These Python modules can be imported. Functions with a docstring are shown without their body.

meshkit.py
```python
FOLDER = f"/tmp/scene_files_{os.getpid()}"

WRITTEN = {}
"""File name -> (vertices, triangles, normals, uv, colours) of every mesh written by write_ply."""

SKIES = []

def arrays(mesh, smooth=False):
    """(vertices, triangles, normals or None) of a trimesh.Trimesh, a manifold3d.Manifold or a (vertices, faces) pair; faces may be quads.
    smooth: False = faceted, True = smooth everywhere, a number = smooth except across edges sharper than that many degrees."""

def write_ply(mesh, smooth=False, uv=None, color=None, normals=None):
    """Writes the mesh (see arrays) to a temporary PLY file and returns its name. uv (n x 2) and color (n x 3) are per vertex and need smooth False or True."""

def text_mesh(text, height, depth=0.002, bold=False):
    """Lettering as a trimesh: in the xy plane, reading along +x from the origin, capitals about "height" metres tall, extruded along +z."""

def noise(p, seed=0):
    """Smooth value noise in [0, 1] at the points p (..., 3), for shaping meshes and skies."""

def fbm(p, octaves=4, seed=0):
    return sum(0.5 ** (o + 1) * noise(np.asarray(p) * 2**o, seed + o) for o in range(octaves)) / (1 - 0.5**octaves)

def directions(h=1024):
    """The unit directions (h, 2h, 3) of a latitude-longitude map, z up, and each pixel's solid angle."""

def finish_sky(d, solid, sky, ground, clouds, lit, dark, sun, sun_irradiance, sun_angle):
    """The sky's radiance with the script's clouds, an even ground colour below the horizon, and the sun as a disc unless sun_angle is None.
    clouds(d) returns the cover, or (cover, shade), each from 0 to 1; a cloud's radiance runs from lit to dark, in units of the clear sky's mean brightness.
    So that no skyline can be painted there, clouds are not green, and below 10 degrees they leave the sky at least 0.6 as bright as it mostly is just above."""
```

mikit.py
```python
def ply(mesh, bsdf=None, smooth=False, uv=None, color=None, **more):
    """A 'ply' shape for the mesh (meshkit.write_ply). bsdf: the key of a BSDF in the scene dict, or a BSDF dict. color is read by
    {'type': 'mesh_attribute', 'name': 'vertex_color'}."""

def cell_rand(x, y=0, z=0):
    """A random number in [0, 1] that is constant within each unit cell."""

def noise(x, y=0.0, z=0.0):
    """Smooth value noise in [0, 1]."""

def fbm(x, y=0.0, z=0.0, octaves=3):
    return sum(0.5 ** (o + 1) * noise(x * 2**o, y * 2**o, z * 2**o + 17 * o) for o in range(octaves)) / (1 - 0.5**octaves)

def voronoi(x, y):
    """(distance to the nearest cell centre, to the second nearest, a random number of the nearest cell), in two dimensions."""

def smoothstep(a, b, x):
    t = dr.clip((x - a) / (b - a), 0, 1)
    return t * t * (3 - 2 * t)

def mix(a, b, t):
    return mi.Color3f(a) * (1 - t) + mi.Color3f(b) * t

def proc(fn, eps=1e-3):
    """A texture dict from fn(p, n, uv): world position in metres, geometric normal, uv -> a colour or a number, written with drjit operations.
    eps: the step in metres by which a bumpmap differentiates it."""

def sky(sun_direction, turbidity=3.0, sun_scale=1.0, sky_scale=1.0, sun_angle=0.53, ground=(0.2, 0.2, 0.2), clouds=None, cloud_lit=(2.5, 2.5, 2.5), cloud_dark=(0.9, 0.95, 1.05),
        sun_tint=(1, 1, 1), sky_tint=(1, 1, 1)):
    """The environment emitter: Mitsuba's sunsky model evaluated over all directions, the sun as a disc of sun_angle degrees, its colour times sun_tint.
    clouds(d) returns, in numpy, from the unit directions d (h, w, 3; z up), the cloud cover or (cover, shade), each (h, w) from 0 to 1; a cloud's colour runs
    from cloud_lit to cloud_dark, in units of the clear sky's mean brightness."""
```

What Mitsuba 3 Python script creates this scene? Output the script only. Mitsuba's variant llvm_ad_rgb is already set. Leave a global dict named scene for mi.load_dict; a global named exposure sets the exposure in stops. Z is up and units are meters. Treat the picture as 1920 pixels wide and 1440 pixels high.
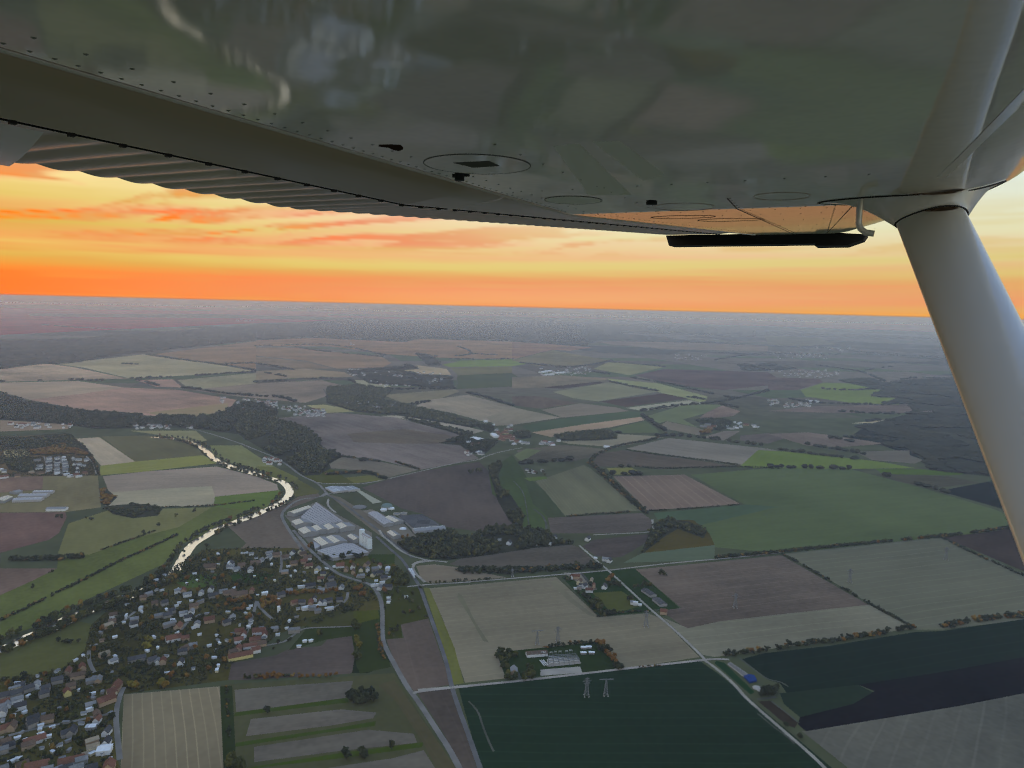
import math
import numpy as np, trimesh, manifold3d, shapely, mitsuba as mi, drjit as dr, mikit, meshkit
from shapely.geometry import Polygon, LineString, Point
from shapely.ops import unary_union

# ------------------------------------------------------------------ camera, sky, exposure
T = mi.ScalarTransform4f
HC = 500.0                                   # height of the aeroplane above the valley floor, metres
EYE = np.array([0.0, 0.0, HC])
UP = np.array([0.02436385, 0.99444285, -0.10241978])          # world up seen in the camera's frame (right, up, forward)
_f = np.array([0, 0, 1.0]) - UP * UP[2]; _f /= np.linalg.norm(_f)
R = np.stack([np.cross(UP, _f), _f, UP])                       # camera frame -> world
look, cup = R @ [0, 0, 1.0], R @ [0, 1.0, 0]
exposure = 5.15
SUN_AZ, SUN_EL = math.radians(-45.0), math.radians(2.0)
sun = [math.sin(SUN_AZ) * math.cos(SUN_EL), math.cos(SUN_AZ) * math.cos(SUN_EL), math.sin(SUN_EL)]


def clouds(d):
    """A thin high veil lit from below by the low sun: orange near the horizon, pale cream higher up, thinning out overhead and away from the sun."""
    x, y, z = d[..., 0], d[..., 1], d[..., 2]
    el = np.degrees(np.arcsin(np.clip(z, 0, 1)))
    daz = np.abs((np.degrees(np.arctan2(x, y)) - math.degrees(SUN_AZ) + 180) % 360 - 180)
    sm = lambda a, b, v: (lambda t: t * t * (3 - 2 * t))(np.clip((v - a) / (b - a), 0, 1))
    k = 1.0 / (z + 0.035)                                       # the veil as a layer overhead
    u, v = x * k, y * k
    ca, sa = math.cos(0.55), math.sin(0.55)
    p, q = u * ca - v * sa, u * sa + v * ca
    warp = meshkit.fbm(np.stack([p * 0.35, q * 0.5, 0 * p], -1), 3, 5) - 0.5
    streak = meshkit.fbm(np.stack([p * 0.55 + warp, q * 1.6 + 1.5 * warp, 0 * p + 3], -1), 5, 11)
    fine = meshkit.fbm(np.stack([el * 0.10 + daz * 0.018 + warp, el * 2.0 - daz * 0.05, 0 * p + 9], -1), 4, 23)
    big = meshkit.fbm(np.stack([p * 0.30 + 4, q * 0.62 + warp * 2, 0 * p + 7], -1), 4, 31)
    fil = meshkit.fbm(np.stack([p * 0.8 + 3.5 * warp + 2, q * 2.3 + 4 * warp, 0 * p + 13], -1), 5, 41)
    near = np.exp(-(daz / 50.0) ** 2)
    shade = 0.02 + 0.38 * sm(0.9, 3.6, el) + 0.55 * sm(3.2, 8.5, el)
    shade = shade + (fine - 0.5) * (1.15 * np.exp(-((el - 3.5) / 3.5) ** 2) + 0.15) + (streak - 0.5) * 0.25 * sm(4, 9, el)
    shade = shade + 0.42 * np.exp(-((el - 2.9 - 1.6 * (fine - 0.5) - 1.2 * (warp)) / 0.8) ** 2) * near * (0.4 + 1.2 * fine) - 0.22 * sm(3.6, 4.6, el) * (1 - sm(6.2, 8, el)) * near ** 2
    shade = shade - sm(0.47, 0.66, fil) * 0.55 * sm(3.5, 5, el) * (1 - sm(9, 14, el)) * near ** 1.3 * 1.1 + (1 - sm(0.40, 0.50, fil)) * 0.30 * sm(3.5, 5, el) * near
    band = sm(3.8, 6.0, el) * (1 - sm(9, 15, el))
    shade = shade - band * sm(0.42, 0.62, big) * 0.7 * near ** 1.4
    shade = shade + (0.24 + 0.2 * sm(1, 4, el)) * (1 - near)
    cover = (1.0 - 0.06 * sm(3, 8, el) - 0.20 * sm(7, 13, el)) * near + (0.64 + 0.18 * sm(0.3, 2.5, el) - 0.33 * sm(2, 8, el)) * (1 - near)
    cover = cover * (1 - 0.92 * sm(15, 45, el)) * (1 - 0.25 * sm(90, 170, daz))
    cover = cover + (streak - 0.5) * 0.16 * sm(4, 12, el) + (fine - 0.5) * 0.14 * sm(2.5, 4, el) * (1 - 0.6 * near)
    cover = cover - 0.04 * np.exp(-((el - 3.4) / 0.9) ** 2) * near * (0.2 + 1.6 * fine) + 0.08 * sm(0.47, 0.66, fil) * sm(3.5, 5, el)
    return np.clip(cover, 0, 1), np.clip(shade, 0, 1)


scene = {
    "camera": {"type": "perspective", "fov": 2 * math.degrees(math.atan(960 / 1397.0)), "fov_axis": "x", "near_clip": 0.02, "far_clip": 150000.0,
               "to_world": T().look_at(origin=EYE.tolist(), target=(EYE + look).tolist(), up=cup.tolist()), "medium": {"type": "ref", "id": "haze_air"}},
    "sky": mikit.sky(sun, turbidity=2.5, sun_scale=0.0, sky_scale=1.0, sun_angle=6, ground=(0.1, 0.1, 0.1), clouds=clouds,
                     cloud_lit=(1.04, 0.155, 0.004), cloud_dark=(0.90, 0.60, 0.07), sky_tint=(0.62, 0.92, 1.65)),
    "haze_air": {"type": "homogeneous", "albedo": {"type": "rgb", "value": [0.94, 0.97, 1.0]}, "sigma_t": {"type": "rgb", "value": [6.6e-5, 7.5e-5, 9.2e-5]}, "phase": {"type": "blendphase", "weight": 0.7, "phase_a": {"type": "hg", "g": 0.1}, "phase_b": {"type": "hg", "g": 0.8}}},
    "haze": {"type": "cube", "to_world": T().translate([0, 28000, 250]).scale([64500, 36000, 251.6]), "bsdf": {"type": "null"}, "interior": {"type": "ref", "id": "haze_air"}},
}
labels = {"haze": {"label": "evening haze thickening towards the horizon", "category": "haze", "kind": "stuff"}}
rng = np.random.default_rng(11)


# ------------------------------------------------------------------ helpers
def numbered(name):
    if name not in _taken:
        _taken[name] = 0
        return name
    _taken[name] += 1
    return f"{name}_{_taken[name]:03d}"


_taken = {}


def obj(name, mesh, bsdf, parent=None, smooth=False, uv=None, **more):
    key = numbered(f"{parent}__{name}" if parent else name)
    scene[key] = mikit.ply(mesh, bsdf, smooth=smooth, uv=uv, **more)
    return key


def tag(key, label=None, cat=None, group=None, kind=None):
    labels[key] = {k: v for k, v in (("label", label), ("category", cat), ("group", group), ("kind", kind)) if v}
    return key


def thing(name, label, cat, group=None):
    return tag(numbered(name), label, cat, group)


def cat_mesh(parts):
    return trimesh.util.concatenate(parts)


def box(x0, x1, y0, y1, z0, z1):
    b = trimesh.creation.box([x1 - x0, y1 - y0, z1 - z0])
    b.apply_translation([(x0 + x1) / 2, (y0 + y1) / 2, (z0 + z1) / 2])
    return b


def sheet(poly, z):
    """A flat polygon as a mesh at height z."""
    vs, fs, n = [], [], 0
    for g in getattr(poly, "geoms", [poly]):
        if g.geom_type != "Polygon" or g.area < 0.5:
            continue
        v, f = trimesh.creation.triangulate_polygon(g, engine="earcut")
        vs.append(np.column_stack([v, np.full(len(v), z)])); fs.append(f + n); n += len(v)
    v, f = np.vstack(vs), np.vstack(fs)
    a = v[f[:, 1]] - v[f[:, 0]]; b = v[f[:, 2]] - v[f[:, 0]]
    flip = (a[:, 0] * b[:, 1] - a[:, 1] * b[:, 0]) < 0
    f[flip] = f[flip][:, ::-1]
    return trimesh.Trimesh(v, f, process=False)


def chaikin(p, n=2):
    p = np.asarray(p, float)
    for _ in range(n):
        a, b = p[:-1] * 0.75 + p[1:] * 0.25, p[:-1] * 0.25 + p[1:] * 0.75
        p = np.vstack([p[:1], np.stack([a, b], 1).reshape(-1, 2)[1:-1], p[-1:]])
    return p


def tube(pts, r, sides=8, cap=True):
    p = np.asarray(pts, float)
    t = np.gradient(p, axis=0); t /= np.linalg.norm(t, axis=1, keepdims=True)
    a = np.cross(t, [0, 0, 1.0] if abs(t[0][2]) < 0.9 else [1.0, 0, 0]); a /= np.linalg.norm(a, axis=1, keepdims=True)
    b = np.cross(t, a)
    ang = np.arange(sides) * 2 * np.pi / sides
    rr = np.broadcast_to(r, (len(p),))
    v = (p[:, None] + rr[:, None, None] * (np.cos(ang)[None, :, None] * a[:, None] + np.sin(ang)[None, :, None] * b[:, None])).reshape(-1, 3)
    f = []
    for i in range(len(p) - 1):
        for j in range(sides):
            k = (j + 1) % sides
            f += [[i * sides + j, i * sides + k, (i + 1) * sides + k], [i * sides + j, (i + 1) * sides + k, (i + 1) * sides + j]]
    if cap:
        v = np.vstack([v, p[:1], p[-1:]]); n = len(v)
        for j in range(sides):
            k = (j + 1) % sides
            f += [[n - 2, k, j], [n - 1, (len(p) - 1) * sides + j, (len(p) - 1) * sides + k]]
    return trimesh.Trimesh(v, f, process=False)


def beam(p0, p1, w):
    return tube([p0, p1], w / 2 * 1.2, 4)


# ------------------------------------------------------------------ materials
fbm, noise, mix, smoothstep, cell_rand = mikit.fbm, mikit.noise, mikit.mix, mikit.smoothstep, mikit.cell_rand


def diffuse(fn):
    return {"type": "twosided", "bsdf": {"type": "diffuse", "reflectance": mikit.proc(fn) if callable(fn) else {"type": "rgb", "value": list(fn)}}}


PAL = []            # one row per field: r, g, b, cos, sin, 1 / row spacing, row strength, mottling


def _pal(i, k):
    return dr.gather(mi.Float, PALF[k], i)


def field_color(p, n, uv):
    i = mi.UInt32(uv.x + 0.5)
    c = mi.Color3f(_pal(i, 0), _pal(i, 1), _pal(i, 2))
    cs, sn = _pal(i, 3), _pal(i, 4)
    a, b = p.x * cs + p.y * sn, p.y * cs - p.x * sn             # along and across the rows
    big = fbm(p.x * 0.0045, p.y * 0.0045, 3.0, 3) - 0.5
    mid = fbm(a * 0.011, b * 0.05, mi.Float(i) * 3.1, 3) - 0.5
    fine = fbm(p.x * 0.16, p.y * 0.16, 0.0, 2) - 0.5
    per, st, mo = _pal(i, 5), _pal(i, 6), _pal(i, 7)
    w = b * per + 0.25 * noise(a * 0.01, b * 0.02, 5.0)
    tri = dr.abs(w - dr.floor(w) - 0.5) * 2
    line = smoothstep(0.78, 0.98, tri) * (0.45 + 1.1 * noise(dr.floor(w + 0.5) * 7.3, a * 0.004, 1.0)) + (noise(w * 0.31, 0.0, 8.0) - 0.5) * 0.9
    huge = smoothstep(0.40, 0.62, fbm(p.x * 0.0021 + 7.0, p.y * 0.0021, mi.Float(i) * 0.7, 3)) - 0.5
    k = 1 + mo * (0.9 * big + 0.55 * mid + 0.32 * fine + 0.34 * huge) + st * line
    hue = mi.Color3f(1 + 0.10 * big * mo, 1 + 0.03 * mid * mo, 1 - 0.10 * big * mo)
    return dr.clip(c * hue * dr.maximum(k, 0.3), 0.0, 0.8)


def ground_color(p, n, uv):
    # far country: a patchwork of strips, meadows and copses of which only the tone can be told
    a, b = p.x * 0.96 + p.y * 0.28, p.y * 0.96 - p.x * 0.28
    jog = dr.floor(a / 900.0)
    u = b / 420.0 + cell_rand(jog, 3, 1) * 3
    r = cell_rand(jog, dr.floor(u), 2)
    r2 = cell_rand(jog, dr.floor(u), 5)
    c = mix(mi.Color3f(0.115, 0.09, 0.058), mi.Color3f(0.215, 0.16, 0.105), r)
    c = dr.select(r2 > 0.72, mi.Color3f(0.10, 0.12, 0.045), c)
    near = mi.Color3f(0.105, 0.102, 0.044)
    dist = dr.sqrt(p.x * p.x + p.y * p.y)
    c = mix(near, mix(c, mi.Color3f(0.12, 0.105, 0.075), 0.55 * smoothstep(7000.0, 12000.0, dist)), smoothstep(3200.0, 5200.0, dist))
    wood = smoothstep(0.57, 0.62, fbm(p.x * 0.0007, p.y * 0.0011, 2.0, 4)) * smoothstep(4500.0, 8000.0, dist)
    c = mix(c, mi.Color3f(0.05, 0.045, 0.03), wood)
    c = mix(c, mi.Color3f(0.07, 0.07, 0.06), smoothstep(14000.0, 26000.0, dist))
    return c * (0.75 + 0.5 * fbm(p.x * 0.02, p.y * 0.02, 1.0, 3))


def crown_color(base, second, amount, cell=1.0):
    def fn(p, n, uv):
        p = p / cell
        r = cell_rand(dr.floor(p.x / 9.0), dr.floor(p.y / 9.0), 4)
        t = fbm(p.x * 0.35, p.y * 0.35, p.z * 0.35, 2)
        c = mix(base, second, smoothstep(1 - amount, 1.0, r))
        a = 0.38 if cell < 5 else 0.2
        return c * (0.8 - 0.5 * a + a * cell_rand(dr.floor(p.x / 7.0), dr.floor(p.y / 7.0), 9) + a * (t - 0.3))
    return fn


def roof_color(base):
    def fn(p, n, uv):
        r = cell_rand(dr.floor(p.x / 30.0), dr.floor(p.y / 30.0), 2)
        t = fbm(p.x * 0.9, p.y * 0.9, p.z * 0.9, 3)
        return mi.Color3f(*base) * (0.7 + 0.4 * r + 0.5 * (t - 0.5))
    return fn


def plain_color(base, amount=0.35, scale=0.05):
    def fn(p, n, uv):
        return mi.Color3f(*base) * (1 + amount * (fbm(p.x * scale, p.y * scale, p.z * scale, 3) - 0.5) * 2)
    return fn


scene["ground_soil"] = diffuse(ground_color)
scene["field_soil"] = diffuse(field_color)
for _k, _c in dict(asphalt=(0.27, 0.23, 0.18), lane=(0.42, 0.35, 0.26), ballast=(0.17, 0.15, 0.125), track=(0.115, 0.105, 0.07)).items():
    scene[_k] = diffuse(plain_color(_c))
scene["river_water"] = {"type": "roughconductor", "alpha": 0.03, "distribution": "ggx", "specular_reflectance": {"type": "rgb", "value": [0.95, 0.95, 0.95]}}


# ------------------------------------------------------------------ survey of the valley, metres east and north of the aeroplane
FIELDS = [
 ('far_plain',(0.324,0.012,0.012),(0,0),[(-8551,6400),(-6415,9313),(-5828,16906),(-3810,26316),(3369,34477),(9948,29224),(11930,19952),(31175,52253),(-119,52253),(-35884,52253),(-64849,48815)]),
 ('ploughed_field',(0.589,0.372,0.198),(0,0),[(-4360,4905),(-3479,5036),(-3467,5512),(-3126,5283),(-2390,4618),(-2516,4533),(-2956,4274),(-3588,4029)]),
 ('stubble_field',(0.555,0.411,0.186),(0,0),[(-3380,5508),(-3300,6702),(-1857,5377),(-2075,4988),(-2381,4621),(-3022,5243)]),
 ('stubble_field',(0.379,0.201,0.088),(0,0),[(-3238,6727),(-3226,9353),(-1902,5507),(-2483,5973)]),
 ('stubble_field',(0.598,0.384,0.211),(0,0),[(-3556,3994),(-2929,4234),(-2586,4414),(-2174,4146),(-2219,3857),(-2325,3560),(-2657,3838),(-3720,4179)]),
 ('ploughed_field',(0.511,0.276,0.162),(0,0),[(-2325,3560),(-2219,3857),(-2174,4146),(-1841,4095),(-1395,3745),(-1285,3347),(-1362,3181),(-1482,3137),(-1929,3286)]),
 ('stubble_field',(0.429,0.275,0.119),(0,0),[(-1602,3240),(-1388,3617),(-1285,3347),(-1358,3172),(-1478,3128)]),
 ('ploughed_field',(0.534,0.293,0.171),(0,0),[(-2307,4535),(-2122,4634),(-1875,4214),(-2028,4222)]),
 ('stubble_field',(0.44,0.34,0.156),(0,0),[(-2074,4593),(-1793,5192),(-1358,3928),(-1850,4220)]),
 ('meadow',(0.46,0.289,0.155),(0,0),[(-2049,2953),(-1741,2896),(-1677,2788),(-1877,2702)]),
 ('stubble_field',(0.748,0.516,0.284),(22,0.06),[(-1545,2595),(-1476,2638),(-1152,2250),(-1220,2183),(-1295,2283)]),
 ('crop_field',(0.204,0.159,0.06),(0,0),[(-1480,2654),(-1333,2693),(-1227,2656),(-1086,2531),(-992,2372),(-1152,2250)]),
 ('crop_field',(0.397,0.336,0.068),(0,0),[(-1222,2183),(-1152,2250),(-992,2372),(-903.2,2255.7),(-1054.7,2124.2),(-1156.6,2060.3)]),
 ('stubble_field',(0.501,0.343,0.211),(26,0.05),[(-1142.7,2051.7),(-1054.7,2124.2),(-885.3,2210.5),(-727.5,2096.7),(-638.8,2007.1),(-612.2,1936.7),(-664.6,1914),(-751.7,1863.3),(-722.2,1779.5),(-961.1,1728.1),(-1030.4,1877.8)]),
 ('stubble_field',(0.506,0.383,0.21),(26,0.05),[(-1030.4,1877.8),(-917.5,1932.6),(-803.6,1971.4),(-751.7,1863.3),(-722.2,1779.5),(-961.1,1728.1)]),
 ('meadow',(0.313,0.276,0.085),(0,0),[(-1038,2537),(-935,2551),(-829,2392),(-702.5,2208.4),(-705.2,2141.5),(-756.1,2179.7),(-859.9,2260.7),(-961,2376)]),
 ('meadow',(0.4,0.32,0.126),(0,0),[(-1446,2784),(-1208,2820),(-1085,2626),(-1100,2592),(-1277,2701)]),
 ('village_ground',(0.176,0.103,0.035),(0,0),[(-1936,2540),(-1611,2688),(-1327,2330),(-1161,2059.9),(-1299.1,2034.7),(-1411.1,2022.5),(-1523,1991)]),
 ('sports_field',(0.571,0.403,0.169),(0,0),[(-1640,2372),(-1585,2393),(-1527,2332),(-1505,2270),(-1553,2251)]),
 ('ploughed_field',(0.296,0.165,0.097),(0,0),[(-1509.1,1972.8),(-1404.7,2013.3),(-1299.1,2034.7),(-1212.7,1894),(-1293.8,1851.7),(-1386.6,1809.8)]),
 ('meadow',(0.314,0.228,0.093),(0,0),[(-1299.1,2034.7),(-1161,2059.9),(-976.1,1741.3),(-1033.3,1693.4),(-1174.6,1678),(-1280.4,1668.5),(-1397.9,1824.9),(-1293.8,1851.7),(-1210.7,1890.7)]),
 ('ploughed_field',(0.279,0.14,0.091),(0,0),[(-1463.6,1621.6),(-1171.9,1674.1),(-1033.3,1693.4),(-1006.6,1655),(-953,1536.3),(-946.4,1492.3),(-988.8,1407.2),(-1189.5,1310.9)]),
 ('flood_meadow',(0.186,0.183,0.041),(0,0),[(-1110.1,1220.9),(-847.6,1201.6),(-836.8,1269.6),(-831.6,1331.8),(-879.5,1415.4),(-973.9,1606.4),(-946.4,1715.2),(-720.3,1764.8),(-637,1833.9),(-603.6,1869.4),(-589.8,1776.7),(-645.2,1561.3),(-667.7,1492.7),(-652.2,1366.5),(-682,1248.9),(-701.9,1176.1),(-702.8,1100),(-741.4,1046.8),(-856.6,933.5)]),
 ('meadow',(0.253,0.207,0.065),(0,0),[(-973.9,1606.4),(-946.4,1715.2),(-720.3,1764.8),(-726.8,1602.4),(-776.6,1522.3),(-816,1410.4),(-871.3,1396.8)]),
 ('crop_field',(0.184,0.215,0.037),(0,0),[(-751.7,1863.3),(-664.6,1914),(-610.7,1945.7),(-591.3,1904.1),(-591.1,1830.3),(-618.4,1744.8),(-719.3,1772.3)]),
 ('ploughed_field',(0.276,0.161,0.1),(0,0),[(-1186,1306.9),(-932.1,1324.7),(-831.6,1331.8),(-836.8,1269.6),(-847.6,1201.6),(-983.9,1077.9)]),
 ('meadow',(0.139,0.122,0.032),(0,0),[(-831.4,904.9),(-710.5,1001.7),(-707,1017),(-695.2,1049.3),(-676.5,1089.8),(-662.5,1108.4),(-613.9,1093.4),(-588.6,1013.2),(-598.1,959.9),(-631,936),(-641.9,901.8),(-775.9,842.1)]),
 ('stubble_field',(0.373,0.186,0.074),(0,0),[(-3364,9752),(-2842,10590),(-1489,10054),(-1408,11154),(-15,11099),(-6,7120),(-699,7169),(-1273,7497),(-2139,8679),(-2874,8330)]),
 ('stubble_field',(0.373,0.204,0.09),(0,0),[(-2773,8036),(-2384,8213),(-1576,7378),(-1223,7024),(-1038,6361),(-1032,5926),(-1337,5676),(-1787,6397),(-2358,6832)]),
 ('ploughed_field',(0.279,0.168,0.079),(0,0),[(-2323,6731),(-1763,6308),(-1360,5669),(-1680,5573),(-2051,5940)]),
 ('stubble_field',(0.398,0.256,0.119),(0,0),[(-1835,5314),(-1567,5607),(-1229,5418),(-1083,5072),(-1380,4936),(-1626,4706)]),
 ('crop_field',(0.459,0.379,0.189),(0,0),[(-1047,4852),(-894,4891),(-736,4521),(-827,4320)]),
 ('stubble_field',(0.547,0.374,0.183),(0,0),[(-895,5968),(-777,6174),(-524,5919),(-439,5369),(-773,5478)]),
 ('crop_field',(0.202,0.264,0.027),(0,0),[(-601,6318),(-472,6850),(-6,7233),(269,6997),(-4,6328),(-512,6085)]),
 ('crop_field',(0.205,0.16,0.046),(0,0),[(-509,6053),(-3,6293),(-2,5694),(-393,5381)]),
 ('crop_field',(0.076,0.089,0.021),(0,0),[(-398,5380),(-2,5694),(96,4918),(1,4691),(-335,4474)]),
 ('ploughed_field',(0.382,0.255,0.151),(0,0),[(-1782,4108),(-1561,4518),(-1237,4804),(-992,4462),(-1091,4349),(-995,3966),(-1031,3686),(-1324,3828),(-1426,3877)]),
 ('crop_field',(0.458,0.356,0.129),(0,0),[(-998,3598),(-922,3643),(-698,3451),(-844,3361)]),
 ('stubble_field',(0.315,0.235,0.115),(0,0),[(-713,4100),(-345,4472),(-306,4349),(-434,3800),(-556,3777)]),
 ('stubble_field',(0.421,0.307,0.178),(0,0),[(-475,3665),(-441,3934),(-249,4197),(3,3754),(116,3405),(4,3161),(-133,3241),(-281,3469)]),
 ('stubble_field',(0.454,0.352,0.217),(0,0),[(-590,3312),(-493,3354),(-309,3212),(-108,2983),(-150,2899),(-242,3004),(-511,3275)]),
 ('ploughed_field',(0.27,0.194,0.139),(40,0.04),[(-1019,3167),(-796,3380),(-511,3275),(-235,2925),(-177,2821),(-250,2674),(-183,2651),(-102.3,2427.6),(-272.5,2234.3),(-419.9,2363),(-557.4,2412.2),(-651,2528),(-725,2744),(-870,2991)]),
 ('ploughed_field',(0.229,0.157,0.089),(0,0),[(-629,2830),(-437,2975),(-229,2850),(-183,2821),(-250,2674),(-390,2656),(-568,2664)]),
 ('ploughed_field',(0.221,0.165,0.101),(30,0.04),[(-565.2,2271.2),(-549.1,2399.8),(-415.4,2338),(-277.4,2233.8),(-356.8,2116.1),(-409.6,2196.3),(-549,2225.9)]),
 ('meadow',(0.203,0.171,0.038),(0,0),[(-517.3,2078.5),(-401.5,2153.4),(-353.4,2095.9),(-426.7,2044.5)]),
 ('ploughed_field',(0.121,0.084,0.058),(30,0.05),[(-402.8,1993.9),(-352.7,2092),(-269.7,2211.9),(-99.9,2375.5),(-63.5,2235),(-22.8,1908.6),(7.9,1743.8),(26.3,1652.7),(-17.3,1600.4),(-140.5,1651.4),(-208.5,1752.9),(-261.5,1791.8)]),
 ('ploughed_field',(0.203,0.141,0.088),(0,0),[(-601.9,1732),(-588.6,1762),(-555.3,1794.9),(-544.6,1883.4),(-503.9,1921.3),(-487,1888.9),(-534.8,1766.9),(-536.8,1709.8),(-470.1,1575.5),(-402.7,1471.2),(-470.8,1445.9),(-540.6,1440.7),(-543.1,1502.4),(-629.9,1622.9)]),
 ('meadow',(0.184,0.162,0.035),(0,0),[(-771.2,2223.6),(-718.7,2229.7),(-603.9,2089.5),(-596,2030.7),(-637,2045.9),(-707.1,2119.9)]),
 ('meadow',(0.14,0.121,0.03),(0,0),[(-606,2049.2),(-598.2,2069.9),(-506.4,1947.3),(-503.9,1921.3),(-552.7,1882.6),(-580.3,1939.9)]),
 ('stubble_field',(0.323,0.149,0.07),(0,0),[(-15,10836),(555,10399),(1035,9772),(670,8882),(486,9078),(-6,7120)]),
 ('stubble_field',(0.266,0.177,0.103),(0,0),[(1348,11560),(2337,12686),(3959,11575),(3411,9963),(2130,9793),(1392,10720)]),
 ('stubble_field',(0.233,0.17,0.065),(0,0),[(-6,7054),(481,8971),(959,7342),(694,6637),(208,6448)]),
 ('stubble_field',(0.308,0.263,0.092),(0,0),[(685,6280),(939,7180),(1353,6657),(904,5732)]),
 ('ploughed_field',(0.141,0.074,0.057),(0,0),[(939,5713),(1308,6431),(2199,6390),(2038,5629),(1792,5192),(1375,4810),(1149,4977)]),
 ('ploughed_field',(0.277,0.192,0.099),(0,0),[(-1,5332),(366,5586),(713,5418),(611,5153),(196,4688),(1,4596)]),
 ('ploughed_field',(0.066,0.034,0.02),(0,0),[(191,4687),(614,5177),(632,5047),(318,4649)]),
 ('crop_field',(0.335,0.283,0.129),(0,0),[(246,4452),(678,5147),(901,4594),(474,4044),(349,4151)]),
 ('crop_field',(0.39,0.358,0.123),(0,0),[(688,5411),(1016,5139),(1167,4411),(1065,4087),(901,4594),(705,5176)]),
 ('ploughed_field',(0.18,0.113,0.068),(0,0),[(2,4171),(141,4223),(360,3952),(149,3689),(3,3786)]),
 ('ploughed_field',(0.085,0.04,0.022),(0,0),[(484,4046),(924,4511),(1021,4286),(594,3832)]),
 ('stubble_field',(0.329,0.237,0.14),(0,0),[(148,3647),(367,3940),(540,3809),(587,3678),(236,3399)]),
 ('stubble_field',(0.539,0.451,0.259),(0,0),[(589,3799),(1012,4208),(1061,4073),(654,3690)]),
 ('stubble_field',(0.402,0.302,0.172),(0,0),[(-114,3341),(3,3723),(229,3398),(4,3148),(-65,3115)]),
 ('crop_field',(0.088,0.115,0.044),(0,0),[(46,3133),(235,3374),(587,3678),(644,3630),(620,3489),(325,3221),(104,2975),(71,3010)]),
 ('stubble_field',(0.538,0.338,0.179),(0,0),[(84,2972),(325,3221),(612,3488),(613,3386),(422,3147),(215,2972),(158,2869)]),
 ('crop_field',(0.127,0.14,0.046),(0,0),[(416,3103),(613,3361),(621,3134),(610,3041),(437,3004)]),
 ('stubble_field',(0.32,0.247,0.135),(0,0),[(434,2984),(592,2949),(609,2932),(387,2688),(218,2737),(190,2777),(412,2868)]),
 ('ploughed_field',(0.162,0.124,0.071),(0,0),[(23,2585),(186,2716),(357,2643),(284,2502),(204.5,2411.7),(32.8,2391.3)]),
 ('crop_field',(0.192,0.194,0.072),(0,0),[(11.5,2496.4),(58,2620),(109,2596),(38.1,2391.9)]),
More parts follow.
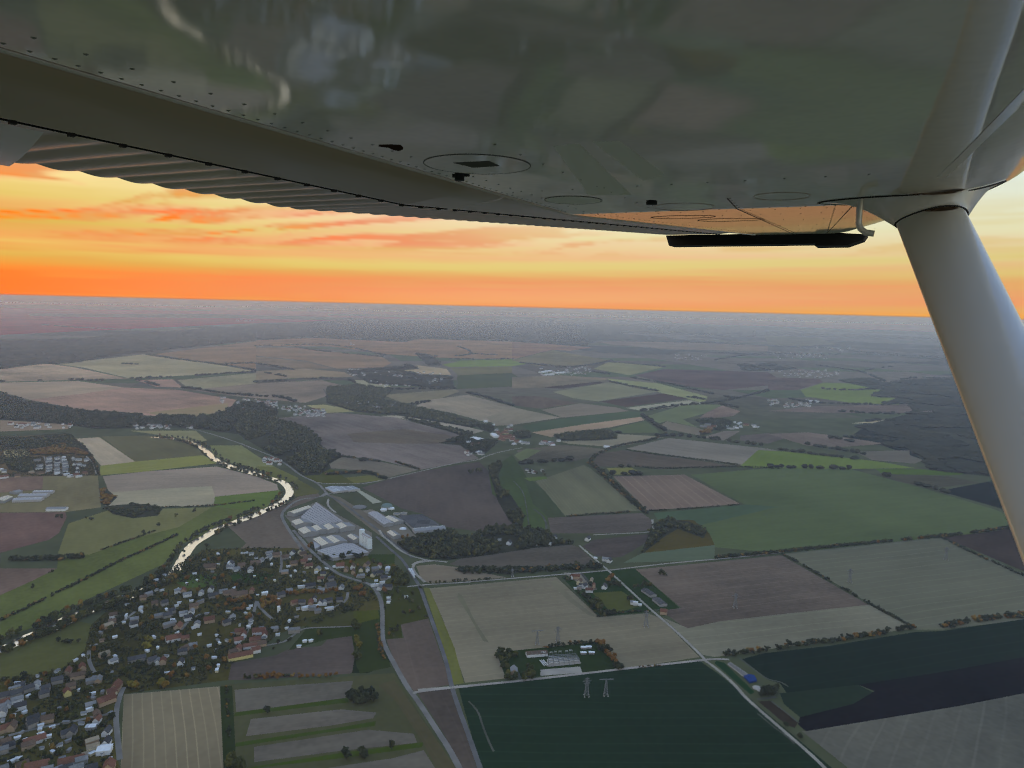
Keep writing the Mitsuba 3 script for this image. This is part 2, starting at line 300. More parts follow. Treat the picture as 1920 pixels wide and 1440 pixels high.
 ('ploughed_field',(0.12,0.084,0.05),(0,0),[(275.1,2420.1),(307,2562),(409,2635),(753,2399),(472.9,2330.4),(405,2359.2),(277.5,2344.5)]),
 ('stubble_field',(0.311,0.24,0.158),(0,0),[(420,2667),(625,2916),(959,2737),(1024,2622),(843,2397),(757,2412)]),
 ('crop_field',(0.205,0.212,0.076),(0,0),[(649,3521),(935,3994),(1149,4034),(980,3689),(802,3442),(812,3206),(713,3377),(660,3297)]),
 ('stubble_field',(0.28,0.204,0.118),(0,0),[(630,3179),(711,3367),(805,3205),(826,3122),(767,2993),(670,3133)]),
 ('ploughed_field',(0.334,0.202,0.128),(0,0),[(971,3687),(1139,3998),(1171,3781),(1082,3594),(871,3443)]),
 ('stubble_field',(0.297,0.21,0.137),(0,0),[(770,2955),(903,3125),(976,3136),(837,2891)]),
 ('ploughed_field',(0.204,0.142,0.097),(0,0),[(940,3018),(1081,3098),(1136,3007),(994,2842),(904,2900)]),
 ('meadow',(0.084,0.106,0.028),(0,0),[(-25.6,2384.4),(5.9,2495.7),(27.3,2365.1),(58.4,2099.1),(70.2,1868.6),(94.1,1751.3),(80.9,1620.3),(29.9,1616.1),(7.8,1757.8),(-13.5,1876.7),(-45.2,1957.7),(-61.6,2190.7)]),
 ('striped_field',(0.191,0.164,0.079),(9,0.25),[(75.4,2121.1),(237.6,2364.6),(253.9,2317.5),(331.2,1830.5),(138,1762.2)]),
 ('striped_field',(0.261,0.164,0.101),(26,0.25),[(311.7,2209.6),(539,2256.5),(607.7,1918.7),(347.8,1832)]),
 ('meadow',(0.274,0.228,0.052),(0,0),[(306.1,2323.5),(387,2344.8),(407.8,2253.3),(314.1,2227.4)]),
 ('meadow',(0.079,0.089,0.033),(0,0),[(40.7,2180.1),(59.5,2150.3),(96.8,2007.5),(137.5,1755.1),(94.1,1751.3),(61.8,1867.8)]),
 ('meadow',(0.136,0.167,0.031),(0,0),[(40.4,2158.8),(104.1,2187),(112.5,2156),(58.8,2119.3)]),
 ('ploughed_field',(0.149,0.108,0.074),(30,0.06),[(93.8,1744.3),(331.4,1808.2),(345.5,1731.7),(333.1,1665.5),(246.5,1633.7),(95.5,1621.4)]),
 ('crop_field',(0.135,0.153,0.049),(40,0.04),[(368.4,1810.6),(620.2,1904),(557.7,2258.6),(838,2382),(1114,2406),(1148,2323),(1218.2,2148.7),(1284.3,1922.9),(1272.6,1827.9),(1218,1746.5),(1005.4,1670.9),(573.4,1519.4),(442.1,1551.3),(358.2,1704.9)]),
 ('crop_field',(0.098,0.129,0.056),(0,0),[(358.9,1809.7),(623.6,1914.9),(702.8,1901.1),(358,1642.8)]),
 ('crop_field',(0.149,0.162,0.08),(40,0.04),[(230,1438.9),(279.8,1502),(347.2,1549.5),(449.7,1579.6),(419.6,1467.1)]),
 ('thicket_ground',(0.115,0.077,0.015),(0,0),[(367,1749.7),(445.6,1756.5),(456.7,1650.8),(446,1565.9),(279.3,1500.8),(328.6,1640.4)]),
 ('stubble_field',(0.141,0.114,0.05),(0,0),[(5779,17162),(6626,16291),(5590,12897),(4530,11747),(4124,12063)]),
 ('crop_field',(0.215,0.252,0.035),(0,0),[(1920,4930),(2312,5511),(2581,5516),(2529,5066),(2278,4640),(2422,4543),(2213,4235),(1963,4260),(1801,4542)]),
 ('ploughed_field',(0.15,0.079,0.057),(0,0),[(2019,5862),(2416,5856),(2329,5552),(1896,4925),(1685,4878)]),
 ('ploughed_field',(0.237,0.151,0.102),(0,0),[(1322,3808),(1639,4058),(2275,4246),(2393,4062),(2208,3890),(1697,3802)]),
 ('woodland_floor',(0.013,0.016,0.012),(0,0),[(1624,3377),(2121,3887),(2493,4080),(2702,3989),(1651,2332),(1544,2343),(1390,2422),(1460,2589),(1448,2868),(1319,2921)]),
 ('stubble_field',(0.518,0.343,0.185),(0,0),[(1653,2827),(1802,2950),(1902,2964),(1771,2746),(1611,2659)]),
 ('ploughed_field',(0.232,0.15,0.099),(0,0),[(1074,3077),(1272,3146),(1434,2973),(1480,2907),(1263,2810),(1137,2820)]),
 ('stubble_field',(0.248,0.186,0.118),(0,0),[(1270,2714),(1507,2776),(1454,2675),(1454,2588),(1389,2520),(1265,2565)]),
 ('crop_field',(0.19,0.226,0.034),(0,0),[(912,2705),(1023,2682),(1241,2562),(1292,2527),(1347,2442),(1112,2403),(839,2384),(743.2,2383.2)]),
 ('meadow',(0.093,0.136,0.011),(0,0),[(1203,2413),(1448,2429),(1584,2414),(1396,2339),(1188,2339)]),
 ('ploughed_field',(0.093,0.072,0.037),(0,0),[(1166,2337),(1389,2326),(1441,2244),(1239.1,2150.9),(1179,2259)]),
 ('crop_field',(0.011,0.013,0.011),(0,0),[(1246.9,2122.4),(1493,2271),(1535,2191),(1330.1,1889.6),(1308.9,1934.7)]),
 ('stubble_field',(0.732,0.556,0.299),(0,0),[(1586,3443),(1797,3579),(1851,3485),(1743,3468)]),
 ('ploughed_field',(0.136,0.102,0.066),(30,0.05),[(-97.2,1434.4),(-47.6,1487.8),(134.3,1544.1),(150.3,1529),(176.7,1425.7),(95.4,1410.6),(15.8,1382.4),(-94.5,1397.1),(-114.1,1404.9)]),
 ('ploughed_field',(0.124,0.086,0.061),(30,0.05),[(157.7,1535),(186.9,1581.8),(329.4,1640.4),(289.1,1556),(235.8,1478.4),(217.6,1467.1),(178.7,1474.2)]),
 ('stubble_field',(0.28,0.199,0.115),(0,0),[(-175.9,1391.4),(-144.1,1402.8),(-102.1,1392),(-50.6,1364.6),(-1.1,1342.3),(-69.3,1321.1),(-142.3,1304.1),(-160.5,1331.5)]),
 ('stubble_field',(0.307,0.233,0.13),(14,0.12),[(-137.9,1279.1),(91.6,1350),(121.4,1263.6),(151.4,1172.5),(234.2,1192.4),(252.8,1174.3),(283.1,1039.5),(163.7,998),(157.3,1023),(146.2,1084.2),(60.9,1058.3),(-13.7,1038.9),(1.8,962.8),(-52.9,948.6),(-70.8,1024.2),(-102.1,1151.3)]),
 ('stubble_field',(0.243,0.201,0.104),(0,0),[(-84.5,1261.3),(-76.4,1247),(-49.8,1144.1),(-25.2,1069.9),(-34,1074.9),(-61.7,1168.8),(-85.9,1242.8)]),
 ('stubble_field',(0.268,0.213,0.115),(0,0),[(78.5,1322.8),(91,1331.8),(114.5,1248.2),(146.1,1174.7),(135.7,1177.3),(107.7,1233.4)]),
 ('meadow',(0.213,0.188,0.043),(0,0),[(-148.6,1280.9),(-138.2,1281.6),(-75.3,1050.9),(-54.2,947.1),(-68.7,942.2),(-83.4,1010.5),(-108,1116.9)]),
 ('meadow',(0.035,0.057,0.013),(0,0),[(101.4,1353.5),(188.4,1390),(247.7,1407.6),(295.5,1210.1),(247,1200.5),(151.4,1175)]),
 ('meadow',(0.109,0.102,0.021),(0,0),[(151.4,1276.5),(205,1287.6),(232.5,1227),(192,1197.2),(172.8,1196)]),
 ('meadow',(0.036,0.05,0.011),(0,0),[(-13.5,1038.8),(60.9,1058.5),(146.2,1084.8),(163.4,998.6),(41.5,969.4),(1.5,962.9)]),
 ('crop_field',(0.02,0.036,0.014),(18,0.2),[(-60.3,932.9),(23.4,956.7),(162.5,994.8),(280.2,1027.8),(295.9,992.4),(318,931.8),(365.6,780),(395.9,679.7),(-7.4,665.6),(-32.5,803.8)]),
 ('ploughed_field',(0.153,0.102,0.067),(16,0.06),[(-179.3,1071.7),(-153.9,1078.6),(-165.8,1125.4),(-125.3,1152),(-80.7,981),(-73,942),(-117.9,923.3),(-148.6,982.1)]),
 ('ploughed_field',(0.133,0.092,0.061),(16,0.06),[(-113.2,919.5),(-70.2,933.8),(-38.9,809.8),(-7.8,680.4),(-20.8,680),(-68.5,824.6)]),
 ('ploughed_field',(0.129,0.089,0.062),(14,0.07),[(-366,940.4),(-381.1,985.6),(-326.8,1012.3),(-314,1032.9),(-270.2,1045.6),(-266.1,1066.9),(-232.6,1081.5),(-204.9,983.9),(-209.7,965.5),(-343.1,941.5)]),
 ('meadow',(0.026,0.032,0.01),(0,0),[(-221.9,1076.6),(-195.2,1125.7),(-159.4,1003.4),(-186.3,968.2),(-207.9,967.1)]),
 ('meadow',(0.115,0.1,0.038),(0,0),[(-370.2,927.6),(-151,970),(-124,912.3),(-65.7,794.2),(-33.1,711.2),(-267.8,656.5)]),
 ('ploughed_field',(0.174,0.138,0.091),(11,0.06),[(-348.6,915.9),(-275.4,931.9),(-201.4,946.3),(-200.1,910.7),(-203.6,898.5),(-326.6,862.4)]),
 ('ploughed_field',(0.195,0.151,0.099),(11,0.06),[(-304,848.9),(-202.4,875.5),(-157,870.1),(-158.6,857.2),(-205.6,839.2),(-297.2,813.3)]),
 ('ploughed_field',(0.19,0.148,0.097),(11,0.06),[(-280.7,793.1),(-159.8,832.6),(-105.1,826.5),(-98.9,808.7),(-182.5,789.5),(-270.9,764.8)]),
 ('ploughed_field',(0.178,0.139,0.091),(11,0.06),[(-189.3,757.9),(-122.1,778.2),(-89.8,794.8),(-64.8,746),(-192.2,735.6)]),
 ('meadow',(0.058,0.073,0.011),(0,0),[(-327.2,853.3),(-262.3,873.5),(-195.9,891.8),(-198.5,903.5),(-261.2,883.4),(-326.9,863.1)]),
 ('meadow',(0.064,0.083,0.011),(0,0),[(-303.5,800.1),(-204,832.4),(-153.6,851.3),(-153.6,840.8),(-205.9,824.9),(-302.2,791.6)]),
 ('meadow',(0.075,0.094,0.011),(0,0),[(-276.1,754.5),(-181.5,785.5),(-91.6,810),(-92.3,800.4),(-175.9,776.6),(-267.3,754.3)]),
 ('stubble_field',(0.116,0.087,0.036),(11,0.04),[(-167.2,937.2),(-147.9,951.1),(-65.6,792.7),(-34.2,730.9),(-64.8,746),(-91.3,807.4),(-137.3,897.7)]),
 ('striped_field',(0.279,0.201,0.104),(11,0.34),[(-482.4,898),(-370.7,923.4),(-299.9,753.5),(-264.9,671.3),(-367.5,667.6)]),
 ('meadow',(0.037,0.044,0.011),(0,0),[(-369.8,923.1),(-355.3,925.9),(-286.3,754.1),(-260.7,687.2),(-271,686.8),(-299.8,753.5)]),
 ('ploughed_field',(0.198,0.134,0.085),(20,0.12),[(248.7,1400.8),(569.7,1509),(630.2,1250.2),(473.6,1202.4),(287,1129.7),(259.7,1204.9),(296.7,1218.3)]),
 ('stubble_field',(0.275,0.224,0.129),(20,0.14),[(256.8,1176.7),(288.8,1137.7),(347.8,1167.4),(475.2,1206.9),(631.4,1252.6),(656.4,1156.7),(580.4,1134.6),(433.1,1083.7),(305.2,1040.6),(289.5,1046.5)]),
 ('crop_field',(0.193,0.166,0.092),(22,0.16),[(580.3,1519.9),(963.8,1655.7),(991.8,1657.9),(1023.5,1425),(1026.1,1376.8),(911.5,1215.4),(705,1157.4),(657.7,1152.8)]),
 ('ploughed_field',(0.072,0.044,0.03),(20,0.05),[(996.6,1666.2),(1112.1,1708.1),(1217.4,1755.1),(1316.2,1785.5),(1040.6,1397.3)]),
 ('crop_field',(0.016,0.026,0.013),(22,0.16),[(342.6,1035.9),(382,1056.5),(491.1,1086.8),(653.4,1144.6),(701.5,1151.3),(916.3,1222.2),(815,1079.4),(616,1010),(481.5,968.9),(374.5,933.1),(374.3,968.1),(361.1,976.2)]),
 ('crop_field',(0.028,0.041,0.018),(0,0),[(364.6,940.8),(481.5,968.9),(493.4,947),(446,905.1),(369.4,883),(360.6,914)]),
 ('ploughed_field',(0.015,0.011,0.011),(20,0.06),[(369.4,883),(451.9,918.2),(496.1,952.6),(481.5,968.9),(616,1010),(815,1079.4),(734.1,965.4),(589.3,919.3),(364.9,851.1),(360.7,867)]),
 ('ploughed_field',(0.147,0.124,0.081),(24,0.16),[(359.3,853.1),(365.4,852.2),(589.3,919.3),(737.2,969.8),(534.7,684.5),(406.5,680),(383.7,780.8)]),
 ('ploughed_field',(0.042,0.027,0.015),(0,0),[(328.7,919),(346.9,921.5),(362.2,870.7),(353.6,858.6),(345.6,865.5)]),
 ('meadow',(0.019,0.049,0.013),(0,0),[(304.1,1029.4),(314.1,1023.9),(332,942.7),(324.4,935.5),(299.9,1021.1)]),
 ('meadow',(0.071,0.068,0.012),(0,0),[(-220.6,1279.2),(-177.8,1283.5),(-156.9,1279.5),(-122.4,1152.4),(-165.5,1125.2),(-156.1,1079.3),(-179.5,1072.4),(-198.5,1160.6)]),
 ('meadow',(0.051,0.06,0.013),(0,0),[(-317.5,1128.5),(-261.4,1176.4),(-223.9,1234),(-200.2,1147.8),(-183.9,1055.9),(-158.1,986.9),(-196.9,966.5),(-205.1,984.5),(-232.7,1080.6),(-266.4,1067.6),(-312.9,1027.9),(-307.7,1093.4)]),
 ('meadow',(0.102,0.099,0.012),(0,0),[(-237.8,1278.1),(-202.8,1147.7),(-238.8,1120.9),(-279.1,1118.6),(-261.4,1176.4)]),
 ('meadow',(0.097,0.088,0.011),(0,0),[(-696.6,2304.6),(-549,2225.9),(-423.6,2029.4),(-534.3,2037.2),(-600.5,2110.5)]),
 ('meadow',(0.095,0.078,0.012),(0,0),[(-306.6,1468.3),(-233.2,1424.5),(-182.6,1338.3),(-178.7,1289.7),(-214.9,1279.6),(-251.1,1317),(-319.5,1354.6),(-338.3,1407.4)]),
 ('village_ground',(0.11,0.083,0.02),(0,0),[(-810.9,881.7),(-658.5,926),(-631,936),(-598.1,959.9),(-597.6,1012.7),(-636.4,1097.9),(-641.6,1173.1),(-638.2,1275),(-622.3,1368.6),(-611.9,1455.4),(-512.7,1473.2),(-438.4,1478.8),(-400.3,1461.2),(-342.4,1361.7),(-284.3,1306.7),(-246.1,1277.5),(-219.6,1227.1),(-208.3,1179.6),(-251.8,1170.4),(-306.4,1117),(-345.5,1079.9),(-355.1,1015.6),(-378.7,985.1),(-366.2,940.4),(-482.9,899.3),(-472.1,855.8),(-419.1,763.2),(-396.3,733.1),(-379.8,682.8),(-627.5,673.8)]),
 ('meadow',(0.097,0.126,0.023),(0,0),[(-599.5,1313.6),(-533.2,1322.4),(-509.9,1263.7),(-559.5,1252.8),(-587.9,1278)]),
 ('meadow',(0.056,0.089,0.014),(0,0),[(-514.3,1332.1),(-427.5,1333.8),(-436.6,1280.2),(-487.5,1284.7)]),
 ('meadow',(0.088,0.076,0.018),(0,0),[(-557.1,874.3),(-521.7,881.2),(-498.2,840.3),(-524.4,829.6)]),
 ('meadow',(0.051,0.065,0.011),(0,0),[(-283.1,1451.1),(-226.9,1455.3),(-219.8,1403.5),(-243.7,1392.3),(-269.6,1415.8)]),
 ('meadow',(0.087,0.076,0.02),(0,0),[(-323.7,1137.1),(-256.8,1186.4),(-243.3,1148.2),(-241.2,1114.6),(-303.3,1105.1)]),
 ('gravel_yard',(0.237,0.19,0.13),(0,0),[(-525.4,1706.8),(-484.7,1838.7),(-428.8,1756.2),(-299.7,1592.6),(-276.2,1479.2),(-280.1,1449.6),(-312.5,1441.5),(-339.4,1428.3),(-367.9,1437.4),(-407.2,1499.4),(-432.7,1541.8)]),
 ('gravel_yard',(0.252,0.198,0.132),(0,0),[(-361.6,1762.2),(-335.5,1781.6),(-237.3,1662.3),(-211.5,1599.8),(-197.7,1573.7),(-234.2,1570.8),(-276.2,1636.9)]),
 ('gravel_yard',(0.5,0.452,0.293),(0,0),[(-413.2,1962.9),(-400.7,1964.1),(-322.1,1849.4),(-343.1,1833.8),(-385.7,1914.9)]),
 ('gravel_yard',(0.274,0.212,0.14),(0,0),[(105.9,1375.4),(142.9,1373.6),(161.8,1292.5),(146.7,1287.7)]),
 ('rail_yard',(0.187,0.142,0.085),(0,0),[(-476.7,1915.3),(-435.6,1885.6),(-329.5,1728.1),(-246.4,1593.7),(-180.2,1467.6),(-206.4,1465.7),(-288.7,1590.3),(-391.9,1765.3)]),
]
ROADS = [
 ('asphalt_road',6.5,[(-1236,2854),(-1121,2759),(-946,2581),(-859,2478),(-764.7,2373.3),(-678.9,2246),(-600.5,2110.5),(-541.1,2046.2),(-487.2,1940.3),(-477.1,1906.8)]),
 ('asphalt_road',6.5,[(-487,1888.9),(-476.7,1915.3),(-457.6,1943.3),(-403.4,1975.5)]),
 ('country_lane',4.8,[(-539.7,2040.5),(-509.8,2030.1),(-424.7,2035),(-391.7,2052.1),(-354,2099.9),(-269.7,2211.9),(-186.3,2335),(-101.1,2401.3),(-87.3,2456.5),(-45,2532),(6,2598),(40,2633)]),
 ('asphalt_road',7,[(-485.1,1923.1),(-489.1,1880.4),(-537.7,1859.4),(-542.5,1766.2),(-536.8,1709.8),(-484,1598.2),(-407,1450.7)]),
 ('asphalt_road',7,[(-474.1,1599),(-424.6,1511.6),(-397.4,1461.5),(-354.7,1396.9),(-315.5,1337.7),(-276.6,1311.2),(-246.5,1293.2),(-229.3,1263.3),(-213.1,1220.4),(-199.8,1160.5),(-192.5,1111.7),(-183.4,1066.7),(-170,1030.4),(-155.2,996.6),(-147.7,978.1),(-124.8,926.6),(-111.1,902.8),(-81.8,841.2),(-62.8,802.2),(-47,763.6),(-28.7,720.6)]),
 ('railway_bed',6,[(-474.6,1907),(-401.7,1809.1),(-349.5,1712.5),(-295.2,1626),(-252.9,1547.1),(-189.4,1437.3)]),
 ('railway_bed',6,[(-285.1,1567.2),(-234.7,1473.7),(-203.2,1417.2),(-176.6,1338.8),(-159.4,1298.9),(-138.1,1218.1),(-114.6,1128.1),(-94.2,1050.1),(-79,986.3),(-70.8,941.9),(-58.2,889.7),(-39.7,822.7),(-23.8,761.7),(-13.6,721.2)]),
 ('country_lane',5.5,[(-463.5,1868.7),(-452.4,1814.6),(-432.8,1772.7),(-414.7,1745)]),
 ('country_lane',5.5,[(-287,1614.6),(-273.7,1574.3),(-248,1530.6),(-222.8,1483.2),(-196.9,1450.1),(-159.8,1424.7),(-146.6,1422.9),(-118.2,1416.8)]),
 ('country_lane',5.5,[(-183.9,1396),(-177.2,1415.3),(-158,1424.9)]),
 ('country_lane',5.5,[(-149.3,1421.1),(-179.8,1409.5),(-182.4,1381.9),(-171.7,1347.6),(-148.7,1307.7)]),
 ('country_lane',4.8,[(-177.8,1283.5),(-147.3,1295.8),(-68.8,1313)]),
 ('country_lane',4.8,[(-88,1309.3),(15.7,1339.2),(92.6,1361.4),(188.4,1390),(238.5,1409.7),(335.5,1446.5),(420.9,1472.1)]),
 ('country_lane',4.8,[(420.8,1471.7),(506,1500.9),(575.9,1526.4)]),
 ('country_lane',4.8,[(151.3,1539.9),(178.8,1444.8),(194.7,1390.4),(218.6,1300.1),(242.7,1207),(261,1149.8),(285.8,1049.5),(288.4,1031.8)]),
 ('country_lane',5.5,[(-113,926.3),(-60.6,937.2),(23.6,957.3),(163.2,997.1),(280.6,1028.9),(303.7,1035.1),(324.3,1033.7)]),
 ('country_lane',4.8,[(286.1,1031.7),(297,1010.1),(311.5,958.3),(314.9,926.8),(336.4,855.9),(355,794.6),(363.2,746.1)]),
 ('country_lane',5,[(-115,916.7),(-117.7,920.7),(-82.6,930.7),(-46.6,939.6)]),
 ('farm_track',4,[(21.4,959.4),(18.2,977.3),(14.9,991)]),
 ('village_street',6,[(-416.5,763.3),(-441.5,805.5),(-470.6,855.9),(-487,899.1),(-491.2,915.2)]),
 ('village_street',5,[(-592,1013),(-573.1,979.8),(-549.2,951.1)]),
 ('village_street',5,[(-570.9,798.4),(-539.1,821.2),(-511.7,832.7),(-497.8,842.1),(-473.1,853.9)]),
 ('village_street',5,[(-599.3,1028),(-590.7,1033.7)]),
 ('village_street',5,[(-419,1203.7),(-406.2,1151.2),(-395,1094),(-389.4,1057.9)]),
 ('village_street',5,[(-419,1203.7),(-404.6,1177.4),(-385.6,1152.4),(-370.6,1134.4)]),
 ('village_street',4,[(-351.3,1041.2),(-328.8,1053.1),(-323.7,1064.2),(-317.7,1089.8),(-309.5,1104.7),(-278.8,1108),(-236.2,1114.9)]),
 ('village_street',5,[(-458.2,1456.4),(-434.6,1390.8),(-421.4,1338.5)]),
 ('village_street',5,[(-276.8,1252.4),(-271,1220),(-275.8,1198.8),(-291,1177.6)]),
 ('village_street',5,[(-598.9,1099.9),(-594,1112.1),(-595.2,1149.4)]),
 ('village_street',5,[(-493.6,1085.5),(-497.8,1123.8),(-488,1146.3)]),
 ('village_street',4,[(-1457,2290),(-1374,2171),(-1313.5,2070.3)]),
 ('village_street',4,[(-1412,2295),(-1328,2176),(-1266.2,2067.1)]),
 ('country_lane',5,[(-1340,2314),(-1251,2204),(-1169.3,2069.2)]),
 ('farm_track',4,[(-1087.8,1935.7),(-999.3,1787.5)]),
 ('farm_track',4,[(-416,5311),(-362,4968),(-340,4473)]),
 ('farm_track',5,[(-1094,4304),(-1032,4111),(-953,3833)]),
 ('farm_track',4,[(3,3754),(122,3596),(250,3376)]),
 ('farm_track',3,[(11.6,2114.3),(38.4,2001.7),(44.5,1834.9),(48.1,1617.6)]),
 ('farm_track',5,[(60.6,1821.1),(82.8,1764.4),(89.1,1683.5),(82.7,1620.4),(75.4,1573)]),
 ('country_lane',5,[(345.4,1752.3),(335.5,1678.3),(322.1,1645.9),(265,1635.2),(189.7,1617.1)]),
 ('farm_track',2.5,[(-45.5,902),(-32,879.5),(-24.5,843.7),(-15.6,810.6),(-10.5,795)]),
 ('farm_track',3,[(340.8,1039.6),(351.7,1004),(361.1,976.2),(377.7,971.5),(382.3,959.1)]),
 ('farm_track',3,[(346.3,919.8),(357,890.1),(363,870.7)]),
 ('farm_track',5,[(329.5,924),(348.3,928.2),(356.6,932)]),
 ('farm_track',4,[(248,1205),(257.2,1208.6)]),
 ('farm_track',6,[(140.8,1373.3),(149.1,1332.6),(159.6,1294.2)]),
 ('farm_track',2,[(318.4,889.9),(328.9,857.5),(336,843.6),(340.9,824.7)]),
]
RIVER = [(-1295,2663),(-1238,2655),(-1185,2629),(-1132,2587),(-1092,2546),(-1047,2491),(-1003,2425),(-956,2350),(-917.1,2290.7),(-895.8,2268.7),(-856.5,2225.5),(-829.8,2193.9),(-798.5,2174.9),(-770.8,2151.5),(-731.3,2121.5),(-703.6,2095.2),(-660.7,2063.2),(-631.8,2036.7),(-597.1,1974.2),(-577.3,1922.7),(-570.7,1872.6),(-567.7,1809.1),(-587.7,1747.6),(-596.2,1715.6),(-618.2,1649.4),(-640.8,1603.4),(-641.5,1547.8),(-648.2,1494.2),(-641.5,1448.1),(-625.7,1386.6),(-607.6,1309.3),(-614.2,1261),(-638.1,1207.8),(-662,1161.9),(-676.3,1132.1),(-684.4,1107.1),(-688.3,1074.7),(-701.3,1058.8),(-705.7,1043.3),(-709.9,1017.9),(-725.8,991),(-756.7,942.9),(-812.8,819.4)]
HEDGES = [
 ('thin hedge across the flood meadow',4,5,0.15,[(-816,1410.4),(-798.4,1466.8),(-776.6,1522.3),(-764.8,1569.2)]),
 ('long row of shrubs through the flood meadow',5,7,0.1,[(-798.9,1060),(-779,1101.5),(-773.6,1138.9),(-763.2,1210.5),(-754.5,1251.8),(-744.6,1337.9),(-737.4,1387.8),(-722.6,1447),(-704.6,1545)]),
 ('dark thicket at the edge of the purple plough land',9,16,0.1,[(-934.6,1368.9),(-875.2,1377.8),(-814.7,1391.5)]),
 ('dark hedge on the plot edge beside the small plough land',5,5,0.1,[(-834.4,1297.9),(-827.7,1310.8)]),
 ('overgrown shrub belt along the railway branch past the two striped fields',9,16,0.12,[(261.5,2392.7),(284.5,2228.6),(312.3,2010.8),(332.2,1861.3),(342.4,1801.8)]),
 ('hedge curving round the dark purple field',8,10,0.1,[(264.2,2418.8),(284,2502),(359,2659),(447,2768),(548,2851),(638,3014)]),
 ('dark hedge below the brown striped field',4,6,0,[(351.2,1827.8),(464.6,1857.9),(605.1,1910.3)]),
 ('hedge below the pale striped field',5,7,0.1,[(141.8,1759.7),(232,1789.1),(334,1823.3)]),
 ('dark hedge along the lower side of the purple field, meeting the green field',6,7,0,[(405,2359.2),(471.9,2325.5),(696.3,2387.7),(839,2384),(873,2376)]),
 ('hedge along the top edge of the dark purple field',6,6,0,[(415,2635),(517,2559),(667,2480),(757,2412)]),
 ('long hedge on the upper edge of the light crop field',7,9,0.1,[(422.5,1478.3),(494.7,1500.1),(575.9,1526.4),(784.3,1599.4),(1005.4,1670.9),(1113.5,1712.4),(1230.4,1765)]),
 ('hedge between the purple plough land and the light crop field',5,6,0.05,[(574.4,1512.7),(604.4,1390.5),(632.5,1255),(660.2,1158.9)]),
 ('hedge with gaps running down to the strut side',5,7,0.05,[(989.4,1653.8),(997.8,1527.1),(1014.3,1404.1)]),
 ('autumn hedgerow between the stubble and the dark teal crop',8,8,0.22,[(322.9,1048.3),(382.2,1061.6),(447.1,1086.2),(502.4,1102),(582,1130.9),(660.2,1158.9)]),
 ('autumn hedgerow continuing towards the right edge of the view',9,9,0.22,[(709.8,1165.8),(780.1,1192.6),(833.5,1206.4),(927.9,1238.5)]),
 ('dark shrub belt beside the curving railway',9,24,0.06,[(-92.9,1374.8),(-52.2,1368.8),(15.8,1373.5),(94.1,1387.8),(175.1,1411.7)]),
 ('hedge on the lower edge of the farm meadow',4,4,0.1,[(150,1174.3),(187.8,1191),(219.1,1198.8),(237.4,1199.9)]),
 ('clipped hedge round the back of the substation',5,8,0.05,[(62.1,1059.1),(94,1069.8),(133.4,1078.5)]),
 ('hedge below the farmland village on the plateau slope',7,9,0.1,[(-555.5,2404.3),(-484,2368.2),(-415.4,2338)]),
 ('hedge on the sloping field above the country lane',6,10,0.15,[(-362.4,2331.7),(-313.2,2276.4),(-277.9,2238.3)]),
 ('dark tree belt above the small meadow by the lane',9,20,0.1,[(-527.7,2139.6),(-478.8,2155.7),(-426.6,2183.3),(-388.3,2133.6),(-353.4,2095.9)]),
 ('thin hedge right of the far river bend',4,5,0.1,[(-961.1,1728.1),(-869.5,1746.7),(-723.2,1771.9),(-641.3,1833.4)]),
 ('hedge beside the gravel track near the housing estate',6,8,0.2,[(-1522,2566),(-1355,2353),(-1227.6,2171.1),(-1158.8,2060.1)]),
 ('row of yellow and orange trees along the lane below the ploughed plot',6,6,0.8,[(-351,945.5),(-307.5,952),(-276.2,957.1)]),
 ('dark hedge beside the striped stubble field',3,4,0.05,[(-362.1,921.4),(-336.2,862),(-315.8,810.9)]),
 ('hedge beside the lane with young trees in the meadow corner',5,5,0.4,[(-201,1123.1),(-187.5,1055.7),(-170.4,1005.5)]),
 ('low hedge along the substation lane',3,4,0.3,[(189.2,1002.3),(201.2,1005.3),(220.5,1010.1)]),
]
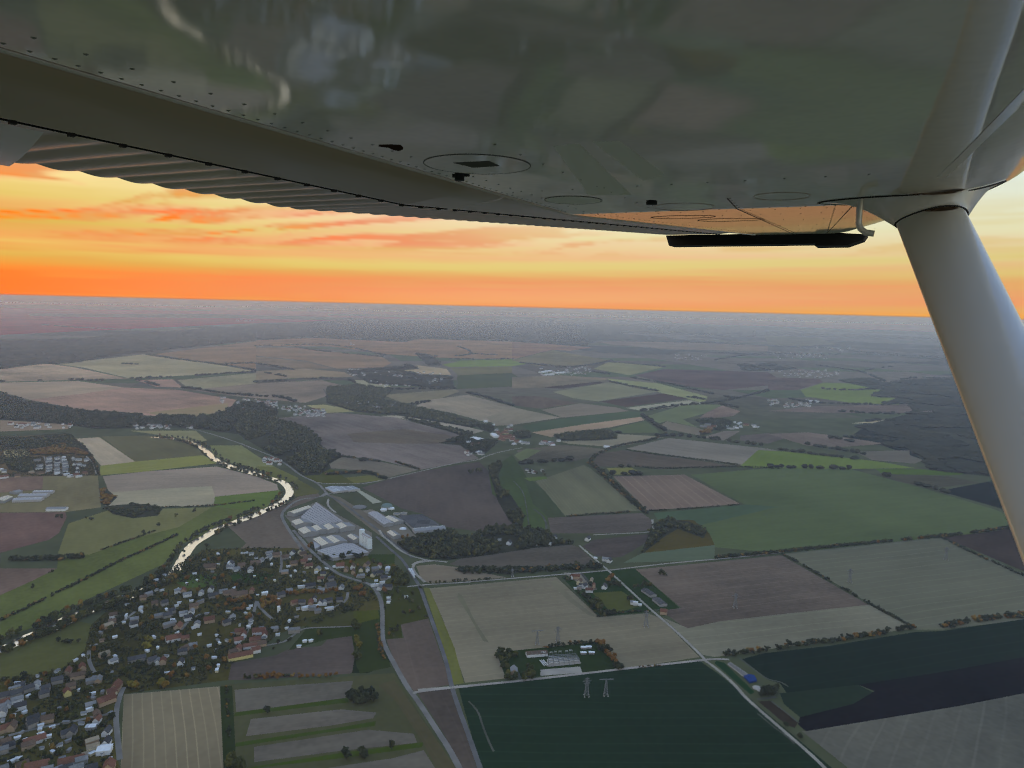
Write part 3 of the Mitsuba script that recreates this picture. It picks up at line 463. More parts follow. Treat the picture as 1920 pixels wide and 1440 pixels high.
BELTS = [
 [(-2956,4274),(-2790,4383),(-2637,4452),(-2466,4444)],
 [(-2372,4623),(-2176,4728),(-2053,4933),(-1814,5252)],
 [(-3252,6605),(-2762,6156),(-2277,5782),(-1835,5314)],
 [(-2298,4537),(-1976,4191),(-1833,4181),(-1576,3995),(-1346,3894)],
 [(-2966,5643),(-2824,5607)],
 [(-2277,5782),(-2078,6018)],
 [(-2853,8269),(-2603,8642),(-2224,9021),(-1778,8320),(-1232,7258)],
 [(-2384,8213),(-1857,7533),(-1576,7378),(-1231,7067)],
 [(-2051,5940),(-1860,5751),(-1596,5453)],
 [(-1814,5252),(-1680,5159),(-1517,4958)],
 [(-1577,4564),(-1434,4755),(-1264,4908),(-1089,4897)],
 [(-1089,4897),(-936,4570)],
 [(-761,7313),(-452,7503),(-444,8257),(-676,9179)],
 [(-1346,3894),(-1215,3885),(-1062,3680)],
 [(-955,4471),(-708,4347),(-555,4425),(-345,4472)],
 [(-306,4349),(-154,4139),(3,3754)],
 [(-499,3723),(-429,3834)],
 [(-421,7832),(-7,7723)],
 [(69,6725),(281,6507),(466,6299),(694,6637),(993,7354)],
 [(930,7113),(1204,6896),(1369,6662)],
 [(650,5951),(857,5584),(1003,5250),(1110,5053),(1183,4674),(1305,4320)],
 [(681,5170),(796,4825),(915,4615)],
 [(1034,4344),(1104,4241)],
 [(652,3678),(865,3914),(1131,4100),(1348,4368),(1668,4826)],
 [(625,3517),(634,3316),(643,3137),(645,3015)],
 [(437,3004),(539,3019),(592,2949),(660,2959),(752,2934),(860,2858),(970,2771)],
 [(1140,4032),(1200,3879)],
 [(141,6651),(352,6493)],
 [(2094,7733),(2668,8737),(3297,9628)],
 [(6.3,2337.7),(69.5,2370.1),(155.9,2405.9),(206.6,2438.2)],
 [(307.7,2335.7),(371.1,2343),(388.4,2320.8)],
 [(314.1,2227.4),(405.9,2241.9)],
 [(959,2737),(1098,2631),(1170,2596),(1234,2548),(1287,2540)],
 [(841,2389),(1004,2398),(1120,2396)],
 [(3263,6866),(3601,7247),(3874,7534)],
 [(3015,7369),(3096,7000),(3135,6656),(2870,5710)],
 [(3091,5894),(3340,6166),(3610,6164)],
 [(3230,9429),(3687,9281),(4392,9720),(4974,9611),(5412,9457)],
 [(1708,3846),(1825,3806),(1993,3805)],
 [(1566,3416),(1797,3579),(1891,3516)],
 [(2110,5023),(2232,4951),(2557,5123)],
 [(1629,4424),(1699,4209),(1928,4181),(2091,4176)],
 [(1305,3012),(1360,2926)],
 [(4234,11230),(4965,11564),(4749,10218),(5191,10033)],
 [(1139,2827),(1227,2740),(1284,2654)],
 [(1519,2985),(1626,2963),(1708,2992)],
 [(1385,3042),(1524,3023)],
 [(1176,2315),(1200,2261),(1239.1,2150.9),(1248.7,2084.7)],
 [(-8187,12924),(-6939,11987),(-6069,11823)],
 [(-592,7025),(-269,7028),(-6,7187)],
 [(-481.4,2355.6),(-445.9,2334.4)],
]
WOODS = [
 ('dark wooded ridge in the haze on the left',22,60,0,[(-6236,7031),(-5471,7939),(-5082,8770),(-5206,10590),(-5268,15280),(-3294,9548),(-3363,8097),(-3473,6753),(-3349,5600),(-3480,5476),(-3479,5036),(-4268,4801)]),
 ('dark wooded ridge in the haze behind the plateau fields',22,70,0,[(-5268,15280),(-5117,19882),(-3750,23552),(-54,26437),(2611,25482),(5382,25988),(6975,21748),(5068,15776),(3321,16516),(2202,16242),(2821,13287),(3627,11665),(3250,12167),(1311,11936),(939,10141),(-15,10993),(-668,11012),(-1408,11154),(-1489,10054),(-2842,10590),(-3294,9548)]),
 ('thin wooded strip along the far right horizon',20,80,0,[(6907,20263),(8046,19800),(9757,19766),(10741,18769),(9786,17093),(8114,17187),(6200,18180)]),
 ('wooded slope running along the left edge below the plateau',16,16,0.08,[(-3248,3940),(-2612,3773),(-2254,3451),(-1902,3238),(-1557,3148),(-1287,3170),(-1313,3631),(-1218,3588),(-1074,3384),(-1012,3145),(-1001,2890),(-1034,2771),(-1194,2860),(-1359,2875),(-1574,2803),(-1753,2895),(-2063,2972),(-2577,3119)]),
 ('dark wooded hillside above the river bend',16,15,0.12,[(-1194,3363),(-1012,3145),(-870,2991),(-734,2778),(-651,2528),(-554.3,2399.1),(-571,2294.7),(-549,2225.9),(-560.1,2136),(-594.2,2121.7),(-689.4,2280.8),(-825,2476),(-963,2676),(-1085,2877)]),
 ('tree-filled valley around the middle village',14,18,0.1,[(-1093,4393),(-936,4570),(-708,4347),(-684,3886),(-547,3714),(-291,3414),(-129,3150),(-159,3058),(-291,3169),(-490,3329),(-735,3444),(-922,3706)]),
 ('trees in the valley between the plateau fields',14,22,0.05,[(-1304,7485),(-1016,6874),(-852,6329),(-981,5782),(-1236,5557),(-896,4678),(-469,4536),(-358,4515),(-440,5242),(-667,5307),(-838,5673),(-736,5855),(-905,6311)]),
 ('dark copse on the plateau beyond the middle village',14,22,0,[(-1009,7737),(-805,7421),(-593,6232),(-698,6198)]),
 ('tree belt running to the red-roofed village',13,15,0.1,[(-482,3280),(-321,3119),(-150,2899),(-164,2823),(-252,2962),(-427,3193)]),
 ('trees round the red-roofed village, outer side',13,14,0.08,[(-258,2690),(-177,2821),(-128,2724),(-81,2764),(-50,2735),(-89,2512),(-123,2508),(-177,2652)]),
 ('trees at the upper side of the red-roofed village',12,14,0.06,[(-140,3098),(-86,3133),(-71,3031),(-81,2943),(-106,2988)]),
 ('trees at the right side of the red-roofed village',12,14,0.1,[(17,2957),(72,2978),(76,2861),(46,2813),(11,2875)]),
 ('hedged strip of shrubs under the tan field',11,13,0.3,[(172,2908),(270,2999),(411,3061),(412,2868),(318,2819),(191,2802)]),
 ('dark trees round the distant right-hand village',12,16,0.08,[(858,3442),(953,3471),(1002,3451),(1007,3385),(945,3223),(885,3131),(871,3164),(913,3279),(857,3321)]),
 ('autumn trees below the distant right-hand village',11,12,0.7,[(793,3084),(861,3186),(877,3188),(830,3067),(775,2994)]),
 ('big dark woodland behind the wing strut',15,26,0.1,[(1568,3322),(2121,3887),(2493,4080),(2702,3989),(1651,2332),(1544,2343),(1390,2422),(1460,2589),(1514,2776),(1448,2868),(1647,3002),(1559,3067)]),
 ('dark broken woodland by the right horizon',14,30,0,[(2539,5755),(2900,5981),(2773,5563),(3211,5924),(3689,6184),(2493,4080),(2157,3956),(2318,4328),(2110,4215),(2461,4678),(2256,4635),(2529,5066),(2499,5497)]),
 ('scattered copses right of the plateau villages',13,24,0,[(2362,4836),(2614,4890),(2448,4632),(2278,4597)]),
 ('wooded bank left of the far villages',13,26,0,[(2191,7211),(2553,7433),(2627,6860),(2229,6481),(2022,6505)]),
 ('mixed wood between the industrial estate and the plough land',13,9,0.22,[(-232.2,1519.2),(-190.3,1575.9),(-137.7,1608.2),(-86,1568.5),(-63.9,1610.2),(-30.6,1659.2),(45.3,1644),(89.6,1622.6),(99.5,1575.4),(140.2,1570.8),(136,1547.7),(54.5,1519.3),(-25.9,1474.3),(-74.4,1450.4),(-121.6,1430.4),(-174.2,1446.4),(-207.6,1478)]),
 ('autumn trees along the valley meadow',12,10,0.3,[(-65.1,2281.1),(-36.7,2383),(-25.3,2334),(-37.7,2193.3),(-24.4,1995.4),(2.6,1945),(35,1760.2),(26.1,1640.2),(3.7,1715.9),(-26.8,1891.7)]),
 ('dark thicket with bare patches beside the green field',9,10,0.12,[(340.4,1703.4),(379.3,1759.9),(429.3,1741.6),(451,1666.5),(433.7,1617.4),(391.7,1686.5),(339.5,1609.9),(279.9,1504.3)]),
 ('dark trees along the flood bank pond',8,10,0.12,[(-972.5,1748.9),(-935,1767.3),(-884.2,1776.5),(-831.1,1740),(-816.7,1685.1),(-857.5,1661.4),(-917.5,1689.9)]),
 ('orange brown copse on the field edge',7,9,0.5,[(-1072.9,1916.9),(-1043.2,1893.6),(-989.3,1832.2),(-968.9,1756.7),(-987.9,1769.9)]),
 ('brown autumn scrub behind the housing estate',8,12,0.5,[(-1552,2375),(-1525,2413),(-1539,2508),(-1421,2415),(-1332,2315),(-1405,2339),(-1461,2310),(-1510,2315)]),
 ('brown gardens left of the housing estate',8,11,0.4,[(-1553,2247),(-1489,2275),(-1368,2099),(-1382.1,2079.9),(-1439,2108)]),
 ('trees along the foot of the wooded slope',9,13,0.25,[(-1781,2562),(-1670,2611),(-1592,2656),(-1384,2404),(-1460,2423),(-1569,2409),(-1704,2449)]),
]
HOUSES = [  # x, y, turn, length, width, eaves, roof rise, wall and roof colour, place
 (-568.8,957.1,125,14,9.4,4.9,4.5,'Tr','M'),(-581.3,945.4,106,15.2,8.4,4.5,4.1,'Tr','M'),(-561.3,933.8,28,20,9,5.1,4.3,'Tb','M'),
 (-619.5,906.9,27,12,9.1,4.2,4.3,'Cd','M'),(-622.2,900.2,41,14,5,4.6,1.8,'Cg','M'),(-599.4,908.8,113,12.4,8.8,5.1,3.2,'Wg','M'),
 (-604.3,899.5,50,14.6,8.6,4.9,4.1,'Gd','M'),(-583.3,900.5,50,12,8.4,5,4,'Gd','M'),(-577,887.5,46,12.3,8.7,5.2,4.2,'Gd','M'),
 (-581.1,921.6,35,15.3,9.2,4.8,4.4,'Gd','M'),(-550.9,892.7,130,12.3,9.7,4.8,4.7,'Yr','M'),(-555.8,908.9,35,12.7,8.9,4.1,4.3,'Tb','M'),
 (-539.2,924,38,12.1,8.5,4.3,3.1,'Gg','M'),(-530.2,926.8,109,14.2,8.9,4.3,3.2,'Tg','M'),(-497.8,909.7,101,20,12,5,5.8,'Tr','M'),
 (-497,897.5,38,13.4,9.4,4,4.5,'Cr','M'),(-492.6,875.8,52,24,12,5.2,5.8,'Tr','M'),(-501.3,881.3,40,7,4.5,2.6,0.5,'Ww','M'),
 (-520,894.8,39,7,4.5,2.6,0.5,'Ww','M'),(-600.7,872.8,41,14.7,8.9,4.7,3.2,'Wg','M'),(-605.2,861.9,121,11.5,8.5,4.1,3,'Wg','M'),
 (-599.4,844.9,114,14.5,9.7,5.1,3.5,'Wg','M'),(-608.8,855.3,44,12.9,8.9,4.6,3.2,'Wg','M'),(-587.1,857.7,38,14.5,9.5,5,4.6,'Wd','M'),
 (-502.3,857.1,42,9,4,3.9,0.5,'Ww','M'),(-505.2,864.2,37,12.9,9.3,5.1,3.3,'Gg','M'),(-505.2,849.5,28,7,4.5,2.6,1.6,'Wg','M'),
 (-486.1,844.2,127,13.7,8.8,4.3,4.2,'Tb','M'),(-480.2,833.7,99,12.2,8.5,4.1,4.1,'Wr','M'),(-478,817.3,10,12.1,8.5,5.2,1,'Gw','M'),
 (-456.1,810.3,95,13.6,9,4.2,4.3,'Wd','M'),(-445.4,790.4,100,13.3,9,4,4.3,'Wd','M'),(-462.5,791.3,41,15.2,8.4,4.5,3,'Tt','M'),
 (-454.2,778.8,34,14.4,9.7,4.7,3.5,'Ct','M'),(-555.3,832.1,52,14.7,8.5,4.5,4.1,'Gd','M'),(-549.3,821.4,56,12.7,9,5.2,4.3,'Gd','M'),
 (-538,832.3,26,14.9,9.8,4.5,4.7,'Tb','M'),(-539.6,822.2,42,7,4.5,2.6,0.5,'Ww','M'),(-549.6,845,34,7,4.5,2.6,1.6,'Cg','M'),
 (-499.1,805.2,41,13.1,8.6,4.4,4.1,'Gd','M'),(-494.7,807.9,103,15.5,9.7,4.7,4.7,'Gd','M'),(-526.3,790.1,42,25,10,4,4.8,'Wr','M'),
 (-549.6,796.2,40,7,4.5,2.6,0.5,'Ww','M'),(-538.6,791.5,58,7,4.5,2.6,0.5,'Ww','M'),(-528.6,804.7,47,7,4.5,2.6,0.5,'Ww','M'),
 (-517.5,800.5,35,7,4.5,2.6,0.5,'Ww','M'),(-495.2,784.6,44,7,4.5,2.6,1.6,'Wg','M'),(-492.9,742.4,26,26,12,4.8,5.8,'Tr','M'),
 (-486.7,749.7,33,7,4.5,2.6,0.5,'Ww','M'),(-463.2,753.1,27,28,11,4.4,5.3,'Wr','M'),(-477.4,760.6,38,7,4.5,2.6,1.6,'Cg','M'),
 (-453.4,755.4,32,13.4,9.5,4.8,3.4,'Gg','M'),(-457.6,769.5,33,7,4.5,2.6,1.6,'Tt','M'),(-450.9,770.6,59,7,4.5,2.6,0.5,'Cw','M'),
 (-418.6,745.7,108,16,13,4.7,6.2,'Tr','M'),(-555.5,783.6,43,13.7,8.8,4.8,4.2,'Tb','M'),(-573.8,810.5,46,13.4,9.5,4.7,4.6,'Tr','M'),
 (-568.3,815,107,14.1,9.4,5,4.5,'Tb','M'),(-548.7,770,34,12.9,9.6,5,3.4,'Gg','M'),(-523.4,758.5,20,7,4.5,2.6,0.5,'Ww','M'),
 (-527.7,753,53,7,4.5,2.6,0.5,'Ww','M'),(-526.5,736.4,41,13.6,8.6,5,3.1,'Wg','M'),(-450.7,741.3,37,15.2,9.1,4.8,3.3,'Wg','M'),
 (-479.1,737.7,27,12.2,9.5,4.7,3.4,'Gg','M'),(-618.8,882.1,32,18,10,4.8,4.8,'Gd','M'),(-611.5,886.3,49,14.6,9.3,4.8,4.5,'Gd','M'),
 (-611.6,866,40,11.6,8.6,4.5,4.1,'Tr','M'),(-461.1,740.2,35,14.2,9.3,4,4.5,'Gd','M'),(-510.3,744.8,48,13.4,8.7,4,4.2,'Tb','M'),
 (-470.1,738.3,46,12.2,8.7,3.9,3.1,'Gg','M'),(-435.2,741.5,33,13.4,8.9,4.7,4.3,'Gd','M'),(-526.8,780.1,38,15.1,8.4,4.4,4,'Tb','M'),
 (-547,778.2,47,12.6,9,4,4.3,'Gd','M'),(-576.3,1175.8,27,11.6,9.3,4,4.4,'Tb','N'),(-604.4,1212.9,51,13.7,8.9,4.7,3.2,'Gg','N'),
 (-602.8,1236.7,30,7,4.5,2.6,1.6,'Wg','N'),(-562.3,1229.3,29,13.2,9.5,4.7,3.4,'Wg','N'),(-553.4,1231.3,108,13.9,9.2,5.1,4.4,'Tr','N'),
 (-540.4,1215.8,32,15.4,9.3,4.4,3.3,'Wg','N'),(-520.1,1223.5,103,11.9,9.2,4.7,3.3,'Wg','N'),(-510.3,1240.3,96,12.1,9.3,5.1,4.5,'Wd','N'),
 (-495.4,1213.6,37,18,10,4.2,4.8,'Gd','N'),(-487.4,1235.5,38,16,6,4.3,2.2,'Wg','N'),(-524,1193.6,30,7,4.5,2.6,0.5,'Ww','N'),
 (-508.4,1166.8,30,15.3,9.7,4.7,4.6,'Tb','N'),(-506.5,1187.6,56,14,5,4.5,1.8,'Gg','N'),(-502.8,1144.7,96,13.2,8.8,5.2,3.2,'Wg','N'),
 (-513.3,1138.9,33,13.4,8.6,4.7,3.1,'Wg','N'),(-498.3,1122.3,33,13.3,8.8,4.9,4.2,'Wd','N'),(-462.9,1116.8,29,18,11,4.6,5.3,'Tr','N'),
 (-474.9,1100.2,104,12.6,9.7,4.9,3.5,'Wg','N'),(-476.7,1092.5,39,7,4.5,2.6,0.5,'Ww','N'),(-431.7,1128.5,93,12.1,9.8,4.3,3.5,'Wg','N'),
 (-539.2,1173.2,26,7,4.5,2.6,0.5,'Ww','N'),(-540.4,1185,25,7,4.5,2.6,0.5,'Ww','N'),(-588.4,1154.5,97,9,6,4.9,0.7,'Ww','N'),
 (-636.6,1280.2,46,7,4.5,2.6,0.5,'Ww','N'),(-625.6,1282.9,44,7,4.5,2.6,0.5,'Ww','N'),(-639.2,1199.1,28,14,3,4.3,0.4,'Ww','N'),
 (-617.3,1125.3,35,12.7,9.1,4.5,4.4,'Wb','N'),(-596.9,1125.3,108,12,3,4.4,0.4,'Ww','N'),(-605.9,1101.7,25,11.6,8.8,4.5,4.2,'Tb','N'),
 (-605.3,1088.9,53,15.2,9.6,4.6,3.5,'Tt','N'),(-569.4,1093.9,37,13.2,9.2,4.8,4.4,'Wd','N'),(-576.9,1111.3,29,14,9.1,5.1,3.3,'Gg','N'),
 (-577.1,1054.3,43,7,4.5,2.6,0.5,'Ww','N'),(-547.1,1128.4,35,14.9,8.7,4.3,3.1,'Gg','N'),(-533.9,1130.2,30,14.8,9.4,4.5,4.5,'Gd','N'),
 (-520.8,1118.3,29,7,4.5,2.6,0.5,'Ww','N'),(-516.5,1098.1,48,22,8,5.1,2.9,'Gg','N'),(-499.9,1091.8,93,16,11,4.1,5.3,'Tr','N'),
 (-488.3,1049.9,34,24,12,4.5,5.8,'Wr','N'),(-472,1050.9,33,12.8,8.6,4.7,4.1,'Tr','N'),(-450.7,1029,29,12.4,9.5,4.9,3.4,'Gg','N'),
 (-458.6,1017.8,64,14.2,8.4,4.8,4,'Tb','N'),(-457.1,1009.1,28,14.3,8.5,5,4.1,'Gd','N'),(-429.3,1034.1,33,7,4.5,2.6,0.5,'Ww','N'),
 (-561.2,997,50,15.3,9.4,4.1,3.4,'Tt','N'),(-589,1041.1,32,7,4.5,2.6,2.2,'Tb','N'),(-538.5,978,56,12.1,9.3,4.4,3.3,'Wg','N'),
 (-509.9,985.7,33,26,9,4.1,4.3,'Gd','N'),(-478,980.3,104,11.9,8.9,4,3.2,'Wg','N'),(-471.2,980.1,109,11.7,9.2,4.9,4.4,'Tr','N'),
 (-445.7,978.4,101,13.2,8.8,4.7,4.2,'Wd','N'),(-486.9,982.4,47,13.5,9.7,4.4,4.7,'Gd','N'),(-473.4,1228.1,34,24,11,4.1,5.3,'Tb','N'),
 (-555,1347.1,11,22,12,4.7,5.8,'Tb','N'),(-526.8,1372.8,100,13.7,9.3,4.2,1.1,'Ww','N'),(-519.2,1352,24,13.7,8.8,4.9,3.2,'Wg','N'),
 (-604.8,1195.7,34,12.4,8.9,4.9,4.3,'Tb','N'),(-561.1,1177.6,45,12.2,9.4,4.8,4.5,'Gd','N'),(-535,1146.7,40,11.9,8.6,4.7,4.1,'Gd','N'),
 (-524.2,1368.5,94,12.5,9.6,4.5,4.6,'Wd','O'),(-504.4,1342.1,43,11.6,9.4,4,3.4,'Wg','O'),(-500.7,1359,29,12.1,9.7,4.8,4.7,'Tb','O'),
 (-476.8,1339.1,104,15.4,9.3,5,3.4,'Wg','O'),(-480.6,1376.6,21,18,9,4.1,4.3,'Tb','O'),(-474.2,1392.1,93,12.4,8.9,4.7,3.2,'Wg','O'),
 (-473.1,1434.4,33,12.9,8.9,4.1,3.2,'Wg','O'),(-465,1407,87,14.7,9,5,3.2,'Wg','O'),(-456,1423.8,25,13.6,9.2,4.6,4.4,'Tb','O'),
 (-507,1429.7,19,9,5,4,1.8,'Wg','O'),(-520.2,1437.2,34,7,4.5,2.6,0.5,'Ww','O'),(-526.6,1436.8,29,7,4.5,2.6,0.5,'Ww','O'),
 (-428.7,1439.7,97,11.7,9.6,4.5,4.6,'Wd','O'),(-415,1448.8,96,13.4,9.6,4.7,4.6,'Cd','O'),(-435,1412.8,28,13.2,9.1,4,4.3,'Gb','O'),
 (-428.5,1414.9,29,7,4.5,2.6,0.5,'Ww','O'),(-408,1377.7,28,13,8.9,5,4.3,'Tb','O'),(-392.5,1391.9,29,12.6,8.6,4.3,4.1,'Tr','O'),
 (-406.1,1434.7,31,12.4,9.1,3.9,4.4,'Tb','O'),(-390.8,1411.3,20,15.3,9.4,4.8,4.5,'Wb','O'),(-377,1366.9,28,15,9,4.5,4.3,'Cr','O'),
 (-411.2,1332.5,24,14.2,8.8,4.8,3.2,'Tg','O'),(-415,1367.3,24,7,4.5,2.6,0.5,'Ww','O'),(-355.1,1350.8,89,15,12,4.2,4.3,'Cg','O'),
 (-338.7,1328.4,3,11.6,8.7,4,4.2,'Cd','O'),(-354.9,1338.7,37,7,4.5,2.6,0.5,'Ww','O'),(-336.7,1300.5,19,13,8.8,4.5,4.2,'Cr','O'),
 (-310.7,1269,36,20,14,4.8,6.7,'Gd','O'),(-319.2,1303.9,34,12.2,8.7,4.8,4.2,'Gd','O'),(-291.1,1265.3,88,13.2,9.8,3.9,3.5,'Wg','O'),
 (-346.5,1268.7,25,20,10,4,4.8,'Gd','O'),(-361.4,1265.5,15,14,5,4,0.6,'Ww','O'),(-322.4,1247.5,20,13.7,9.8,4.6,3.5,'Gg','O'),
 (-376.1,1243,28,11.8,9.7,4.5,3.5,'Gg','O'),(-413.6,1228.6,33,11,8,5.1,1,'Ww','O'),(-420.2,1168.8,30,7,4.5,2.6,0.5,'Ww','O'),
 (-454.2,1221.8,26,30,12,4,5.8,'Tb','O'),(-439.3,1238.6,101,14,9,4.2,4.3,'Tr','O'),(-352.9,1192.9,48,13.1,8.8,4,4.2,'Tr','O'),
 (-325.4,1193.5,101,20,10,4.1,4.8,'Tr','O'),(-323.6,1209.9,102,13.5,9,4.6,4.3,'Wd','O'),(-310,1194.3,99,11.9,9.2,5.1,4.4,'Wd','O'),
 (-328.5,1173.2,35,13.9,9.6,4.2,1.2,'Ww','O'),(-317.8,1173.1,24,13.4,9.2,4.4,3.3,'Gg','O'),(-313,1180.1,20,9,6,4.7,0.7,'Ww','O'),
 (-339.4,1192.9,4,12.7,9,5,4.3,'Gd','O'),(-303,1195.9,107,12.4,8.6,4.3,3.1,'Wg','O'),(-299,1204.7,30,14.8,8.8,4.1,4.2,'Gd','O'),
 (-281,1209.6,10,11.8,8.7,4,4.2,'Gd','O'),(-290.1,1173.9,27,16,7,4.2,0.8,'Ww','O'),(-305.8,1162.6,25,11.7,9.4,4,3.4,'Gg','O'),
 (-340.3,1172.4,31,7,4.5,2.6,1.6,'Wg','O'),(-431.6,1128.6,109,12,5,4.4,0.6,'Ww','O'),(-392.1,1068.9,106,12.8,9.5,4.6,4.5,'Wr','O'),
 (-401.4,1077.7,20,15.1,9.3,4.9,4.5,'Tr','O'),(-391.9,1048.5,24,14.8,9.3,5.1,4.5,'Wr','O'),(-410.2,1074.7,27,7,4.5,2.6,1.6,'Wg','O'),
 (-373,1080.8,13,22,12,4.2,5.8,'Wr','O'),(-361,1070.7,104,14.7,8.9,4.1,4.3,'Wr','O'),(-369.3,1052.2,30,18,10,4.2,4.8,'Tr','O'),
 (-360.1,1062.5,23,7,4.5,2.6,1.6,'Wg','O'),(-369.7,1033,21,22,8,4,3.8,'Wr','O'),(-355.7,1040.6,31,14.6,9.2,3.9,4.4,'Tb','O'),
 (-372.2,1001.2,30,38,11,4.4,5.3,'Yr','O'),(-382,1021.6,102,14.9,9.7,4.7,4.7,'Tr','O'),(-387,1013.2,38,12.9,8.9,3.9,4.3,'Tb','O'),
 (-357,1020,34,14,9,4.7,4.3,'Wr','O'),(-343.1,1075.7,13,7,4.5,2.6,0.5,'Ww','O'),(-353.1,1091.6,23,11.9,9.1,4.1,3.3,'Gg','O'),
 (-322,1087.4,15,20,9,5.1,3.2,'Gg','O'),(-288.6,1058,25,7,4.5,2.6,0.5,'Ww','O'),(-297.2,1056.2,19,7,4.5,2.6,0.5,'Ww','O'),
 (-300.6,1038.7,16,7,4.5,2.6,0.5,'Ww','O'),(-433.2,1109.3,48,13.3,9,4.5,4.3,'Gd','O'),(-384.3,1224.2,37,14.6,9.7,4.6,4.7,'Gd','O'),
 (-318.6,1373.5,19,15,10,4,4.8,'Wr','R'),(-302.6,1354.2,95,14.8,9,4,4.3,'Tb','R'),(-293.2,1368.5,92,13.8,9.1,5,4.4,'Wb','R'),
 (-286.7,1342.8,96,13.1,8.7,4.3,4.2,'Tb','R'),(-275.2,1355.1,103,12.9,9.5,4.2,4.5,'Cd','R'),(-262.2,1355.3,100,12.9,8.7,5.2,3.1,'Wg','R'),
 (-269.9,1383.7,76,14,9,4.1,4.3,'Tb','R'),(-244.4,1378.1,92,14.8,9.1,3.9,4.4,'Wr','R'),(-226.3,1365,93,14.4,9.7,4.2,1.2,'Ww','R'),
 (-249.6,1360.2,27,14.7,8.9,4.8,3.2,'Gg','R'),(-247.4,1331.8,81,14.7,8.9,3.9,4.3,'Cd','R'),(-225.2,1346.4,6,7,4.5,2.6,1.6,'Wg','R'),
 (-268.1,1323,19,15,8,4.1,2.9,'Gg','R'),(-274.5,1324.2,14,7,4.5,2.6,0.5,'Ww','R'),(-237.2,1304.3,23,7,4.5,2.6,0.5,'Ww','R'),
 (-224,1267.4,76,11.6,8.8,4.4,3.2,'Wg','R'),(-235.3,1280.7,21,16,4,4.4,0.5,'Ww','R'),(-223.8,1291.2,26,11,3,5.2,0.4,'Ww','R'),
 (-210.4,1270.4,-1,18,10,4.8,4.8,'Gd','R'),(-236.2,1338.3,10,14.2,9.2,4.9,4.4,'Gd','R'),(-225,1315.1,27,14.2,9.1,4.3,4.4,'Gd','R'),
 (-217.2,1323.3,21,7,4.5,2.6,0.5,'Ww','R'),(-172.7,1233.6,18,7,4.5,2.6,0.5,'Ww','R'),(-201.6,1226.8,10,7,4.5,2.6,0.5,'Ww','R'),
 (-199.3,1215.9,27,7,4.5,2.6,1.6,'Gg','R'),(-198.8,1207.7,18,7,4.5,2.6,0.5,'Ww','R'),(-328.3,1372.1,7,7,4.5,2.6,0.5,'Ww','R'),
 (119.7,1343.5,81,9,7,4.3,3.4,'Wr','J'),(128.5,1344.1,-1,14.4,8.5,4.9,4.1,'Tr','J'),(132.2,1317.3,68,14.2,9.7,5.1,4.7,'Cb','J'),
 (133.7,1308.2,-14,7,4.5,2.6,2.2,'Wd','J'),(139.2,1300,55,14.5,9.3,4.2,4.4,'Wd','J'),(146.2,1279.3,-1,15,8,4.2,3.8,'Wr','J'),
 (129.2,1289.7,-6,10,5,5.2,1.8,'Gg','J'),(175.5,1299.1,70,13,10,3.9,4.8,'Wd','J'),(154.9,1325.7,79,22,6,4.4,2.2,'Tt','J'),
 (156.8,1300.9,85,9,6,5.1,2.9,'Tr','J'),(219.7,1226.3,-9,9,6,5.1,0.7,'Ww','J'),(215.9,1229.5,-8,10,7,4,2.5,'Wg','J'),
 (226.8,1223.6,-7,7,4.5,2.6,0.5,'Ww','J'),(260.7,1191.2,-15,13,9,4.8,4.3,'Tr','J'),(122.9,1291.4,-11,7,4.5,2.6,0.5,'Ww','J'),
 (12.3,978.7,93,16,11,4.2,4,'Tg','K'),(102,1581.5,81,12.7,8.8,4.7,4.2,'Wd','V'),(84.4,1539.3,2,14,6,4.7,0.7,'Ww','V'),
 (59.6,1535.2,6,7,4.5,2.6,0.5,'Ww','V'),(1.8,1536.1,74,11.8,9.2,5,4.4,'Wd','V'),(173.3,1579.7,64,15,9.4,4.4,4.5,'Wd','V'),
 (-18.6,1563.1,14,7,4.5,2.6,1.6,'Wg','V'),(196.7,1446.7,-18,15.1,8.8,4.3,3.2,'Wg','C'),(177,1458.8,-13,7,4.5,2.6,0.5,'Ww','C'),
 (202.4,1440.6,61,12.2,8.4,4.1,4.1,'Wd','C'),(171.9,1576.5,69,12.2,8.7,4.7,4.2,'Wd','C'),(-1417.4,2251.8,50,14.1,9.4,4.8,3.4,'Wg','L'),
 (-1391.5,2210.1,44,14.8,9.7,4.3,3.5,'Wg','L'),(-1362.9,2164,42,14.9,9.3,5.1,4.5,'Wd','L'),(-1341.6,2129.7,54,14.9,9.1,4,3.3,'Wg','L'),
 (-1320,2094.9,47,12.3,8.6,4,3.1,'Wg','L'),(-1393.3,2252.6,50,11.9,9.5,4.9,3.4,'Wg','L'),(-1363.3,2203.5,60,14.8,9.5,4.8,4.6,'Wd','L'),
 (-1345,2173.4,29,14,9.8,4,3.5,'Wg','L'),(-1324,2138.9,33,11.9,8.5,4.2,3.1,'Gg','L'),(-1304.3,2106.7,47,14.2,9.4,4,3.4,'Wg','L'),
 (-1287.4,2079,49,13.1,9.2,4.4,3.3,'Wg','L'),(-1275.1,2058.7,48,13,9.4,4.5,1.1,'Ww','L'),(-1385.5,2273.6,112,15.4,9.7,4,1.2,'Ww','L'),
 (-1360.6,2235.6,25,12.7,8.6,4.5,1,'Ww','L'),(-1331.9,2191.3,34,12.9,9.4,5.1,3.4,'Wg','L'),(-1308.2,2155,44,13.5,9.4,4.9,3.4,'Wg','L'),
 (-1289.4,2123.6,46,13.8,8.8,4.3,3.2,'Gg','L'),(-1269.7,2090.6,30,11.7,9,4.2,3.2,'Wg','L'),(-1246.5,2055,48,14.2,8.5,4.3,1,'Ww','L'),
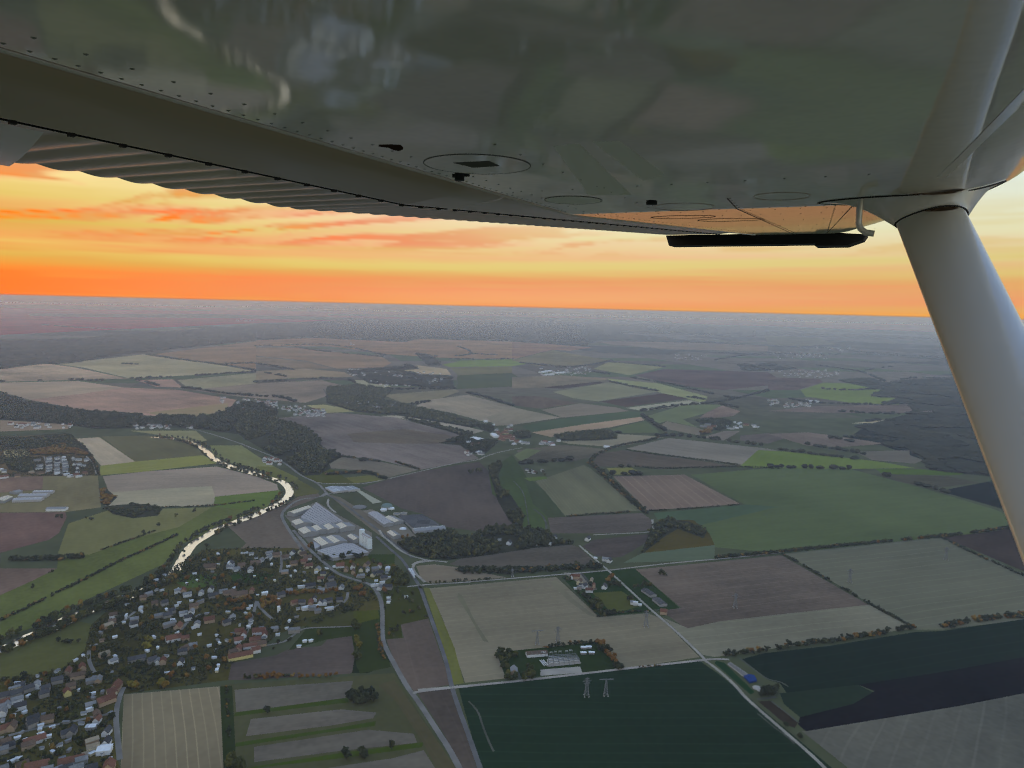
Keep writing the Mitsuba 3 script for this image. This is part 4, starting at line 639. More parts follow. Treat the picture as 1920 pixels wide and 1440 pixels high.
 (-1352,2267.7,117,15.4,9.2,4.4,4.4,'Wd','L'),(-1298.9,2182.6,111,15.2,8.5,4.4,4.1,'Wd','L'),(-1332.3,2244.7,38,14.6,8.9,3.9,3.2,'Wg','L'),
 (-1319.2,2243.9,35,12.5,9,4.4,3.3,'Wg','L'),(-1296.2,2240.6,38,12.4,9.8,4.5,3.5,'Wg','L'),(-1284.7,2180.5,52,13.4,8.5,4.3,3.1,'Wg','L'),
 (-1261.2,2163.7,34,13.5,8.5,4.4,3.1,'Wg','L'),(-1260.3,2131.8,121,14.6,9,4.7,4.3,'Wd','L'),(-1233.3,2085.4,103,14,8.5,3.9,4.1,'Wd','L'),
 (-1212.7,2043.7,48,14.6,9,5,4.3,'Tr','L'),(-1201.2,2066,20,13,9.8,4.9,4.7,'Tr','L'),(-1224.5,2035.2,90,15.1,8.6,4.9,1,'Ww','L'),
 (-1199.7,2034.1,50,15.5,8.7,4.4,1,'Ww','L'),(-1217.8,2034.8,38,7,4.5,2.6,1.6,'Wg','L'),(-1381.2,2150.7,51,16,8,4.3,2.9,'Wg','L'),
 (-1432.6,2219.3,45,18,8,4.8,2.9,'Gg','L'),(-1361.2,2116.2,45,18,7,4.5,2.5,'Wg','L'),(-1452.3,2088.6,119,11.8,8.9,5.1,1.1,'Ww','L'),
 (-1430.5,2067.8,39,11.6,9.6,5.1,3.4,'Wg','L'),(-1386.4,2003.1,47,20,9,4.7,4.3,'Wr','L'),(-1321.7,2056.9,46,15.2,9.7,3.9,4.7,'Tb','L'),
 (-1412.6,2112,46,7,4.5,2.6,1.6,'Wg','L'),(-1350.2,2063.1,50,12.6,9.5,4.4,3.4,'Tt','L'),(-1430.2,2137.2,43,7,4.5,2.6,1.6,'Wg','L'),
 (-1359.1,2017,37,13.6,9.8,4.8,4.7,'Tb','L'),(0.7,3112.8,74,14.8,10.7,4.7,1.3,'Ww','S'),(-11.7,3072.6,86,16.8,11.5,5.2,4.1,'Wg','S'),
 (-57.8,2994.3,67,15.6,11.5,4.2,4.1,'Wg','S'),(-75.5,3120.3,77,15,11.3,4.8,1.4,'Ww','S'),(-28.4,2919.6,-4,14.4,11.8,4.4,5.7,'Tr','S'),
 (-18.4,2916.2,8,18.3,10.6,4.6,5.1,'Cr','S'),(-43.6,2883.5,16,14.6,11.2,4.3,5.4,'Tr','S'),(-34.8,2822.8,10,16.6,11.6,5.1,5.6,'Tr','S'),
 (-23.3,2826.3,29,16.2,11.4,4.8,5.5,'Tr','S'),(-11.6,2810.4,0,19.3,11,4.1,5.3,'Tr','S'),(-6.1,2854.4,7,19,10.6,4.5,5.1,'Tr','S'),
 (-37.9,2782.4,-2,16.3,12.1,4.3,5.8,'Tr','S'),(-28.1,2763.6,2,17.1,12,4.1,5.7,'Tr','S'),(3.8,2767.2,16,17.2,10.9,4.5,5.2,'Wr','S'),
 (11.3,2835.1,94,14.7,10.7,4.3,5.1,'Wr','S'),(7.5,2797.6,26,15.7,11,4.9,5.3,'Tr','S'),(20.6,2735,1,18.1,11,5,5.3,'Tr','S'),
 (11.4,2692.1,73,17.5,10.9,4.2,1.3,'Ww','S'),(36.5,2731.8,81,18.8,11.3,5.1,1.4,'Ww','S'),(46.4,2712.2,11,14.6,11.8,4.6,4.2,'Wg','S'),
 (62.9,2708.6,-12,14.4,10.6,5,3.8,'Wg','S'),(35.3,2949.8,8,14.6,11.5,4.1,5.5,'Wr','S'),(-0.9,2995.8,12,18,11.6,4.7,5.6,'Wr','S'),
 (-20.2,2993.7,30,14.9,10.6,4.8,5.1,'Tb','S'),(-52.4,2929.4,-2,14.8,10.6,4.5,5.1,'Tr','S'),(17.9,2693.5,-8,8.8,5.6,2.6,0.7,'Ww','S'),
 (114.3,2701.5,8,18,10.6,4.7,3.8,'Wg','S'),(143.7,2740.5,73,18.1,11,4.3,1.3,'Ww','S'),(155,2689.3,13,14.4,11.8,4.6,1.4,'Ww','S'),
 (-111.3,2519.6,77,15.2,10.9,4.2,1.3,'Ww','S'),(-98,2489.3,8,19.1,10.9,4,3.9,'Wg','S'),(-120.8,2660,14,16.5,11.6,4.7,5.6,'Tr','S'),
 (-136.8,2655.1,7,15.2,10.7,4.5,5.2,'Tb','S'),(-154.6,2710.8,2,17.2,12.1,4.1,1.5,'Ww','S'),(898,3231.1,74,15.7,11.4,4.6,5.5,'Wr','U'),
 (883.9,3214.8,-14,17.7,11.2,4.9,5.4,'Tr','U'),(953.4,3261.2,63,25,15,5,1.8,'Ww','U'),(1020.8,3369.7,67,15.7,11.1,5.1,1.3,'Ww','U'),
 (1024,3326.1,67,15.7,11.6,4.7,1.4,'Ww','U'),(1043.5,3357.5,62,18.2,11.1,4,1.3,'Ww','U'),(1010.6,3242.2,86,17.5,12,4.7,1.4,'Ww','U'),
 (979.4,3199.9,-2,16.3,11.6,4.8,1.4,'Ww','U'),(948.4,3182.8,-15,32.5,7.5,4.2,2.7,'Wg','U'),(981.2,3229.1,-5,14.9,10.6,4.8,3.8,'Wg','U'),
 (1048.9,3293.5,-7,25,11.2,4.4,5.4,'Tr','U'),(1071.7,3234.7,-13,20,7.5,4.3,0.9,'Ww','U'),(1089.7,3253.6,-1,8.8,5.6,2.6,0.7,'Ww','U'),
 (1079.9,3281.9,9,18.3,12.1,4.6,4.3,'Wg','U'),(934.7,3243.8,3,14.9,11.2,4.2,4,'Cg','U'),(871.3,3270.9,-5,27.5,11.2,4.3,4,'Gg','U'),
 (840.2,3210.2,-28,32.5,12.5,4,4.5,'Gg','U'),(860.7,3185.6,-9,25,11.2,5.1,5.4,'Tr','U'),(-549.5,1370,169,6.9,3.1,2.5,0.5,'Cw','N'),
 (-582.6,1145.6,131,8.2,3.1,2.5,0.5,'Ww','N'),(-520.3,1057.2,135,8.6,3.5,2.5,0.5,'Ww','N'),(-417.1,1148.8,146,6.5,4.5,2.5,0.7,'Cw','N'),
 (-498.9,1023.5,117,4.9,4,2.5,0.6,'Ww','N'),(-608.3,1279,114,5.6,4,2.5,0.6,'Wg','N'),(-423.1,965.8,26,5.2,4.1,2.5,0.6,'Wg','N'),
 (-564.7,1269.8,142,6.1,3.1,2.5,0.5,'Ww','N'),(-493.4,1073.1,73,7.2,3.1,2.5,0.5,'Ww','N'),(-568.5,1241.7,74,6.2,4.2,2.5,0.6,'Ww','N'),
 (-414,1020,79,4.5,4.5,2.5,0.7,'Gg','N'),(-509.1,1013.4,157,6.8,4.1,2.5,0.6,'Ww','N'),(-392.9,975.4,122,4.7,3.9,2.5,0.6,'Ww','N'),
 (-543.2,1329.5,170,5.3,3.8,2.5,0.6,'Gg','N'),(-552.9,1286.2,168,5.7,3,2.5,0.5,'Ww','N'),(-536.7,1158.9,95,5.9,4.2,2.5,0.6,'Cw','N'),
 (-547.6,1156.3,133,8.1,3.8,2.5,0.6,'Ww','N'),(-430.2,1067.2,158,8.3,4,2.5,0.6,'Ww','N'),(-460.3,1311.8,25,4.8,3.5,2.5,0.5,'Cw','N'),
 (-593.1,1236.4,42,7.8,3.6,2.5,0.5,'Ww','N'),(-619.9,1172.3,6,6.5,3.7,2.5,0.5,'Wg','N'),(-475.6,999.8,174,7.6,4.4,2.5,0.7,'Wg','N'),
 (-389.7,962.2,106,8.6,4.3,2.5,0.6,'Cw','N'),(-622.5,1308.3,174,6,3.4,2.5,0.5,'Ww','N'),(-590.3,1102.7,24,8.3,3.6,2.5,0.5,'Cw','N'),
 (-571.6,1318,26,6.9,4.1,2.5,0.6,'Ww','N'),(-478.4,1144.8,20,8.2,4.4,2.5,0.7,'Gg','N'),(-605,1067.8,146,7.9,3.8,2.5,0.6,'Gg','N'),
 (-419.7,1178.9,4,6.3,3.9,2.5,0.6,'Ww','N'),(-572,1427.5,132,7.3,4.2,2.5,0.6,'Ww','N'),(-585.5,1390.9,55,6.7,4.4,2.5,0.7,'Gg','N'),
 (-399.8,1122.5,151,8.5,4.3,2.5,0.6,'Wg','N'),(-452.4,951.7,23,6.9,3.8,2.5,0.6,'Cw','N'),(-458.4,1069.6,33,6.3,3.7,2.5,0.6,'Ww','N'),
 (-494.5,771.9,154,5.9,3.6,2.5,0.5,'Cw','M'),(-629.6,916.4,179,7.1,3.9,2.5,0.6,'Ww','M'),(-535.1,813.6,119,6.8,4.4,2.5,0.7,'Cw','M'),
 (-591.9,981,67,6.3,3.7,2.5,0.6,'Ww','M'),(-510.7,778.4,8,4.6,3.3,2.5,0.5,'Wg','M'),(-598.4,950.1,84,8.6,4.6,2.5,0.7,'Wg','M'),
 (-615.4,935.3,149,4.8,3.2,2.5,0.5,'Wg','M'),(-541.3,936.6,16,5.3,3.4,2.5,0.5,'Gg','M'),(-552.2,806.4,78,6.7,3,2.5,0.5,'Gg','M'),
 (-474.6,851.2,72,6.2,3.9,2.5,0.6,'Gg','M'),(-588.9,994.1,139,5.3,3.7,2.5,0.6,'Ww','M'),(-495.9,828.7,3,7.1,4.5,2.5,0.7,'Wg','M'),
 (-514.9,830.1,5,7.8,4,2.5,0.6,'Gg','M'),(-505.2,787.5,98,7.5,3.3,2.5,0.5,'Ww','M'),(-490.5,793.4,58,7.5,3.5,2.5,0.5,'Gg','M'),
 (-539.3,857.3,119,7.7,4.2,2.5,0.6,'Gg','M'),(-544.4,994.5,138,8,4,2.5,0.6,'Ww','M'),(-425.2,760,111,7.9,3.5,2.5,0.5,'Cw','M'),
 (-530.9,910.6,131,5.5,3.3,2.5,0.5,'Gg','M'),(-439.8,770.9,150,6,4.2,2.5,0.6,'Wg','M'),(-576.2,849,58,5.6,4.6,2.5,0.7,'Ww','M'),
 (-595.4,885.4,80,5.5,3.7,2.5,0.6,'Ww','M'),(-524.1,948.4,110,6,3.3,2.5,0.5,'Gg','M'),(-583.4,839.5,99,7.4,3.8,2.5,0.6,'Cw','M'),
 (-589.4,830.3,119,6.4,4.5,2.5,0.7,'Wg','M'),(-524.7,819.5,44,6.6,3.1,2.5,0.5,'Ww','M'),(-513.5,885,165,5.5,4.5,2.5,0.7,'Gg','M'),
 (-479.1,775.9,92,6.5,3.3,2.5,0.5,'Gg','M'),(-540.6,904,62,7.2,4.6,2.5,0.7,'Ww','M'),(-510,899.2,107,6.3,4,2.5,0.6,'Gg','M'),
 (-418.4,1042.8,134,8.6,3.7,2.5,0.6,'Cw','O'),(-475.6,1252.8,83,8.3,3.5,2.5,0.5,'Ww','O'),(-490.6,1409.3,22,6.7,4.5,2.5,0.7,'Wg','O'),
 (-395.6,1100.4,153,8.6,3,2.5,0.5,'Ww','O'),(-410.3,1052.1,146,6.8,4.1,2.5,0.6,'Wg','O'),(-447,1152.5,176,7.5,4.2,2.5,0.6,'Cw','O'),
 (-376.4,1338,154,6.3,3.3,2.5,0.5,'Gg','O'),(-396.5,1112,67,7.8,3.5,2.5,0.5,'Wg','O'),(-336.8,1098.5,27,5.7,3.1,2.5,0.5,'Ww','O'),
 (-340.4,1124.1,92,8.9,4,2.5,0.6,'Ww','O'),(-384.8,1209.3,168,6.6,3.6,2.5,0.5,'Cw','O'),(-394.4,1342.3,127,8.8,4.1,2.5,0.6,'Ww','O'),
 (-395.4,1317.1,114,4.7,3.2,2.5,0.5,'Ww','O'),(-364.9,1295,53,4.5,3.9,2.5,0.6,'Cw','O'),(-371.2,1171.4,124,5,3.2,2.5,0.5,'Cw','O'),
 (-375.7,1098.5,35,8.3,3,2.5,0.5,'Gg','O'),(-424.3,1052.3,150,6.4,4.6,2.5,0.7,'Gg','O'),(-329.2,1265.8,173,6.1,4.2,2.5,0.6,'Gg','O'),
 (-449.6,1376,105,6,4.4,2.5,0.7,'Ww','O'),(-424.4,1224.1,18,5.1,4.1,2.5,0.6,'Cw','O'),(-411.3,1105.6,95,4.7,3,2.5,0.5,'Wg','O'),
 (-340.3,1360,147,8.1,3.1,2.5,0.5,'Ww','O'),(-333.8,1140.9,29,8.2,3.2,2.5,0.5,'Gg','O'),(-407.5,998.2,179,7.2,4.4,2.5,0.7,'Ww','O'),
 (-417.3,1293.1,118,6.1,4.5,2.5,0.7,'Cw','O'),(-399.4,1181.1,152,7.6,3.4,2.5,0.5,'Gg','O'),
]
HALLS = [
 ('factory_hall','grey warehouse with a ribbed roof slope at the left corner of the factory yard','hall',(-511.1,1703.8),(-484.6,1760.2),20,8,3,'hall_grey','hall_cream'),
 ('factory_hall','factory shed with pale lit roof at the left end of its row','hall',(-474.3,1648.6),(-455.7,1620.5),38,8,3.5,'hall_grey','hall_grey'),
 ('factory_hall','grey gabled factory shed standing out in front of the row','hall',(-443.9,1589.3),(-422.7,1556.7),34,8,3.5,'hall_grey','hall_grey'),
 ('factory_hall','gabled factory shed second from the left along the big hall','hall',(-423.3,1605.2),(-404.1,1575.3),30,8,3.5,'hall_grey','hall_grey'),
 ('factory_hall','gabled factory shed third along the big hall','hall',(-399.3,1618),(-380.4,1587.6),32,8,3.5,'hall_grey','hall_grey'),
 ('factory_hall','gabled factory shed at the right end along the big hall','hall',(-374.1,1627.4),(-354.3,1600.3),36,8,3.5,'hall_grey','hall_grey'),
 ('factory_hall','left gabled shed behind the big flat roof','hall',(-395.6,1522.7),(-366.5,1481.1),30,8,3,'hall_grey','hall_grey'),
 ('factory_hall','right gabled shed behind the big flat roof','hall',(-373.6,1534.2),(-347.2,1498),32,8,3,'hall_grey','hall_grey'),
 ('factory_hall','narrow gabled shed beside the white silo building','hall',(-335.4,1547.1),(-315.6,1519.4),18,8,3,'hall_grey','hall_grey'),
 ('farm_hall','long grey shed of the farm yard beside the railway','hall',(-323.9,1731.7),(-270.8,1642.9),24,6,3,'hall_grey','hall_steel'),
 ('farm_hall','shorter cream shed of the farm yard next to the dark roof','hall',(-280.2,1699.4),(-250.4,1663.3),24,6,3,'hall_grey','hall_grey'),
 ('farm_hall',"long low shed with a white ridge at the farm yard's lower edge",'hall',(-210.1,1604.5),(-143.7,1631.4),22,5,3,'hall_steel','hall_grey'),
 ('farm_hall','small gabled shed at the lower left of the farm yard','hall',(-257.3,1586.9),(-237.9,1554.7),18,6,3,'hall_grey','hall_grey'),
 ('solar_shed','upper dark long shed by the straight country lane','shed',(245.8,1290.9),(257.5,1263),13,3.5,2,'hall_grey','solar_roof'),
 ('solar_shed','lower dark long shed by the straight country lane','shed',(258.8,1250),(267,1222.1),14,3.5,2,'hall_grey','solar_roof'),
 ('long_shed','long brown-roofed shed of the electrical substation','shed',(30.3,1029.2),(60.4,1035.7),11,4,1.6,'wall_white','roof_brown'),
 ('long_shed','narrow pale shed behind the two long farm sheds at far left','shed',(-1207.4,1852.1),(-1162.7,1859.3),16,5,2,'hall_steel','hall_steel'),
 ('long_shed','upper of the two long pale blue farm sheds at far left','shed',(-1218.7,1815.1),(-1154.8,1824.7),24,5,2.5,'hall_steel','hall_steel'),
 ('long_shed','lower of the two long pale blue farm sheds at far left','shed',(-1206.3,1774.2),(-1146.1,1789.5),24,5,2.5,'hall_steel','hall_steel'),
 ('long_shed','white farm shed standing alone on the meadow at far left','shed',(-1081.2,1703.9),(-1039.9,1710.6),18,5,2.5,'hall_white','hall_grey'),
 ('long_shed','diagonal shed at the upper end of the far-left farm','shed',(-1252.7,1838.7),(-1247.5,1856.4),22,5,2.5,'hall_grey','hall_grey'),
 ('long_shed','diagonal shed at the left edge beside the long farm sheds','shed',(-1228.7,1752.6),(-1235.3,1793.2),24,6,3,'hall_grey','hall_cream'),
 ('greenhouse','leftmost of three pale greenhouses beyond the factory','greenhouse',(-483.3,1979.6),(-449.4,1933),34,4,1.5,'hall_steel','glass_roof'),
 ('greenhouse','middle one of three pale greenhouses beyond the factory','greenhouse',(-457.6,1979.1),(-434.1,1942.7),34,4,1.5,'hall_steel','glass_roof'),
 ('greenhouse','rightmost of three pale greenhouses beyond the factory','greenhouse',(-440.7,1984),(-414.6,1951.9),34,4,1.5,'hall_steel','glass_roof'),
 ('white_hall','bright white hall at the left end of the red-roofed village','hall',(-140.2,2785.6),(-106.3,2747.4),34,6,3,'hall_white','hall_white'),
 ('white_hall','white hall beside the trees of the red-roofed village','hall',(-71,2885.6),(-51.9,2820.1),22,6,3,'hall_white','hall_white'),
 ('white_hall','small white hall above the red-roofed village','hall',(-119.2,3204.3),(-104.1,3209.6),18,5,2,'hall_white','hall_white'),
 ('white_hall','white hall nearest the pylon field, beside the lane and the village at lower left','hall',(-447,774.5),(-433.2,777.9),13,5,1,'hall_white','hall_white'),
 ('white_hall','first white hall of the distant farm above the plateau','hall',(218.4,5747.7),(302.6,5922.1),40,7,3,'hall_white','hall_white'),
 ('white_hall','second white hall of the distant farm above the plateau','hall',(235.4,5541.2),(305.5,5601.6),34,7,3,'hall_white','hall_white'),
 ('white_hall','third white hall of the distant farm above the plateau','hall',(323.4,5705),(405,5800.6),40,7,3,'hall_white','hall_white'),
 ('white_hall','low white shed on the meadow by the curving hedge','hall',(340.9,2677.8),(363.8,2671.2),20,5,2,'hall_white','hall_white'),
 ('white_hall','white roofed shed by the small airfield hedge far right','hall',(1700.3,4296),(1761,4247.6),30,6,2,'hall_white','hall_white'),
]
TREES = [  # x, y, crown radius, height, kind, place
 (-410.5,1209.2,3.9,8.2,'a','O'),(-407.1,1211.2,4.4,8.8,'a','O'),(-402.8,1215,4.9,8,'a','O'),(-395.6,1211.9,4.9,8.3,'a','O'),(-389.7,1210.5,4.1,7.9,'a','O'),
 (-406,1193.7,4,10.3,'a','O'),(-400.4,1188.9,4.1,9.9,'a','O'),(-393.9,1187.6,5,9.5,'a','O'),(-390.1,1194.7,3.8,8.8,'a','O'),(-384.5,1198.5,3.8,8.3,'a','O'),
 (-376.8,1195.5,4.1,8.1,'a','O'),(-375.4,1180.3,4.6,9.1,'a','O'),(-399.7,1178.8,4,8.3,'a','O'),(-386.3,1230.5,3.8,7.9,'a','O'),(-383.3,1234.4,4.2,7.8,'a','O'),
 (-378.2,1236.1,3.8,7.3,'a','O'),(-370.3,1232.9,4.1,7.3,'a','O'),(-365.9,1236.9,4.2,9,'a','O'),(-359.3,1233.6,4.3,7.2,'a','O'),(-353.1,1241.4,4.3,7.8,'a','O'),
 (-348.6,1245.4,4.3,7.8,'a','O'),(-341.2,1244,3.8,7.3,'a','O'),(-333.8,1242.6,4.1,7.6,'a','O'),(-326.4,1241.3,4.3,8.4,'a','O'),(-319.9,1243.5,3.7,6.7,'a','O'),
 (-313.5,1245.8,3.5,7.7,'a','O'),(-307.4,1249.9,3.6,8.1,'a','O'),(-303.2,1255.9,3.1,7.8,'a','O'),(-295.8,1248.8,4.3,9,'a','O'),(-450.1,1195.8,4,8.3,'a','O'),
 (-444.7,1199.6,3.9,9.1,'a','O'),(-440.6,1206.9,4.1,7.8,'a','O'),(-435.1,1210.8,3.8,9,'a','O'),(-430,1204,3.8,8.1,'a','O'),(-460.9,1178,3.5,8.3,'a','O'),
 (-462.1,1195,3.8,9,'a','O'),(-454.2,1192.1,4.4,9.1,'a','O'),(-435.3,1162.9,4.3,6.8,'a','O'),(-440.6,1159.3,3.2,7.5,'a','O'),(-428.8,1163.3,4.2,8,'a','O'),
 (-222.2,1063.4,4.9,9.9,'y','O'),(-218.1,1052.7,4.9,9.9,'y','O'),(-213.6,1042.3,4.7,12.1,'y','O'),(-212.2,1024.2,4.8,10.1,'g','O'),(-212.4,1014,5.6,10,'g','O'),
 (-208,1004.3,6,11.8,'g','O'),(-233.6,1102.6,6.1,12,'g','O'),(-234.8,1120.5,5.8,10.4,'g','O'),(-228,1105.9,5.2,10.8,'g','O'),(-280,1078.3,5.2,12.7,'g','O'),
 (-319,943.9,2.6,6.1,'a','B'),(-273.9,949.3,2.8,4.9,'a','B'),(-270.9,950.3,2.4,5.8,'a','B'),(-263.9,952.4,3,5.2,'a','B'),(-257.5,954.5,2.5,5.4,'a','B'),
 (-248.8,953.2,2.7,5.5,'a','B'),(-240.4,954.5,3.1,5.8,'a','B'),(-234.4,957,2.5,5.4,'a','B'),(-227.4,959.6,2.7,5,'a','B'),(-302.7,945.2,2.6,4.9,'a','B'),
 (-194.4,898.8,6.8,15,'d','B'),(-188,903.1,7.3,13.9,'d','B'),(-182.7,907.4,6.2,13.8,'d','B'),(-175.3,901.7,6.6,12.1,'d','B'),(-169.9,906,6.5,13.5,'d','B'),
 (-164.9,896.2,5.8,13.3,'d','B'),(-175.4,891.8,7.2,14.1,'d','B'),(-181.1,889.5,6.1,12.4,'d','B'),(-189.6,891.1,6.7,13.7,'d','B'),(-288.9,862.8,4.5,10,'d','B'),
 (-174.9,780.3,4.7,10.5,'d','B'),(-172.7,774.4,5.5,9.7,'d','B'),(-157.3,782.6,4.9,10.3,'d','B'),(-153.7,778.2,5.1,9.3,'d','B'),(-125.7,794.8,4.4,11.5,'d','B'),
 (-293.9,762.4,5.7,14.3,'g','B'),(-284.1,752.6,5.9,13.5,'g','B'),(-294.4,752.2,6.4,12.4,'g','B'),(-276.9,747.2,5.7,15.4,'g','B'),(-508.2,742.8,4.1,9,'y','M'),
 (-481.8,913.6,5.8,10.8,'y','A'),(-474.6,911.9,4.8,12.2,'y','A'),(-445.3,920.8,6.3,10.2,'y','A'),(-437.8,913.6,5.8,10.9,'y','A'),(-520.1,1041.7,6.3,11.6,'y','A'),
 (-513.5,1021,6.1,11.8,'y','A'),(151.4,1221.8,6.6,15.5,'g','J'),(145.5,1212.1,8.1,14,'g','J'),(154.6,1206.5,6.5,18.2,'g','J'),(156.8,1194.5,8.6,16.5,'g','J'),
 (133.8,1256.4,4.1,10.8,'d','J'),(138.3,1250.1,5.7,11,'d','J'),(142.3,1240.7,5.2,9.9,'d','J'),(143.4,1203.3,5.1,11.5,'d','J'),(152.2,1194.9,4.8,8.8,'d','J'),
 (155.3,1180.3,4.3,11.5,'d','J'),(162.8,1183.7,5.2,11.5,'d','J'),(169.6,1181.2,4.3,8.9,'d','J'),(177.2,1184.5,5.1,9.9,'d','J'),(211.5,1245.1,4.8,9.3,'d','J'),
 (214.8,1242.1,5.3,11,'d','J'),(187.6,1311.3,5.2,9.9,'d','J'),(195.2,1318.9,4.8,9.8,'d','J'),(200,1315.7,4.8,9.6,'d','J'),(203.8,1305.3,4.8,11.6,'d','J'),
 (151.8,1308.9,5.3,9,'d','J'),(191.6,1342.1,4.6,9.9,'a','J'),(197.1,1353.8,4.1,10.1,'a','J'),(186.6,1334.4,5,7.8,'a','J'),(295.9,1387.7,4.5,8.7,'d','J'),
 (297.8,1376,4.3,9.1,'d','J'),(290,1371.6,4.8,9.4,'d','J'),(299,1368.4,4.9,8.3,'d','J'),(229.3,1301.3,4.7,8.7,'d','J'),(237.9,1305.4,3.8,9.8,'d','J'),
 (246.4,1309.5,4.4,8.2,'d','J'),(255,1313.6,4.9,9,'d','J'),(261,1310.5,4.6,10.4,'d','J'),(251.6,1324.2,4.1,9.1,'d','J'),(136.3,1074.4,4.4,8.4,'a','K'),
 (141.3,1066.9,4.4,10.3,'a','K'),(145.4,1072.3,4.6,8.3,'a','K'),(147.2,1039.5,4.6,9.3,'a','K'),(150.5,1029.9,4.1,9.5,'a','K'),(156.6,1025.4,4.1,9.8,'a','K'),
 (152.3,1018,4.1,9.9,'a','K'),(158,1011.3,4,8.1,'a','K'),(144.7,1056.8,4.1,8,'d','K'),(138.4,1051.4,4.9,10.4,'d','K'),(144.7,1046.8,4.2,8.3,'d','K'),
 (149.9,1052,4.9,10,'d','K'),(153.5,1044.7,3.9,8.5,'d','K'),(160.4,1004.4,4.3,8,'d','K'),(162.7,997.7,3.9,8.7,'d','K'),(154.6,1001.8,3.7,8,'d','K'),
 (158,995.2,4.5,8.4,'d','K'),(-9,1033.6,4.9,10.3,'g','K'),(-4.6,1036.3,4.6,8.4,'g','K'),(-11,1021.4,4.7,8.5,'g','K'),(5.6,1035.6,4.8,8.8,'g','K'),
 (-1,1021.9,4.6,9.7,'g','K'),(-6.4,1009.7,4.6,9.7,'g','K'),(1.4,1007.8,4.1,8,'g','K'),(6.8,1017.5,4.1,10.3,'g','K'),(12.4,1025,3.6,8.4,'g','K'),
 (15.7,1027.6,4,8.8,'g','K'),(-0.7,998.4,4.8,8.1,'g','K'),(-3.9,991.4,3.7,7.6,'g','K'),(2.7,987.2,4.1,9.6,'g','K'),(6,969.7,4.2,9.4,'g','K'),
 (1.8,963,4.3,8.6,'g','K'),(8.2,959.1,4.2,7.7,'g','K'),(14.5,963.7,5,9.7,'g','K'),(31.9,993.2,3.7,8.2,'g','K'),(36,984.5,4.7,9,'g','K'),
 (38.9,971.4,4.7,9.7,'g','K'),(31.6,975.4,3.8,9.9,'g','K'),(27.2,970.8,3.9,8,'g','K'),(26,957.9,4.7,9.9,'g','K'),(37.6,962.7,4,8.7,'g','K'),
 (33.5,966.8,4.6,8.4,'g','K'),(-139.1,1301,2.6,6.5,'d','B'),(-128,1301.8,2.4,6.4,'d','B'),(-122.6,1303.8,3,6.5,'d','B'),(-114.6,1306.7,2.5,5.1,'d','B'),
 (-111.7,1307.7,2.6,5,'d','B'),(-98.8,1311.8,3.1,5.7,'d','B'),(-95.1,1313.7,3,5.6,'d','B'),(-90.1,1314.8,2.7,6.4,'d','B'),(-85.7,1316,2.3,5.1,'d','B'),
 (-76.9,1318.2,3,5.8,'d','B'),(-74,1319.2,2.9,6.5,'d','B'),(-77.6,1311.6,2.9,5.8,'d','C'),(-64.2,1315.8,2.9,5.7,'d','C'),(-59.5,1317.7,2.4,5.3,'d','C'),
 (-51.6,1321.5,3.1,5.7,'d','C'),(-41.3,1325.5,2.3,5.9,'d','C'),(-36.9,1327.5,3.1,5.8,'d','C'),(-32.4,1328.6,2.7,5.5,'d','C'),(-113.9,2199.3,7.9,16.3,'d','F'),
 (-97.5,2214.6,7.5,17.7,'d','F'),(-91.9,2219.8,8.5,17.1,'d','F'),(-85.3,2216,8.1,16.8,'d','F'),(-121,2194,6.8,15.7,'d','F'),(336.5,930.4,4.5,9.2,'d','Q'),
 (343,934.1,5.6,9.3,'d','Q'),(348.3,934.3,5.4,11.2,'d','Q'),(354.3,936.3,4.7,8.6,'d','Q'),(343.5,941,4.3,10.6,'d','Q'),(349.5,943,5.2,9.7,'d','Q'),
 (357.9,941.7,5,9.1,'d','Q'),(362.8,945.4,5.1,11,'d','Q'),(353.7,944.9,5.3,10.3,'d','Q'),(358.1,947.2,3.9,6.7,'a','Q'),(351.6,838.1,3,6.6,'d','Q'),
 (352,836.1,2.8,5.9,'d','Q'),(343,859.1,3.7,7.1,'d','Q'),(321.2,1043.5,3.3,7.1,'d','D'),(334.9,1045.2,3.6,7,'d','D'),(366,1053.1,3.1,6.5,'d','D'),
 (375.6,1056.8,3.7,7.7,'d','D'),(-358.7,1406.4,4.7,12.4,'d','R'),(-353.1,1410,5.6,10.7,'d','R'),(-314,1439.3,5.7,10.5,'d','R'),(-316.9,1432.4,5.8,11.5,'d','R'),
 (-308.9,1436.3,5.5,9.7,'d','R'),(-326.9,1418.5,6.1,12.8,'d','R'),(-326.2,1425.1,5.9,10.5,'d','R'),(-321.8,1415.6,5.8,9.9,'d','R'),(-301,1430.3,5.5,10.7,'d','R'),
 (-293.8,1427.5,5.3,10.5,'d','R'),(-288.3,1432.9,4.6,11,'d','R'),(-341.8,1423.9,4.9,10.1,'d','R'),(-258.9,1258.7,4.6,8.9,'a','R'),(-256.1,1264.1,4.1,11.6,'a','R'),
 (-245.2,1234.1,4.1,11.4,'a','R'),(-250.4,1236.3,4.7,8.9,'a','R'),(-265.2,1260.9,4.7,10.1,'a','R'),(-214.8,1256.4,4.1,10.3,'a','R'),(-211,1251.5,4,9.5,'a','R'),
 (-199.1,1338.1,5.8,12.5,'g','R'),(-193.3,1326.9,4.8,10.9,'g','R'),(-189.6,1330.1,6.2,10.6,'g','R'),(-183.6,1316.2,4.7,10.4,'g','R'),(-193.8,1309.9,6.1,10.7,'g','R'),
 (-187.2,1299.3,5.7,12.8,'g','R'),(-182.4,1294.2,5.6,10.2,'g','R'),(-188.5,1288.3,5.3,10.6,'g','R'),(-179.2,1299.9,5.3,11.7,'g','R'),(-198.9,1323.7,6.3,11.9,'g','R'),
